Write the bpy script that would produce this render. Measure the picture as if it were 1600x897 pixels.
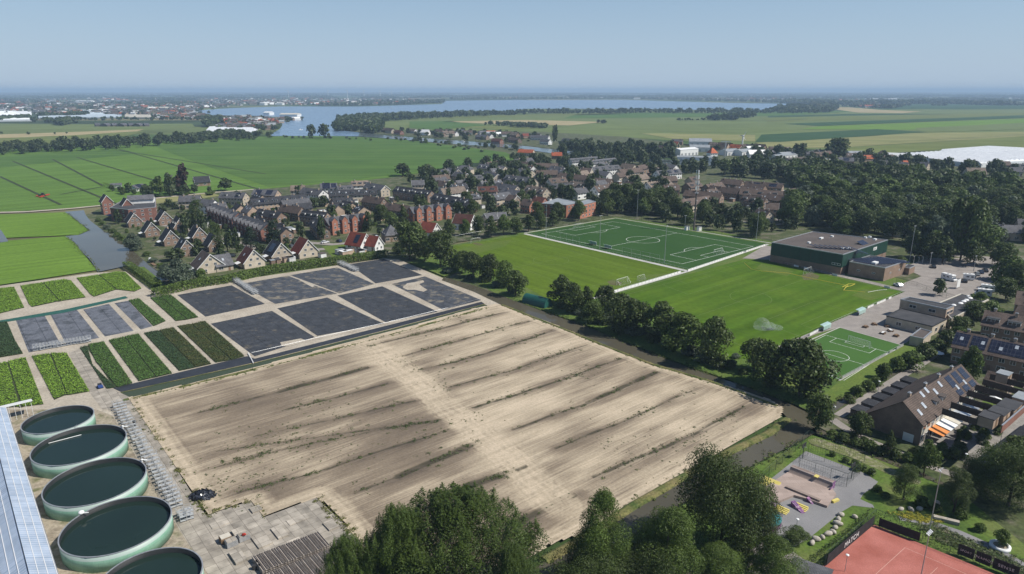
import bpy, bmesh, math, random
import numpy as np
from mathutils import Vector, Matrix
R = math.radians
# ------------------------------------------------------------------ camera, sky, sun, exposure
H = 82.0; F0 = 1064.0; TH = math.atan(307.5/F0); CT, ST = math.cos(TH), math.sin(TH)
sc = bpy.context.scene; C = sc.collection
for o in list(bpy.data.objects): bpy.data.objects.remove(o)
cam = bpy.data.cameras.new("camera"); camo = bpy.data.objects.new("camera", cam); C.objects.link(camo)
camo.location = (0, 0, H); camo.rotation_euler = (R(90)-TH, 0, 0)
cam.sensor_width = 36; cam.lens = F0/1600*36; cam.clip_start = .5; cam.clip_end = 90000
sc.camera = camo
SUN_EL, SUN_AZ = 48.0, 102.0            # azimuth clockwise from +Y (view direction): from the right, a little behind
W = bpy.data.worlds.new("World"); sc.world = W; W.use_nodes = True
nt = W.node_tree; bg = nt.nodes['Background']; sky = nt.nodes.new('ShaderNodeTexSky')
sky.sky_type = 'NISHITA'; sky.sun_disc = False; sky.sun_elevation = R(SUN_EL); sky.sun_rotation = R(SUN_AZ)
sky.altitude = 0; sky.air_density = 1.0; sky.dust_density = 0.2; sky.ozone_density = 4.0
SKS = 0.072
# hazy summer air: low down the sky is an even pale blue
tcw = nt.nodes.new('ShaderNodeTexCoord'); sxw = nt.nodes.new('ShaderNodeSeparateXYZ'); mrw = nt.nodes.new('ShaderNodeMapRange')
rpw = nt.nodes.new('ShaderNodeValToRGB'); mxw = nt.nodes.new('ShaderNodeMixRGB')
nt.links.new(tcw.outputs['Generated'], sxw.inputs[0]); nt.links.new(sxw.outputs[2], mrw.inputs[0])
mrw.inputs[1].default_value = 0.02; mrw.inputs[2].default_value = .3; mrw.inputs[3].default_value = .88; mrw.inputs[4].default_value = 0
mpw = nt.nodes.new('ShaderNodeMapRange'); mpw.inputs[1].default_value = 0; mpw.inputs[2].default_value = .12
nt.links.new(sxw.outputs[2], mpw.inputs[0]); nt.links.new(mpw.outputs[0], rpw.inputs[0])
_a, _b = (.372/SKS, .468/SKS, .585/SKS, 1), (.325/SKS, .455/SKS, .61/SKS, 1)
rpw.color_ramp.elements[0].color = _a; rpw.color_ramp.elements[1].color = _b
nt.links.new(mrw.outputs[0], mxw.inputs[0]); nt.links.new(sky.outputs[0], mxw.inputs[1]); nt.links.new(rpw.outputs[0], mxw.inputs[2])
nt.links.new(mxw.outputs[0], bg.inputs[0]); bg.inputs[1].default_value = SKS
sl = bpy.data.lights.new("sun", 'SUN'); sl.energy = 4.5; sl.angle = R(.53); sl.color = (1, .955, .88)
so = bpy.data.objects.new("sun", sl); C.objects.link(so)
_d = Vector((math.sin(R(SUN_AZ))*math.cos(R(SUN_EL)), math.cos(R(SUN_AZ))*math.cos(R(SUN_EL)), math.sin(R(SUN_EL))))
so.rotation_euler = _d.to_track_quat('Z', 'Y').to_euler()
sc.view_settings.view_transform = 'Standard'; sc.view_settings.look = 'None'
sc.view_settings.exposure = 0.27; sc.view_settings.gamma = 1; sc.view_settings.use_curve_mapping = False
sc.cycles.max_bounces = 6; sc.cycles.diffuse_bounces = 2; sc.cycles.glossy_bounces = 2
sc.cycles.transmission_bounces = 3; sc.cycles.volume_bounces = 0; sc.cycles.transparent_max_bounces = 8
# ------------------------------------------------------------------ helpers
def ray(px, py):
    u = (px-800)/F0; v = (py-448.5)/F0
    return u, CT - v*ST, -ST - v*CT
def P(px, py, z=0.0):
    """photo pixel (1600x897) -> point of the horizontal plane at height z"""
    u, f, w = ray(px, py); t = (z-H)/w
    return Vector((u*t, f*t, z))
def hgt(p, ytop):
    """height of a vertical thing whose foot is at p and whose top is seen on row ytop"""
    v = (ytop-448.5)/F0; return max(.4, H - (ST+v*CT)/(CT-v*ST)*p.y)
def wid(w, p, z=0): return w/F0*(p.y*CT + (H-z)*ST)
def pick(rng, seq): return seq[rng.randrange(len(seq))]
rnd = random.Random(7)

class MB:
    def __init__(s): s.v = []; s.f = []; s.m = []; s.mi = 0
    def add(s, vs, fs):
        b = len(s.v); s.v += [tuple(v) for v in vs]
        for f in fs: s.f.append(tuple(b+i for i in f)); s.m.append(s.mi)
        return s
    def box(s, x0, x1, y0, y1, z0, z1):
        return s.add([(x0,y0,z0),(x1,y0,z0),(x1,y1,z0),(x0,y1,z0),(x0,y0,z1),(x1,y0,z1),(x1,y1,z1),(x0,y1,z1)],
              [(0,3,2,1),(4,5,6,7),(0,1,5,4),(1,2,6,5),(2,3,7,6),(3,0,4,7)])
    def obox(s, c, ex, ey, ez):
        c, ex, ey, ez = map(Vector, (c, ex, ey, ez)); vs = []
        for k in (-1, 1):
            for i, j in ((-1,-1),(1,-1),(1,1),(-1,1)): vs.append(c+ex*i+ey*j+ez*k)
        return s.add(vs, [(0,3,2,1),(4,5,6,7),(0,1,5,4),(1,2,6,5),(2,3,7,6),(3,0,4,7)])
    def prism(s, pts, z0, z1):
        n = len(pts); vs = [(p[0],p[1],z0) for p in pts]+[(p[0],p[1],z1) for p in pts]
        fs = [tuple(range(n))[::-1], tuple(range(n, 2*n))]+[(i,(i+1)%n,n+(i+1)%n,n+i) for i in range(n)]
        return s.add(vs, fs)
    def xprism(s, prof, x0, x1):
        """profile of (y, z) points swept along x"""
        n = len(prof); vs = [(x0,y,z) for y,z in prof]+[(x1,y,z) for y,z in prof]
        return s.add(vs, [tuple(range(n))[::-1], tuple(range(n,2*n))]+[(i,(i+1)%n,n+(i+1)%n,n+i) for i in range(n)])
    def tube(s, a, b, r0, r1=None, n=6):
        a, b = Vector(a), Vector(b); r1 = r0 if r1 is None else r1
        d = (b-a).normalized(); x = d.orthogonal().normalized(); y = d.cross(x); vs = []
        for p, r in ((a, r0), (b, r1)):
            for i in range(n): t = 2*math.pi*i/n; vs.append(p+x*math.cos(t)*r+y*math.sin(t)*r)
        return s.add(vs, [tuple(range(n))[::-1], tuple(range(n,2*n))]+[(i,(i+1)%n,n+(i+1)%n,n+i) for i in range(n)])
    def ring(s, r_out, r_in, z0, z1, n=64):
        vs = []
        for r, z in ((r_out,z0),(r_out,z1),(r_in,z1),(r_in,z0)):
            vs += [(r*math.cos(2*math.pi*i/n), r*math.sin(2*math.pi*i/n), z) for i in range(n)]
        fs = [(k*n+i, k*n+(i+1)%n, ((k+1)%4)*n+(i+1)%n, ((k+1)%4)*n+i) for k in range(4) for i in range(n)]
        return s.add(vs, fs)
    def ball(s, c, r, n=8, m=5, sq=(1,1,1), jit=0, rg=None):
        vs = [(c[0],c[1],c[2]-r*sq[2])]
        for j in range(1, m):
            a = math.pi*j/m
            for i in range(n):
                t = 2*math.pi*i/n; k = r*(1+(rg.uniform(-jit, jit) if jit else 0))
                vs.append((c[0]+k*sq[0]*math.sin(a)*math.cos(t), c[1]+k*sq[1]*math.sin(a)*math.sin(t), c[2]-k*sq[2]*math.cos(a)))
        vs.append((c[0],c[1],c[2]+r*sq[2])); L = len(vs)-1; fs = []
        for i in range(n): fs += [(0,1+(i+1)%n,1+i), (L,L-n+i,L-n+(i+1)%n)]
        for j in range(m-2):
            for i in range(n): fs.append((1+j*n+i,1+j*n+(i+1)%n,1+(j+1)*n+(i+1)%n,1+(j+1)*n+i))
        return s.add(vs, fs)
    def mesh(s, name, mats, smooth=False):
        me = bpy.data.meshes.new(name); me.from_pydata(s.v, [], s.f)
        for m in (mats if isinstance(mats, (list, tuple)) else [mats]): me.materials.append(m)
        if any(s.m): me.polygons.foreach_set('material_index', s.m)
        if smooth: me.polygons.foreach_set('use_smooth', [True]*len(s.f))
        me.update(); return me
    def build(s, name, mats, parent=None, smooth=False, **k):
        return link(name, s.mesh(name, mats, smooth), parent, **k)
def link(name, me, parent=None, loc=None, rz=None, label=None, cat=None, group=None, kind=None, scale=None):
    o = bpy.data.objects.new(name, me); C.objects.link(o)
    if parent: o.parent = parent
    if loc is not None: o.location = loc
    if rz is not None: o.rotation_euler = (0, 0, rz)
    if scale is not None: o.scale = scale
    return tag(o, label, cat, group, kind)
def tag(o, label=None, cat=None, group=None, kind=None):
    if label: o['label'] = label
    if cat: o['category'] = cat
    if group: o['group'] = group
    if kind: o['kind'] = kind
    return o
def thing(name, loc, rz, label, cat, group=None): return link(name, None, None, loc, rz, label, cat, group)
def kids(o): return list(o.children)
def copy_tree(o, parent=None):
    ch = kids(o); c = o.copy(); C.objects.link(c)
    if parent: c.parent = parent
    for k in ch: copy_tree(k, c)
    return c

# ------------------------------------------------------------------ materials
MATS = {}
def lin(h):
    return tuple(((c/12.92) if c <= .04045 else ((c+.055)/1.055)**2.4) for c in (int(h[i:i+2], 16)/255 for i in (0,2,4)))
def mat(name, cols, scale=1.0, rough=.85, spec=.25, metal=0, bump=0, bscale=None, detail=6, stretch=None, coord='Object', rot=0, fine=None, rand=0, isl=0, trans=0):
    """noise-mixed colours; fine=(scale, amount) multiplies a second finer noise; stretch scales axes"""
    if name in MATS: return MATS[name]
    m = bpy.data.materials.new(name); m.use_nodes = True; MATS[name] = m
    n = m.node_tree; L = n.links; bs = n.nodes['Principled BSDF']
    bs.inputs['Roughness'].default_value = rough; bs.inputs['Metallic'].default_value = metal
    bs.inputs['Specular IOR Level'].default_value = spec
    cols = [c if len(c) == 4 else (*c, 1) for c in cols]
    if coord == 'World': src = n.nodes.new('ShaderNodeNewGeometry').outputs['Position']
    else: src = n.nodes.new('ShaderNodeTexCoord').outputs['Object']
    mp = n.nodes.new('ShaderNodeMapping'); L.new(src, mp.inputs[0]); mp.inputs['Rotation'].default_value = (0, 0, rot)
    if stretch: mp.inputs['Scale'].default_value = stretch
    tx = n.nodes.new('ShaderNodeTexNoise'); tx.inputs['Scale'].default_value = scale; tx.inputs['Detail'].default_value = detail
    L.new(mp.outputs[0], tx.inputs[0])
    rp = n.nodes.new('ShaderNodeValToRGB'); e = rp.color_ramp.elements
    e[0].position = .3; e[1].position = .7; e[0].color = cols[0]; e[1].color = cols[-1]
    for i, c in enumerate(cols[1:-1]): q = e.new(.3+.4*(i+1)/(len(cols)-1)); q.color = c
    L.new(tx.outputs[0], rp.inputs[0]); out = rp.outputs[0]
    def mul(a, fsock, lo, hi):
        mr = n.nodes.new('ShaderNodeMapRange'); L.new(fsock, mr.inputs[0]); mr.inputs[3].default_value = lo; mr.inputs[4].default_value = hi
        vm = n.nodes.new('ShaderNodeVectorMath'); vm.operation = 'SCALE'; L.new(a, vm.inputs[0]); L.new(mr.outputs[0], vm.inputs[3]); return vm.outputs[0]
    if fine:
        t2 = n.nodes.new('ShaderNodeTexNoise'); t2.inputs['Scale'].default_value = fine[0]; t2.inputs['Detail'].default_value = 3
        L.new(mp.outputs[0], t2.inputs[0]); mr = n.nodes.new('ShaderNodeMapRange'); mr.inputs[1].default_value=.3; mr.inputs[2].default_value=.7
        L.new(t2.outputs[0], mr.inputs[0]); out = mul(out, mr.outputs[0], 1-fine[1], 1+fine[1])
    if rand: out = mul(out, n.nodes.new('ShaderNodeObjectInfo').outputs['Random'], 1-rand, 1+rand)
    if isl: out = mul(out, n.nodes.new('ShaderNodeNewGeometry').outputs['Random Per Island'], 1-isl, 1+isl)
    L.new(out, bs.inputs['Base Color'])
    if bump:
        t3 = n.nodes.new('ShaderNodeTexNoise'); t3.inputs['Scale'].default_value = bscale or scale*4; t3.inputs['Detail'].default_value = 4
        L.new(mp.outputs[0], t3.inputs[0])
        b = n.nodes.new('ShaderNodeBump'); b.inputs['Strength'].default_value = bump; b.inputs['Distance'].default_value = .1
        L.new(t3.outputs[0], b.inputs['Height']); L.new(b.outputs[0], bs.inputs['Normal'])
    if trans:
        tr = n.nodes.new('ShaderNodeBsdfTranslucent'); L.new(out, tr.inputs[0]); ms = n.nodes.new('ShaderNodeMixShader'); ms.inputs[0].default_value = trans
        L.new(bs.outputs[0], ms.inputs[1]); L.new(tr.outputs[0], ms.inputs[2]); L.new(ms.outputs[0], n.nodes['Material Output'].inputs[0])
    return m
def tiled(name, c1, c2, cm, sx, sy, mortar=.02, rough=.8, rot=0, coord='Object', plane='xy', bump=.3, nz=.25, offset=.5, spec=.2):
    """brick pattern for roof tiles, brickwork, slabs: sx, sy are the size of one piece in metres"""
    if name in MATS: return MATS[name]
    m = bpy.data.materials.new(name); m.use_nodes = True; MATS[name] = m
    n = m.node_tree; L = n.links; bs = n.nodes['Principled BSDF']; bs.inputs['Roughness'].default_value = rough
    bs.inputs['Specular IOR Level'].default_value = spec
    src = n.nodes.new('ShaderNodeNewGeometry').outputs['Position'] if coord == 'World' else n.nodes.new('ShaderNodeTexCoord').outputs['Object']
    sp = n.nodes.new('ShaderNodeSeparateXYZ'); cb = n.nodes.new('ShaderNodeCombineXYZ')
    mp = n.nodes.new('ShaderNodeMapping'); mp.inputs['Rotation'].default_value = (0,0,rot); L.new(src, mp.inputs[0])
    if plane == 'xy': v = mp.outputs[0]
    else:
        L.new(mp.outputs[0], sp.inputs[0]); ad = n.nodes.new('ShaderNodeMath'); ad.operation = 'ADD'
        L.new(sp.outputs[0], ad.inputs[0])
        if plane == 'wall': L.new(sp.outputs[1], ad.inputs[1])
        else: ad.inputs[1].default_value = 0
        L.new(ad.outputs[0], cb.inputs[0]); L.new(sp.outputs[2], cb.inputs[1]); v = cb.outputs[0]
    br = n.nodes.new('ShaderNodeTexBrick'); L.new(v, br.inputs[0]); br.inputs['Scale'].default_value = 1
    br.offset = offset; br.inputs['Brick Width'].default_value = sx; br.inputs['Row Height'].default_value = sy
    br.inputs['Mortar Size'].default_value = mortar; br.inputs['Color1'].default_value = (*c1,1); br.inputs['Color2'].default_value = (*c2,1)
    br.inputs['Mortar'].default_value = (*cm,1); br.inputs['Mortar Smooth'].default_value = .3
    nz_ = n.nodes.new('ShaderNodeTexNoise'); nz_.inputs['Scale'].default_value = .45; nz_.inputs['Detail'].default_value = 7; L.new(src, nz_.inputs[0])
    mr = n.nodes.new('ShaderNodeMapRange'); mr.inputs[1].default_value=.3; mr.inputs[2].default_value=.7; mr.inputs[3].default_value=1-nz; mr.inputs[4].default_value=1+nz
    L.new(nz_.outputs[0], mr.inputs[0]); vm = n.nodes.new('ShaderNodeVectorMath'); vm.operation='SCALE'
    L.new(br.outputs[0], vm.inputs[0]); L.new(mr.outputs[0], vm.inputs[3])
    oi = n.nodes.new('ShaderNodeObjectInfo'); m2 = n.nodes.new('ShaderNodeMapRange'); m2.inputs[3].default_value=.85; m2.inputs[4].default_value=1.15
    L.new(oi.outputs['Random'], m2.inputs[0]); v2 = n.nodes.new('ShaderNodeVectorMath'); v2.operation='SCALE'
    L.new(vm.outputs[0], v2.inputs[0]); L.new(m2.outputs[0], v2.inputs[3]); L.new(v2.outputs[0], bs.inputs['Base Color'])
    if bump:
        b = n.nodes.new('ShaderNodeBump'); b.inputs['Strength'].default_value = bump; b.inputs['Distance'].default_value = .03; b.invert = True
        L.new(br.outputs['Fac'], b.inputs['Height']); L.new(b.outputs[0], bs.inputs['Normal'])
    return m
G_ = R(40)
M = {}
M['land'] = None
# foliage
def leafmat(name, a, b, tr=.27): M[name] = mat(name, [a, b], .35, .55, .3, rand=.26, isl=.36, trans=tr, fine=(1.2, .2))
leafmat('leaf_dark', (.050,.076,.018), (.098,.135,.030))
leafmat('leaf_far', (.045,.070,.024), (.085,.115,.038))
leafmat('leaf_mid', (.062,.098,.019), (.112,.160,.031))
leafmat('leaf_shoot', (.065,.105,.020), (.11,.16,.030))
leafmat('leaf_light', (.075,.115,.026), (.11,.15,.034))
leafmat('leaf_grey', (.085,.115,.07), (.12,.15,.095))
leafmat('leaf_copper', (.038,.026,.022), (.06,.036,.026))
leafmat('leaf_conifer', (.020,.038,.018), (.032,.055,.022))
M['bark'] = mat('bark', [(.07,.055,.042), (.14,.115,.09)], 3, .9, stretch=(1,1,.3))
# buildings
for k, a, b in (('black', (.030,.031,.036), (.050,.050,.056)), ('brown', (.105,.078,.064), (.14,.104,.086)), ('grey', (.10,.10,.108), (.14,.14,.15)),
                ('red', (.17,.045,.03), (.23,.062,.04)), ('rust', (.10,.042,.032), (.14,.06,.046)), ('orange', (.40,.10,.045), (.5,.14,.06)),
                ('tan', (.19,.15,.12), (.24,.19,.15))):
    M['roof_'+k] = tiled('roof_'+k, a, b, tuple(c*.5 for c in a), .5, .36, .045, .75)
for k, a, b in (('red', (.19,.092,.070), (.245,.12,.09)), ('orange', (.31,.135,.09), (.38,.165,.11)), ('tan', (.36,.27,.20), (.43,.33,.25)),
                ('brown', (.20,.14,.105), (.26,.185,.14)), ('beige', (.42,.36,.28), (.5,.43,.34)), ('dark', (.11,.09,.08), (.15,.125,.11)), ('white', (.7,.69,.66), (.78,.77,.74))):
    M['wall_'+k] = tiled('wall_'+k, a, b, tuple(min(.6, c*1.25) for c in a), .22, .08, .012, .9, plane='wall', bump=.15, nz=.16)
M['white'] = mat('white_paint', [(.70,.70,.68), (.80,.80,.78)], 1, .55, .4)
M['cream'] = mat('cream_paint', [(.52,.48,.40), (.6,.56,.47)], 1, .7)
M['glass'] = mat('window_glass', [(.02,.025,.03), (.05,.06,.07)], .6, .12, .9)
M['solar'] = tiled('solar_panel', (.012,.014,.028), (.018,.020,.038), (.09,.09,.10), 1.0, 1.65, .035, .22, bump=0, nz=.1, spec=.7, offset=0)
M['skylight'] = mat('skylight_glass', [(.34,.37,.40), (.5,.53,.56)], .5, .15, .9)
M['dark_metal'] = mat('dark_metal', [(.03,.03,.03), (.05,.05,.05)], 2, .5, .5)
M['galv'] = mat('galvanised_steel', [(.36,.37,.38), (.5,.51,.52)], 2, .4, .5, metal=.5)
M['wood_dark'] = mat('weathered_boards', [(.06,.045,.035), (.11,.085,.07)], 3, .9)
M['rack'] = mat('pale_steel', [(.34,.35,.35), (.48,.49,.49)], 2, .5, .4)
M['felt'] = mat('roofing_felt', [(.045,.046,.05), (.075,.075,.08)], .3, .9, fine=(3,.15))
M['felt_brown'] = mat('brown_roof_felt', [(.085,.072,.065), (.12,.10,.09)], .12, .95, fine=(2,.18))
M['zinc'] = mat('grey_sheet_roof', [(.22,.24,.25), (.32,.34,.35)], .3, .5, .4, fine=(3,.12))
M['wood'] = mat('brown_wood', [(.16,.10,.06), (.24,.16,.10)], 3, .8)
# ground covers
M['concrete'] = tiled('concrete_slabs', (.44,.395,.33), (.30,.27,.225), (.15,.13,.11), 2.0, 2.0, .035, .9, rot=-G_, coord='World', nz=.3, offset=0)
M['sandpath'] = mat('sandy_path', [(.33,.285,.225), (.46,.41,.33)], .12, .95, coord='World', fine=(1.4,.2), bump=.3, bscale=3)
M['bank'] = mat('canal_bank', [(.05,.085,.02), (.13,.13,.045), (.19,.16,.07)], .25, .95, coord='World', fine=(2,.3), bump=.6, bscale=3)
M['grass'] = mat('rough_grass', [(.055,.10,.018), (.085,.135,.024), (.12,.15,.035)], .09, .95, coord='World', fine=(1.5,.25), bump=.4, bscale=4)
M['mottled_grass'] = mat('garden_ground', [(.04,.06,.02), (.075,.09,.035), (.16,.14,.11)], .16, .95, coord='World', fine=(1.1,.35), bump=.5, bscale=2)  # mottled green and brown ground cover
M['asphalt'] = mat('asphalt', [(.19,.187,.188), (.25,.245,.243)], .15, .9, coord='World', fine=(4,.1))
M['paving'] = mat('street_paving', [(.23,.205,.185), (.31,.28,.25)], .25, .9, coord='World', fine=(3,.12))
def water(name, col, rough=.06, b=.08, sc_=.6, spec=.5):
    m = mat(name, [col, tuple(c*1.35 for c in col)], .05, rough, spec, coord='World', bump=b, bscale=sc_); M[name] = m; return m
water('canal_water', (.075,.068,.048), .05, .06, 1.2, .22); water('green_water', (.045,.058,.028), .12, .1, 1.5, .15); water('river_water', (.085,.105,.105), .15, .2, .4, .25); water('lake_water', (.13,.20,.29), .25, .35, .25, .4); water('tank_water', (.012,.024,.019), .1, .05, 1.2, .3)  # lake_water: bright sky reflection is put into its blue base colour
# ------------------------------------------------------------------ the land, its fields, roads and water
_zc = [0.0]
def sheet(name, px, m, z, world=False, **k):
    pts = [Vector((*p, 0)) if world else P(*p) for p in px]
    bm = bmesh.new(); vs = [bm.verts.new((p.x, p.y, z)) for p in pts]
    f = bm.faces.new(vs); f.normal_update()
    if f.normal.z < 0: f.normal_flip()
    bmesh.ops.triangulate(bm, faces=[f]); me = bpy.data.meshes.new(name); bm.to_mesh(me); bm.free(); me.materials.append(m)
    o = bpy.data.objects.new(name, me); C.objects.link(o); o['kind'] = k.pop('kind', 'structure')
    return tag(o, **k)
def ribbon(name, px, w, m, z, world=False, **k):
    pts = [Vector((*p, 0)) if world else P(*p) for p in px]; L, Rr = [], []
    for i, p in enumerate(pts):
        d = (pts[min(i+1, len(pts)-1)]-pts[max(i-1, 0)]).normalized(); n = Vector((-d.y, d.x, 0))*w/2
        L.append((p+n)[:2]); Rr.append((p-n)[:2])
    vs = [(*p, z) for p in L+Rr]; n = len(pts)
    me = bpy.data.meshes.new(name); me.from_pydata(vs, [], [(i, n+i, n+i+1, i+1) for i in range(n-1)]); me.materials.append(m)
    o = bpy.data.objects.new(name, me); C.objects.link(o)
    return tag(o, kind=k.pop('kind', 'structure'), **k)
# the wide polder: patchwork of meadow strips
def landmat():
    m = bpy.data.materials.new('polder_land'); m.use_nodes = True; n = m.node_tree; L = n.links; bs = n.nodes['Principled BSDF']
    bs.inputs['Roughness'].default_value = .95; bs.inputs['Specular IOR Level'].default_value = .1
    g = n.nodes.new('ShaderNodeNewGeometry'); mp = n.nodes.new('ShaderNodeMapping'); L.new(g.outputs['Position'], mp.inputs[0])
    mp.inputs['Scale'].default_value = (.0011, .0042, 1)
    vo = n.nodes.new('ShaderNodeTexVoronoi'); vo.distance = 'CHEBYCHEV'; vo.inputs['Scale'].default_value = 1; L.new(mp.outputs[0], vo.inputs[0])
    sp = n.nodes.new('ShaderNodeSeparateColor'); L.new(vo.outputs['Color'], sp.inputs[0])
    rp = n.nodes.new('ShaderNodeValToRGB'); rp.color_ramp.interpolation = 'CONSTANT'; e = rp.color_ramp.elements
    cols = [(.045,.07,.03), (.075,.115,.03), (.06,.10,.03), (.035,.055,.028), (.11,.14,.05), (.05,.085,.028), (.16,.15,.08), (.03,.048,.025)]
    e[0].color = (*cols[0],1); e[1].position = .88; e[1].color = (*cols[7],1)
    for i, c in enumerate(cols[1:7]): q = e.new(.125*(i+1)); q.color = (*c,1)
    L.new(sp.outputs[0], rp.inputs[0])
    nz = n.nodes.new('ShaderNodeTexNoise'); nz.inputs['Scale'].default_value = .004; nz.inputs['Detail'].default_value = 8; L.new(g.outputs['Position'], nz.inputs[0])
    mr = n.nodes.new('ShaderNodeMapRange'); mr.inputs[1].default_value=.3; mr.inputs[2].default_value=.7; mr.inputs[3].default_value=.6; mr.inputs[4].default_value=1.35; L.new(nz.outputs[0], mr.inputs[0])
    vm = n.nodes.new('ShaderNodeVectorMath'); vm.operation='SCALE'; L.new(rp.outputs[0], vm.inputs[0]); L.new(mr.outputs[0], vm.inputs[3]); L.new(vm.outputs[0], bs.inputs['Base Color'])
    return m
sheet('ground', [(-25000,-300),(25000,-300),(25000,31500),(-25000,31500)], landmat(), -.5, True)
def fieldmat(name, cols, ang, stripe=18, amt=.1, sc_=.02):
    """meadow with long mowing bands at angle ang (world, degrees)"""
    m = mat(name, cols, sc_, .95, .1, coord='World', fine=(.5,.12)); n = m.node_tree; L = n.links; bs = n.nodes['Principled BSDF']
    src = bs.inputs['Base Color'].links[0].from_socket
    g = n.nodes.new('ShaderNodeNewGeometry'); mp = n.nodes.new('ShaderNodeMapping'); L.new(g.outputs['Position'], mp.inputs[0]); mp.inputs['Rotation'].default_value=(0,0,-R(ang))
    m1 = mp; mp = n.nodes.new('ShaderNodeMapping'); L.new(m1.outputs[0], mp.inputs[0]); mp.inputs['Scale'].default_value = (.004, 1/stripe, 1)
    nz = n.nodes.new('ShaderNodeTexNoise'); nz.inputs['Scale'].default_value = 1; nz.inputs['Detail'].default_value = 3; L.new(mp.outputs[0], nz.inputs[0])
    mr = n.nodes.new('ShaderNodeMapRange'); mr.inputs[1].default_value=.35; mr.inputs[2].default_value=.65; mr.inputs[3].default_value=1-amt; mr.inputs[4].default_value=1+amt; L.new(nz.outputs[0], mr.inputs[0])
    vm = n.nodes.new('ShaderNodeVectorMath'); vm.operation='SCALE'; L.new(src, vm.inputs[0]); L.new(mr.outputs[0], vm.inputs[3]); L.new(vm.outputs[0], bs.inputs['Base Color'])
    return m
mead = fieldmat('meadow_green', [(.085,.155,.028), (.105,.185,.035)], 40, 5, .16)
mead_d = fieldmat('meadow_deep', [(.062,.122,.026), (.082,.145,.032)], 0, 14, .14)
mead_y = fieldmat('meadow_pale', [(.11,.14,.035), (.15,.17,.055)], 5, 20, .14)
mead_l = fieldmat('meadow_light', [(.115,.150,.050), (.14,.175,.06)], 5, 25, .12)
mead_b = fieldmat('meadow_bright', [(.105,.185,.024), (.13,.22,.032)], 35, 4, .14)
crop_d = fieldmat('crop_dark', [(.030,.070,.025), (.040,.085,.032)], 5, 10, .08)
straw = fieldmat('stubble', [(.30,.25,.13), (.38,.32,.18)], 5, 14, .12)
straw_g = fieldmat('stubble_green', [(.19,.20,.075), (.24,.23,.10)], 5, 14, .15)
# big meadow between town and river
sheet('meadow', [(-120,300),(-120,238),(150,224),(330,216),(440,213),(520,212),(640,219),(790,238),(812,250),(720,256),(630,275),(560,283),(400,296),(250,306),(160,322),(0,332),(-120,338)], mead, 0)
sheet('meadow', [(430,215),(520,212.5),(640,219.5),(790,238.5),(800,243),(700,262),(560,280),(420,292),(330,262),(270,240),(240,227)], mead_d, .12)
sheet('meadow', [(-80,250),(190,233),(215,240),(60,256),(-80,270)], mead_d, .13)
for i, (a, b) in enumerate([((20,252),(190,322)),((82,249),(160,290)),((120,246),(245,283)),((188,234),(405,296)),((0,276),(95,320)),((180,234),(415,272)),((95,304),(160,292))]):
    ribbon('ditch', [a, b], 2.2, mat('ditch_edge', [(.03,.045,.018), (.05,.06,.025)], .2, .95, coord='World'), .2)
sheet('pasture', [(-60,337),(60,333),(103,331.5),(116,342),(128,351),(138,360),(122,367),(0,372),(-60,373)], mead_b, 0)
sheet('pasture', [(-60,380),(0,377),(60,372),(103,369),(117,380),(127,393),(140,408),(151,422),(60,436),(0,445),(-60,450)], mead_b, 0)
ribbon('dirt_track', [(-60,333.5),(40,331),(110,326),(160,321),(250,309),(330,301),(400,296)], 5, M['sandpath'], .1)
sheet('verge', [(160,321),(250,308),(330,301),(345,306),(300,312),(245,318),(200,326),(165,335)], straw_g, .05)
# far meadows left
sheet('polder_field', [(-200,205),(0,193),(150,194),(300,193),(305,199),(190,205),(100,214),(-200,232)], mead_l, -.2)
sheet('polder_field', [(-200,214),(0,210),(120,206),(225,202),(215,205),(120,211),(0,216),(-200,222)], straw, 0)
sheet('polder_field', [(-200,236),(-200,222),(0,216),(120,211),(230,204),(200,212),(60,226)], mead_y, -.1)
# fields on the right
sheet('polder_field', [(575,190),(700,181),(900,177),(1100,177),(1300,173),(1700,166),(1900,166),(1900,262),(1600,240),(1400,235),(1300,235),(1150,225),(950,213),(800,205),(700,203),(620,203)], mead_l, -.3)
def band(pts, m, z): sheet('polder_field', pts, m, z)
band([(1000,176),(1100,177),(1290,173),(1340,174),(1220,181),(1000,184),(880,185),(900,179)], mead_d, 0)
band([(680,186),(860,181),(980,178),(940,177),(860,178),(740,181)], mead_y, 0)
band([(690,190),(820,187.5),(945,190.5),(890,196),(780,194)], straw, .1)
band([(760,196),(880,197),(800,203),(720,199)], mead_y, .1)
band([(640,190),(700,189),(760,196),(720,199),(690,203),(640,200)], mead_d, .1)
band([(1190,184),(1400,180),(1700,174),(1700,180),(1400,186),(1200,191)], mead_y, 0)
band([(1200,183.5),(1330,180.5),(1500,178),(1330,178),(1200,181)], crop_d, .2)
band([(1225,193.5),(1320,190),(1500,184),(1700,176),(1700,181),(1500,188),(1280,197)], crop_d, .2)
band([(1280,197.5),(1500,189),(1700,182),(1700,188),(1420,203),(1250,202)], mead_b, .1)
band([(1180,222),(1190,210.5),(1370,202),(1450,206.5),(1360,212.5),(1220,222)], crop_d, .3)
band([(1000,208),(1180,211),(1180,221),(1050,217)], straw_g, .1)
band([(1180,223),(1360,213),(1420,208),(1600,206),(1900,200),(1900,215),(1600,214),(1450,222),(1320,230),(1200,232)], straw_g, .1)
band([(1320,232),(1600,213),(1900,210),(1900,250),(1600,232),(1500,232),(1400,239),(1330,240)], mead_y, .2)
band([(1430,200),(1600,192),(1900,188),(1900,198),(1600,202),(1440,207)], mead_l, .2)
band([(1302,167),(1330,168),(1380,172),(1440,174.5),(1410,177),(1340,176),(1305,171)], straw, .2)
band([(1400,163),(1700,160),(1900,160),(1900,169),(1500,171),(1380,170)], crop_d, -.05)
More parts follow.
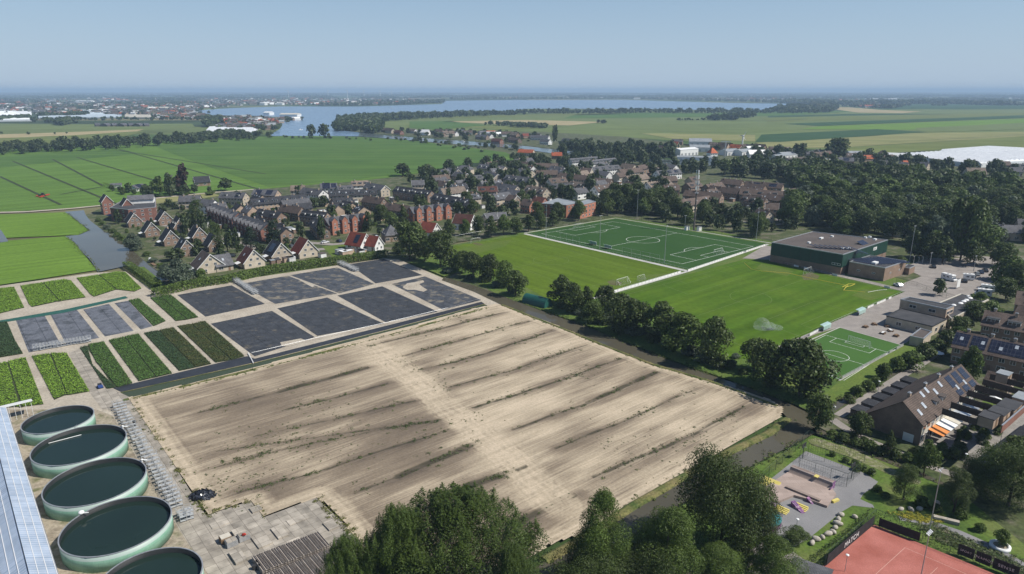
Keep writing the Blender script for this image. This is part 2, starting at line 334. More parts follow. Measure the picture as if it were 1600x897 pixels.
ribbon('ditch', [(1060,187.5),(1130,187),(1200,189),(1260,186)], 14, M['leaf_dark'], .3)
ribbon('ditch', [(1310,217),(1390,222),(1600,211),(1800,203)], 2.5, M['leaf_dark'], .35)
ribbon('ditch', [(850,199),(1000,203),(1180,210)], 2.5, M['leaf_dark'], .35)
# lake, river and canals
sheet('lake', [(300,173),(360,169),(440,166.3),(560,166.5),(690,162.5),(697,157.5),(800,156.2),(980,156),(1060,158.5),(1130,160.5),(1180,161.5),(1240,162),(1268,165),(1262,169),(1180,172),(1080,171.5),(1000,170),(900,170),(820,170),(800,176),(730,177.5),(650,177),(600,182),(540,185.5),(470,185),(400,181),(320,180),(310,176)], M['lake_water'], 0)
sheet('river', [(470,184),(545,184.5),(524,189),(521,197),(524,203),(562,207),(600,211),(650,215),(720,220),(800,226),(880,235),(950,243),(1050,250),(1200,255),(1300,262),(1400,271),(1500,281),(1640,292),(1640,303),(1500,287),(1400,278),(1300,269),(1200,262),(1050,257),(950,250),(880,242),(800,231),(720,226),(640,219),(560,213),(515,212.5),(417,212.5),(430,206),(437,202),(441,196),(440,190)], M['lake_water'], .05)
sheet('river', [(562,207),(600,211),(650,215),(720,220),(800,226),(880,235),(950,243),(1050,250),(1200,255),(1300,262),(1400,271),(1500,281),(1640,292),(1640,303),(1500,287),(1400,278),(1300,269),(1200,262),(1050,257),(950,250),(880,242),(800,231),(720,226),(640,219),(560,213)], M['river_water'], .12)
sheet('canal', [(101,331),(131,328.5),(134,336),(141,345),(158,358),(176,369),(196,381),(208,392),(228,410),(243,422),(258,432),(270,441),(262,446),(250,444),(226,423),(200,415),(153,425),(147,415),(139,404),(126,392),(117,379),(102,369),(124,367),(140,360),(127,350),(116,341)], M['canal_water'], .04)
sheet('canal', [(-5,355),(2,360),(13,377),(-5,380)], M['canal_water'], .04)
# settlement ground
sheet('town_ground', [(165,322),(260,306),(400,296),(560,283),(660,272),(760,258),(812,250),(900,243),(1000,253),(1200,262),(1400,278),(1640,302),(1640,470),(1560,500),(1420,560),(1300,640),(1190,605),(1110,560),(1070,540),(960,470),(810,365),(715,378),(640,410),(560,400),(400,425),(280,447),(258,432),(228,410),(196,381),(158,358),(141,345),(134,336)], M['mottled_grass'], -.02)
sheet('river_bank', [(560,214),(640,220),(800,232),(950,251),(1050,258),(1200,263),(1000,262),(900,250),(812,247),(790,239),(640,221),(520,213)], M['mottled_grass'], -.03)
sheet('river_bank', [(524,203),(600,210),(720,219),(800,225),(950,242),(1200,254),(1400,270),(1640,291),(1640,270),(1500,252),(1400,243),(1300,240),(1150,235),(980,214),(850,206),(700,205),(600,203)], M['mottled_grass'], -.03)
# nursery area: one sandy yard with paths showing between the beds
sheet('nursery_yard', [(-60,455),(150,426),(196,424),(240,455),(300,448),(600,404),(622,405),(700,438),(785,476),(778,482),(600,530),(390,585),(195,628),(210,660),(330,897),(250,930),(60,960),(-60,960)], M['sandpath'], .02)
# air: summer haze between the camera and the far land
def haze():
    b = MB(); b.box(-26000, 26000, -500, 32500, -2.0, 122); hm = bpy.data.materials.new('haze_air'); hm.use_nodes = True; n = hm.node_tree
    n.nodes.remove(n.nodes['Principled BSDF']); v = n.nodes.new('ShaderNodeVolumePrincipled')
    v.inputs['Color'].default_value = (.56,.77,1,1); v.inputs['Density'].default_value = 0.000115; v.inputs['Anisotropy'].default_value = .0
    n.links.new(v.outputs[0], n.nodes['Material Output'].inputs['Volume']); b.build('haze', hm, kind='stuff')
haze()
# ------------------------------------------------------------------ trees, bushes and hedges
def leaf_mesh(name, pos, nor, size, m, rg, aspect=.6):
    n = len(pos); r = rg.normal(size=(n,3)); t = np.cross(nor, r); t /= np.linalg.norm(t, axis=1)[:,None]+1e-9
    b = np.cross(nor, t); s = (size*rg.uniform(.6, 1.35, n))[:,None]
    v = np.stack([pos-t*s, pos-b*s*aspect+nor*s*.15, pos+t*s, pos+b*s*aspect+nor*s*.15], 1).reshape(-1,3).astype(np.float32)
    me = bpy.data.meshes.new(name); me.vertices.add(4*n); me.vertices.foreach_set('co', v.ravel())
    me.loops.add(4*n); me.loops.foreach_set('vertex_index', np.arange(4*n, dtype=np.int32))
    me.polygons.add(n); me.polygons.foreach_set('loop_start', np.arange(0,4*n,4,dtype=np.int32)); me.polygons.foreach_set('loop_total', np.full(n,4,dtype=np.int32))
    me.materials.append(m); me.update(); me.validate(); return me
def prof(shape, t):
    """crown radius (1 = widest) at relative crown height t"""
    if shape == 'round': return math.sqrt(max(0, 1-(2*t-1)**2))**.8
    if shape == 'dome': return (1-t**2.6)*(.72+.5*min(t,.4))
    if shape == 'oval': return max(0, math.sin(math.pi*min(1,(t*.94+.06))**.8))**.75
    if shape == 'cone': return (1-t)**.8*(.6+.4*min(1,t*6))+.03
    if shape == 'col': return (math.sin(math.pi*(t*.93+.05))**.45)
    if shape == 'spread': return (max(0, 1-(1.7*t-.7)**2))**.6
    return 1
def crown(name, shape, m, leaves, leaf, lobes, seed, cr=.36, c0=.22, lobe=.30, spiky=False, gap=.0):
    """crown of a 1-unit-high tree; cr = crown radius, c0 = crown base height"""
    rg = np.random.default_rng(seed); L = []
    for i in range(lobes):
        t = rg.uniform(.06, .93)**.85; a = rg.uniform(0, 2*math.pi); pr = prof(shape, t)*cr
        k = rg.uniform(.45, .92) if i % 4 else rg.uniform(0,.4); rr = lobe*cr*rg.uniform(.6,1.25)*(.55+.6*prof(shape,t))
        r = max(0, pr-rr*.55)*k**.5*rg.uniform(.85, 1.12)
        L.append((r*math.cos(a), r*math.sin(a), c0+(1-c0)*t, rr))
    L = np.array(L); w = L[:,3]**2; w /= w.sum()
    ix = rg.choice(len(L), leaves, p=w); d = rg.normal(size=(leaves,3)); d /= np.linalg.norm(d,axis=1)[:,None]
    d[:,2] = np.abs(d[:,2])*rg.choice([1,1,1,-1],leaves)
    rad = rg.uniform(.55,1.06,leaves)**.6; st = np.array([1,1,1.0])
    if spiky:
        q = rg.uniform(0,1,leaves); d[:,2] = q*3.6-1.2; f = np.clip((1-q**1.5)*.95,.04,1); d[:,0] *= f; d[:,1] *= f; rad = rad*0+rg.uniform(.7,1,leaves)
    pos = L[ix,:3]+d*(L[ix,3]*rad)[:,None]
    # loose outer sprays break the outline
    no = d*np.array([1,1,.8])+rg.normal(size=(leaves,3))*.55+np.array([0,0,.25]); no /= np.linalg.norm(no,axis=1)[:,None]
    rr_ = np.hypot(pos[:,0], pos[:,1]); pos[:,:2] *= cr/np.percentile(rr_, 97); z1 = np.percentile(pos[:,2], 99.3); pos[:,2] = c0+(pos[:,2]-c0)*(1-c0)/(z1-c0)
    pos[:,2] = np.clip(pos[:,2], c0*.55, 1.03)
    return leaf_mesh(name, pos, no, np.full(leaves, leaf), m, rg)
def trunk(name, seed, cr=.36, c0=.22, r=.02, limbs=5):
    rg = random.Random(seed); b = MB(); top = (rg.uniform(-.02,.02), rg.uniform(-.02,.02), .72)
    b.tube((0,0,-.01), (0,0,c0), r*1.25, r, 7); b.tube((0,0,c0), top, r, r*.35, 6)
    for i in range(limbs):
        a = 2*math.pi*i/limbs+rg.uniform(-.4,.4); z = c0+.06+.09*i*.6; b.tube((0,0,z), (cr*.62*math.cos(a), cr*.62*math.sin(a), z+.2+rg.uniform(0,.1)), r*.5, r*.15, 5)
    return b.mesh(name, M['bark'], True)
KINDS = {}   # kind: [(crown mesh, trunk mesh, crown radius), ...] per LOD
def kind(k, shape, leafm, cr, c0, lobes, near=7000, mid=1500, low=420, lobe=.33, spiky=False, var=2, tr=.02):
    out = {}
    for lod, n in (('near', near), ('mid', mid), ('low', low)):
        if not n: continue
        lf = cr*(1.25 if n > 8000 else 1.45)/math.sqrt(n/10.); vs = []
        for v in range(var if lod != 'near' else 1):
            sd = abs(hash((shape, k.__len__(), v, lod.__len__())))%9999+len(k)*31+v*7
            nl = lobes if lod == 'near' else int(lobes*.7) if lod == 'mid' else max(9, int(lobes*.4))
            vs.append((crown(k+'_crown', shape, M[leafm], n, lf, nl, sd, cr, c0, lobe*{'near':1,'mid':1.12,'low':1.3}[lod], spiky), trunk(k+'_trunk', sd, cr, c0, tr), cr))
        out[lod] = vs
    KINDS[k] = out
kind('broad', 'round', 'leaf_dark', .46, .06, 60, near=45000, mid=4200, low=700)
kind('broad_mid', 'oval', 'leaf_mid', .42, .06, 60, near=45000, mid=4200, low=700)
kind('light', 'round', 'leaf_light', .46, .12, 40, near=9000, mid=2600, low=450)
kind('willow', 'dome', 'leaf_grey', .52, .06, 44, near=0, mid=3200, low=500)
kind('copper', 'oval', 'leaf_copper', .38, .10, 36, near=0, mid=2600, low=450)
kind('oval', 'oval', 'leaf_dark', .30, .07, 36, near=22000, mid=2600, low=450)
kind('poplar', 'col', 'leaf_dark', .17, .08, 34, near=0, mid=2400, low=450, lobe=.5, tr=.013)
kind('conifer', 'cone', 'leaf_conifer', .24, .05, 44, near=0, mid=2600, low=420, lobe=.36)
kind('spiky', 'dome', 'leaf_shoot', .44, .0, 420, near=150000, mid=0, low=0, lobe=.15, spiky=True)
kind('bush', 'dome', 'leaf_mid', .62, .0, 26, near=0, mid=1500, low=320, lobe=.42)
kind('bush_dark', 'dome', 'leaf_dark', .62, .0, 26, near=0, mid=1500, low=320, lobe=.42)
kind('bush_yellow', 'dome', 'leaf_light', .62, .0, 26, near=0, mid=1400, low=0, lobe=.42)
kind('bush_grey', 'dome', 'leaf_grey', .62, .0, 26, near=0, mid=1400, low=300, lobe=.42)
TNAME = {'poplar':'poplar_tree', 'conifer':'conifer_tree', 'willow':'willow_tree'}
n_tree = [0]
def tree(k, p, h, w=None, label='', group=None, lod=None):
    """a tree of height h and crown width w, standing at world point p"""
    dist = p.y; lod = lod or ('near' if dist < 130 else 'mid' if dist < 520 else 'low')
    if lod not in KINDS[k]: lod = 'mid' if 'mid' in KINDS[k] else list(KINDS[k])[0]
    cm, tm, cr = pick(rnd, KINDS[k][lod]); w = w or 2*cr*h; sx = w/(2*cr*1.04)
    isb = k.startswith('bush'); nm = 'bush' if isb else TNAME.get(k, 'tree'); n_tree[0] += 1
    t = link(nm, None, None, (p.x, p.y, 0), rnd.uniform(0, 6.28), label, 'bush' if isb else 'tree', group, scale=(sx, sx, h*.97))
    if isb: link('foliage', cm, t)
    else: link('crown', cm, t); link('trunk', tm, t)
    return t
def tpx(k, x, yb, yt, w, label, group=None, lod=None):
    """tree with its foot at photo pixel (x, yb), its top on row yt and a crown w pixels wide"""
    p = P(x, yb); h = hgt(p, yt); return tree(k, p, h, wid(w, p, h/2), label, group, lod)
def hedge(name, px, w, h, m, label, n=None, leaf=.22, cat='hedge', group=None, world=False):
    pts = [Vector((*p,0)) if world else P(*p) for p in px]; rg = np.random.default_rng(len(px)*7+int(abs(px[0][0]))); ps = []; no = []
    for a, b in zip(pts[:-1], pts[1:]):
        L = (b-a).length; d = (b-a).normalized(); nn = Vector((-d.y, d.x, 0)); k = int((n or 40)*L)
        t = rg.uniform(0, L, k); s = rg.uniform(-1,1,k); u = rg.uniform(0,1,k); top = rg.uniform(0,1,k) < .45
        s = np.where(top, s, np.sign(s)*rg.uniform(.85,1.08,k)); z = np.where(top, rg.uniform(.86,1.08,k), u)*h
        ps.append(np.array(a)[None]+t[:,None]*np.array(d)[None]+(s*w/2)[:,None]*np.array(nn)[None]+z[:,None]*np.array([[0,0,1]]))
        q = (s*(~top))[:,None]*np.array(nn)[None]+top[:,None]*np.array([[0,0,1.]])+rg.normal(size=(k,3))*.4
        no.append(q/np.linalg.norm(q,axis=1)[:,None])
    ps = np.concatenate(ps); no = np.concatenate(no); c = ps.mean(0); c[2] = 0
    me = leaf_mesh(name, ps-c, no, np.full(len(ps), leaf), m, rg)
    return link(name, me, None, tuple(c), label=label, cat=cat, group=group)
def area_leaves(name, polys, dens, hlo, hhi, leaf, m, seed=1, clump=None, **k):
    """low plants spread over polygons given in world points: one object"""
    rg = np.random.default_rng(abs(seed)); P_ = []
    for poly in polys:
        a = np.array([(p[0], p[1]) for p in poly]); lo, hi = a.min(0), a.max(0); n = int((hi-lo).prod()*dens)
        q = rg.uniform(lo, hi, (n,2)); ins = np.zeros(n, bool); j = len(a)-1
        for i in range(len(a)):
            c = ((a[i,1] > q[:,1]) != (a[j,1] > q[:,1])) & (q[:,0] < (a[j,0]-a[i,0])*(q[:,1]-a[i,1])/(a[j,1]-a[i,1]+1e-12)+a[i,0]); ins ^= c; j = i
        P_.append(q[ins])
    q = np.concatenate(P_); n = len(q); z = rg.uniform(hlo, hhi, n); c = q.mean(0)
    no = rg.normal(size=(n,3))*.45+np.array([0,0,1.]); no /= np.linalg.norm(no,axis=1)[:,None]
    return link(name, leaf_mesh(name, np.column_stack([q-c, z]), no, np.full(n, leaf), m, rg), None, (c[0],c[1],0), **k)
# ------------------------------------------------------------------ nursery: beds, black sheeting, sand field
def crop(name, cols, leaf='leaf_light'):
    return mat('crop_'+name, cols, .8, .85, .15, coord='World', fine=(5,.3), bump=.9, bscale=6)
lf_b = mat('crop_leaf_bright', [(.12,.225,.022),(.19,.30,.038)], .6, .7, coord='World', isl=.35)
lf_m = mat('crop_leaf_green', [(.055,.115,.022),(.085,.155,.034)], .6, .7, coord='World', isl=.35)
lf_d = mat('crop_leaf_dark', [(.030,.062,.026),(.050,.088,.034)], .6, .7, coord='World', isl=.35)
lf_r = mat('crop_leaf_reddish', [(.042,.07,.02),(.085,.085,.028)], .3, .7, coord='World', isl=.35)
soil = mat('bed_soil', [(.03,.045,.018), (.05,.06,.025)], .5, .95, coord='World')
def bed(px, m, label, h=.45, dens=26, leaf=.17, split=None):
    """one planting bed: dark ground sheet and a crop standing on it (nobody could count the plants)"""
    pts = [P(*p) for p in px]; b = MB(); b.prism([(p.x, p.y) for p in pts], .0, h*.35)
    o = area_leaves('crop', [pts], dens, h*.5, h*1.1, leaf, m, seed=int(px[0][0])+3, kind='stuff', label=label, cat='crop')
    c = o.location.copy(); b.v = [(x-c.x, y-c.y, z) for x, y, z in b.v]; b.build('soil', soil, o)
    return o
bed([(-40,455),(0,451),(22,449),(38,481),(0,490),(-40,497)], lf_b, 'bright green crop in the bed at the left picture edge beside the pasture')
bed([(32,447),(66,442),(92,471),(50,480),(45,475)], lf_b, 'bright green crop in the left half of the second bed below the pasture')
bed([(68,441.5),(100,437),(111,439),(134,465),(94,471)], lf_b, 'bright green crop in the right half of the second bed below the pasture')
bed([(120,435),(153,430),(181,453),(147,464),(141,460)], lf_b, 'bright green crop in the left half of the bed by the canal')
bed([(155,429.5),(182,425),(196,426),(221,451),(210,456),(183,453)], lf_b, 'bright green crop in the right half of the bed by the canal')
bed([(-40,575),(0,568),(11,566),(31,636),(0,638),(-40,642)], lf_b, 'bright green crop beside the greenhouse roof at the left edge')
bed([(13,565),(40,559),(68,632),(36,636)], lf_b, 'bright green crop strip right of the leftmost lower bed')
bed([(50,557),(77,553),(104,617),(85,625)], lf_b, 'bright green crop in the left half of the bed above the first tank')
bed([(80,552.5),(104,552),(140,612),(106,618)], lf_b, 'bright green crop in the right half of the bed above the first tank')
bed([(-20,505),(0,504),(11,503),(24,533),(36,553),(0,559),(-20,562)], lf_d, 'very dark shrubs in the bed at the left edge beside the grey beds')
bed([(201,470),(217,467),(259,502),(240,510)], lf_m, 'mid green crop strip beside the half empty grey bed')
bed([(235,466),(249,464),(291,500),(275,502)], lf_m, 'green crop strip left of the black sheeting')
bed([(250.5,463.5),(267,461),(310,496),(293,499.5)], lf_m, 'green crop strip touching the black sheeting')
bed([(125,544),(136,541),(145,571),(181,606),(167,608)], lf_d, 'dark crop strip beside the wide paved lane above the tanks')
bed([(138,539),(162,534),(207,599),(184,606),(150,566)], lf_m, 'wide mid green crop strip beside the wide paved lane')
bed([(170,532),(193,527),(243,590),(217,596)], lf_m, 'green crop strip left half of the second lower bed')
bed([(195,526.5),(216,522),(269,584),(245,589.5)], lf_m, 'green crop strip right half of the second lower bed')
bed([(225,521),(247,517),(304,575),(280,580)], lf_d, 'dark green crop in the left half of the third lower bed')
bed([(249,516.5),(271,512),(330,569),(306,574.5)], lf_r, 'brownish green crop in the right half of the third lower bed')
bed([(277,510),(298,507),(360,563),(337,567)], lf_r, 'patchy brown green crop beside the black sheeting corner')
bed([(300,506.5),(320,502),(382,557),(362,562.5)], lf_r, 'brown tinged crop strip ending at the black lined ditch')
for a, b_ in (((67,441.7),(93,471.5)),((154,429.7),(182,453.2)),((12,565.7),(33.5,637)),((78.5,552.7),(105,617.5)),((137,540.5),(182.5,606)),((194,526.7),(244,590)),((248,516.7),(305,574.7)),((299,506.7),(361,562.7)),((250,463.7),(292,499.8))): ribbon('bed_gap', [a, b_], 1.1, soil, .06)
# black ground cloth
def cloth(name, c1, c2, dust, amt=.5):
    if name in MATS: return MATS[name]
    m = mat(name, [c1, c2], .35, .7, .2, coord='World', fine=(2.6,.3), bump=1, bscale=1.4, detail=9); n = m.node_tree; L = n.links; bs = n.nodes['Principled BSDF']
    src = bs.inputs['Base Color'].links[0].from_socket; g = n.nodes.new('ShaderNodeNewGeometry')
    nz = n.nodes.new('ShaderNodeTexNoise'); nz.inputs['Scale'].default_value = .2; nz.inputs['Detail'].default_value = 9; nz.inputs['Roughness'].default_value = .65; L.new(g.outputs['Position'], nz.inputs[0])
    mr = n.nodes.new('ShaderNodeMapRange'); mr.inputs[1].default_value = .66-amt*.18; mr.inputs[2].default_value = .76-amt*.14; L.new(nz.outputs[0], mr.inputs[0])
    mx = n.nodes.new('ShaderNodeMixRGB'); mx.inputs[2].default_value = (*dust,1); L.new(mr.outputs[0], mx.inputs[0]); L.new(src, mx.inputs[1])
    # seams of the sheeting, laid parallel to the beds
    mp = n.nodes.new('ShaderNodeMapping'); mp.inputs['Rotation'].default_value = (0,0,-R(40)); L.new(g.outputs['Position'], mp.inputs[0])
    br = n.nodes.new('ShaderNodeTexBrick'); br.inputs['Scale'].default_value = 1; br.inputs['Brick Width'].default_value = 5.3; br.inputs['Row Height'].default_value = 60; br.inputs['Mortar Size'].default_value = .07
    L.new(mp.outputs[0], br.inputs[0]); m2 = n.nodes.new('ShaderNodeMixRGB'); m2.inputs[2].default_value = (.012,.012,.014,1)
    f = n.nodes.new('ShaderNodeMath'); f.operation='MULTIPLY'; f.inputs[1].default_value = .8; L.new(br.outputs['Fac'], f.inputs[0]); L.new(f.outputs[0], m2.inputs[0]); L.new(mx.outputs[0], m2.inputs[1])
    L.new(m2.outputs[0], bs.inputs['Base Color']); return m
ck = cloth('black_cloth', (.034,.037,.042), (.062,.066,.075), (.13,.115,.09), .5); cd = cloth('dusty_black_cloth', (.042,.046,.054), (.088,.095,.108), (.22,.195,.15), .8)
cg = cloth('grey_cloth', (.10,.107,.125), (.16,.168,.19), (.055,.06,.066), .9)
for px, m in [([(277,461),(362,446),(414,475),(321,495)], ck), ([(374,444),(450,431),(527,459),(430,475)], cd), ([(453,430),(527,418),(585,444),(530,458.5)], cd),
              ([(545,413),(600,404.5),(660,430),(587,443)], ck),
              ([(329,506),(425,486),(492,527),(398,557)], ck), ([(433,482),(511,465),(600,506),(496,525)], ck),
              ([(527,462),(597,447.5),(684,487),(603,504)], ck), ([(612,444),(664,432),(752,469),(692,484)], cd),
              ([(25,501),(69,492),(96,540),(45,551)], cg), ([(79,492),(120,484),(155,528),(104,539)], cg), ([(130,484),(170,475),(209,517),(164,526)], cg),
              ([(179,474),(200,470),(238,510),(220,515)], cg)]:
    sheet('ground_cloth', px, m, .05)
for px in [[(636,462),(660,441)],]: pass
sheet('sand_patch', [(629,449),(636,443),(648,441),(661,438),(663,441),(655,444),(661,449),(668,453),(662,456),(648,453),(636,453)], M['sandpath'], .06)
sheet('sand_patch', [(438,535),(470,529),(480,533),(455,541),(440,541)], M['sandpath'], .06)
sheet('sand_patch', [(468,438),(472,437),(492,447),(488,449)], M['sandpath'], .06)

# ditches of the nursery
sheet('ditch_lining', [(177,607),(386,557),(398,561),(605,509),(752,472),(757,475),(606,515),(400,566),(190,613)], mat('pond_liner', [(.02,.02,.022),(.04,.04,.044)], .4, .45, .5, coord='World'), .12)
sheet('ditch_water', [(188,613.5),(400,567),(606,516),(757,475.5),(764,479),(606,523),(395,577),(193,625)], M['green_water'], .06)
ribbon('ditch_bank', [(189,613.8),(400,567.3),(606,516.3),(757,475.8)], .5, M['bank'], .13)
ribbon('ditch_bank', [(192,626),(300,601),(395,578),(500,552),(606,524),(700,498),(765,480)], 1.6, M['bank'], .12)
net = mat('green_net', [(.02,.085,.065),(.03,.11,.085)], .5, .7, coord='World')
sheet('ditch_cover', [(-40,510),(0,501),(100,484),(196,463),(200,466),(100,489),(0,505),(-40,514)], net, .10)
sheet('concrete_lane', [(107,551),(124,546),(166,608),(176,608),(200,621),(205,640),(160,640),(139,612)], M['concrete'], .05)
# the sand field: a fine grid whose height and wetness follow the real planting strips
STRIPS = [((577,542),(787,488),1),((604,564),(790,511),1),((790,511),(828,502),.8),((641,582),(760,553),1.1),((760,553),(862,517),1.1),((685,610),(800,579),.9),((800,579),(915,539),1),
 ((740,637),(850,604),1.1),((850,604),(969,560),1.2),((800,672),(920,630),1),((920,630),(1031,580),1.4),((868,702),(980,655),.9),((980,655),(1090,607),.8),((925,745),(1060,690),1.1),((1060,690),(1165,636),.9),
 ((310,645),(440,612),.8),((440,612),(571,575),1.6),((440,642),(520,622),.7),((520,622),(605,600),.9),((400,682),(520,655),.7),((520,655),(650,626),1),((345,705),(520,680),.6),((520,680),(710,655),1),
 ((375,770),(520,730),.8),((520,730),(700,672),.9),((552,772),(620,745),1.0),((620,745),(747,690),1.8),((735,760),(817,730),2.2),((807,820),(895,775),1.7),((300,740),(430,705),.5),((430,705),(690,655),.6)]
TRK = ((560,520),(880,790))
def seg_d(X, Y, a, b):
    ax, ay, bx, by = a.x, a.y, b.x, b.y; dx, dy = bx-ax, by-ay; L = math.hypot(dx, dy)
    t = ((X-ax)*dx+(Y-ay)*dy)/(L*L); tc = np.clip(t, 0, 1); px, py = X-ax-tc*dx, Y-ay-tc*dy
    side = (X-ax)*(-dy/L)+(Y-ay)*(dx/L); return np.hypot(px, py), side
def vnoise(X, Y, s, seed):
    rg = np.random.default_rng(seed); G = rg.uniform(-1,1,(64,64)); x = X/s; y = Y/s; xi = np.floor(x).astype(int); yi = np.floor(y).astype(int); fx = x-xi; fy = y-yi
    fx = fx*fx*(3-2*fx); fy = fy*fy*(3-2*fy); g = lambda i, j: G[i % 64, j % 64]
    return (g(xi,yi)*(1-fx)+g(xi+1,yi)*fx)*(1-fy)+(g(xi,yi+1)*(1-fx)+g(xi+1,yi+1)*fx)*fy
def sand_field():
    pxs = [(198,622),(300,598),(400,573),(520,541),(640,510),(740,482),(776,475),(790,478),(870,508),(940,537),(1012,566),(1100,592),(1160,610),(1205,625),(1226,638),(1222,652),(1180,678),(1100,722),(1000,785),(905,838),(860,853),(800,890),(700,935),(560,960),(560,848),(520,800),(494,779),(412,809),(391,784),(322,807),(300,775),(240,680)]
    poly = [P(*p) for p in pxs]; c40, s40 = math.cos(G_), math.sin(G_)
    U = [p.x*c40+p.y*s40 for p in poly]; V = [-p.x*s40+p.y*c40 for p in poly]
    du = dv = .55; u = np.arange(min(U), max(U), du); v = np.arange(min(V), max(V), dv); UU, VV = np.meshgrid(u, v)
    X = UU*c40-VV*s40; Y = UU*s40+VV*c40
    a = np.array([(p.x,p.y) for p in poly]); ins = np.zeros(X.shape, bool); j = len(a)-1; ed = np.full(X.shape, 1e9)
    for i in range(len(a)):
        c = ((a[i,1] > Y) != (a[j,1] > Y)) & (X < (a[j,0]-a[i,0])*(Y-a[i,1])/(a[j,1]-a[i,1]+1e-12)+a[i,0]); ins ^= c
        d, _ = seg_d(X, Y, Vector((*a[j],0)), Vector((*a[i],0))); ed = np.minimum(ed, d); j = i
    w1 = vnoise(X, Y, 9, 1); w2 = vnoise(UU, VV*3, 7, 2); w3 = vnoise(X, Y, 2.2, 3); w4 = vnoise(UU*.25, VV*2.2, 1.6, 4)
    Xd, Yd = X+w1*.7+w3*.35, Y+w3*.35; wet = np.zeros(X.shape); soft = np.zeros(X.shape); furrow = np.zeros(X.shape)
    for p, q, k in STRIPS:
        d, sd = seg_d(Xd, Yd, P(*p), P(*q)); wd = .55*k*(1.7 if k >= 1.4 else 1)
        wet = np.maximum(wet, np.exp(-(np.maximum(0, d-wd*.5)/(.16+.12*k))**2)*min(1, .66+.25*k)*(.85+.35*w3))
        d2 = np.where(sd < 0, d/2.6, d/1.3); soft = np.maximum(soft, np.exp(-d2**2*.6)*min(1,.45+.35*k)*(.75+.5*w2)); furrow = np.maximum(furrow, np.exp(-(d/.9)**2)*k)
    dt, sdt = seg_d(Xd, Yd, P(*TRK[0]), P(*TRK[1])); tr = np.clip(1-np.maximum(0, dt-3.2)/2.5, 0, 1)
    edge = np.clip(1-np.maximum(0, ed-2.8)/2.2, 0, 1)
    # ground between the tyre lanes carries darker soil, mostly left of the cross track
    left = np.clip((sdt*1.0-3)/10, 0, 1) if True else 0
    base = .05+.22*(.5+.5*vnoise(UU*.3, VV, 3.2, 5))+.12*w1+.25*np.clip(vnoise(X,Y,24,6),0,1)
    lf = (sdt > 0) if seg_d(np.array([P(400,700).x]), np.array([P(400,700).y]), P(*TRK[0]), P(*TRK[1]))[1][0] > 0 else (sdt < 0)
    dark = base+soft*.40+.22*lf*np.clip(dt/9-.4,0,1)
    dark = dark*(1-.85*tr*(1-.35*np.clip(w1,0,1)))*(1-.75*edge); wet = wet*(1-.6*tr*(soft<.9))*(1-edge)
    rut = np.zeros(X.shape)
    for q_, rr in ((ed,(1.1,1.5,2.9,3.3,4.5)),(np.abs(dt+.35*w1),(.9,1.5,2.7,3.2,4.3))):
        for r0 in rr: rut = np.maximum(rut, np.exp(-((q_-r0)/.2)**2)*(.6+.5*w3))
    dark = np.clip(dark+.10*w4+.22*rut, 0, 1)
    Z = .14+.05*w1+.10*soft*(1-tr)-.16*np.minimum(furrow,1.4)*(1-tr)+.03*w3+.05*w4*.5
    # tyre ruts along the edge lanes and the cross track
    for dd, sgn in ((ed, 1), (np.abs(dt), 1)):
        for r0 in (1.3, 3.1, 4.6): Z -= .05*np.exp(-((dd-r0)/.28)**2)
    idx = -np.ones(X.shape, int); nz = np.nonzero(ins.ravel())[0]; idx.ravel()[nz] = np.arange(len(nz))
    A, B, Cc, D = idx[:-1,:-1], idx[:-1,1:], idx[1:,1:], idx[1:,:-1]; ok = (A>=0)&(B>=0)&(Cc>=0)&(D>=0)
    F = np.stack([A[ok],B[ok],Cc[ok],D[ok]],1)
    me = bpy.data.meshes.new('sand_field'); me.from_pydata(np.column_stack([X.ravel()[nz], Y.ravel()[nz], Z.ravel()[nz]]).tolist(), [], F.tolist())
    ca = me.color_attributes.new('soil', 'FLOAT_COLOR', 'POINT'); arr = np.zeros((len(nz),4), np.float32); arr[:,0] = dark.ravel()[nz]; arr[:,1] = np.clip(wet.ravel()[nz],0,1); arr[:,2] = tr.ravel()[nz]; arr[:,3] = 1
    ca.data.foreach_set('color', arr.ravel()); me.polygons.foreach_set('use_smooth', [True]*len(F)); me.update()
    m = bpy.data.materials.new('sandy_soil'); m.use_nodes = True; n = m.node_tree; L = n.links; bs = n.nodes['Principled BSDF']; bs.inputs['Roughness'].default_value=.95; bs.inputs['Specular IOR Level'].default_value=.1
    at = n.nodes.new('ShaderNodeAttribute'); at.attribute_name = 'soil'; sp = n.nodes.new('ShaderNodeSeparateColor'); L.new(at.outputs['Color'], sp.inputs[0])
    r1 = n.nodes.new('ShaderNodeValToRGB'); e = r1.color_ramp.elements; e[0].color=(.52,.43,.315,1); e[1].color=(.105,.083,.065,1); q=e.new(.2); q.color=(.41,.34,.245,1); q=e.new(.5); q.color=(.215,.172,.125,1)
    g = n.nodes.new('ShaderNodeNewGeometry'); mp = n.nodes.new('ShaderNodeMapping'); mp.inputs['Rotation'].default_value=(0,0,-G_); L.new(g.outputs['Position'], mp.inputs[0]); m1 = mp; mp = n.nodes.new('ShaderNodeMapping'); L.new(m1.outputs[0], mp.inputs[0]); mp.inputs['Scale'].default_value=(.05,2.2,1)
    t1 = n.nodes.new('ShaderNodeTexNoise'); t1.inputs['Scale'].default_value=1.1; t1.inputs['Detail'].default_value=6; L.new(mp.outputs[0], t1.inputs[0])
    ad = n.nodes.new('ShaderNodeMath'); ad.operation='MULTIPLY_ADD'; L.new(t1.outputs[0], ad.inputs[0]); ad.inputs[1].default_value=.55; L.new(sp.outputs[0], ad.inputs[2])
    su = n.nodes.new('ShaderNodeMath'); su.operation='SUBTRACT'; L.new(ad.outputs[0], su.inputs[0]); su.inputs[1].default_value=.255; L.new(su.outputs[0], r1.inputs[0])
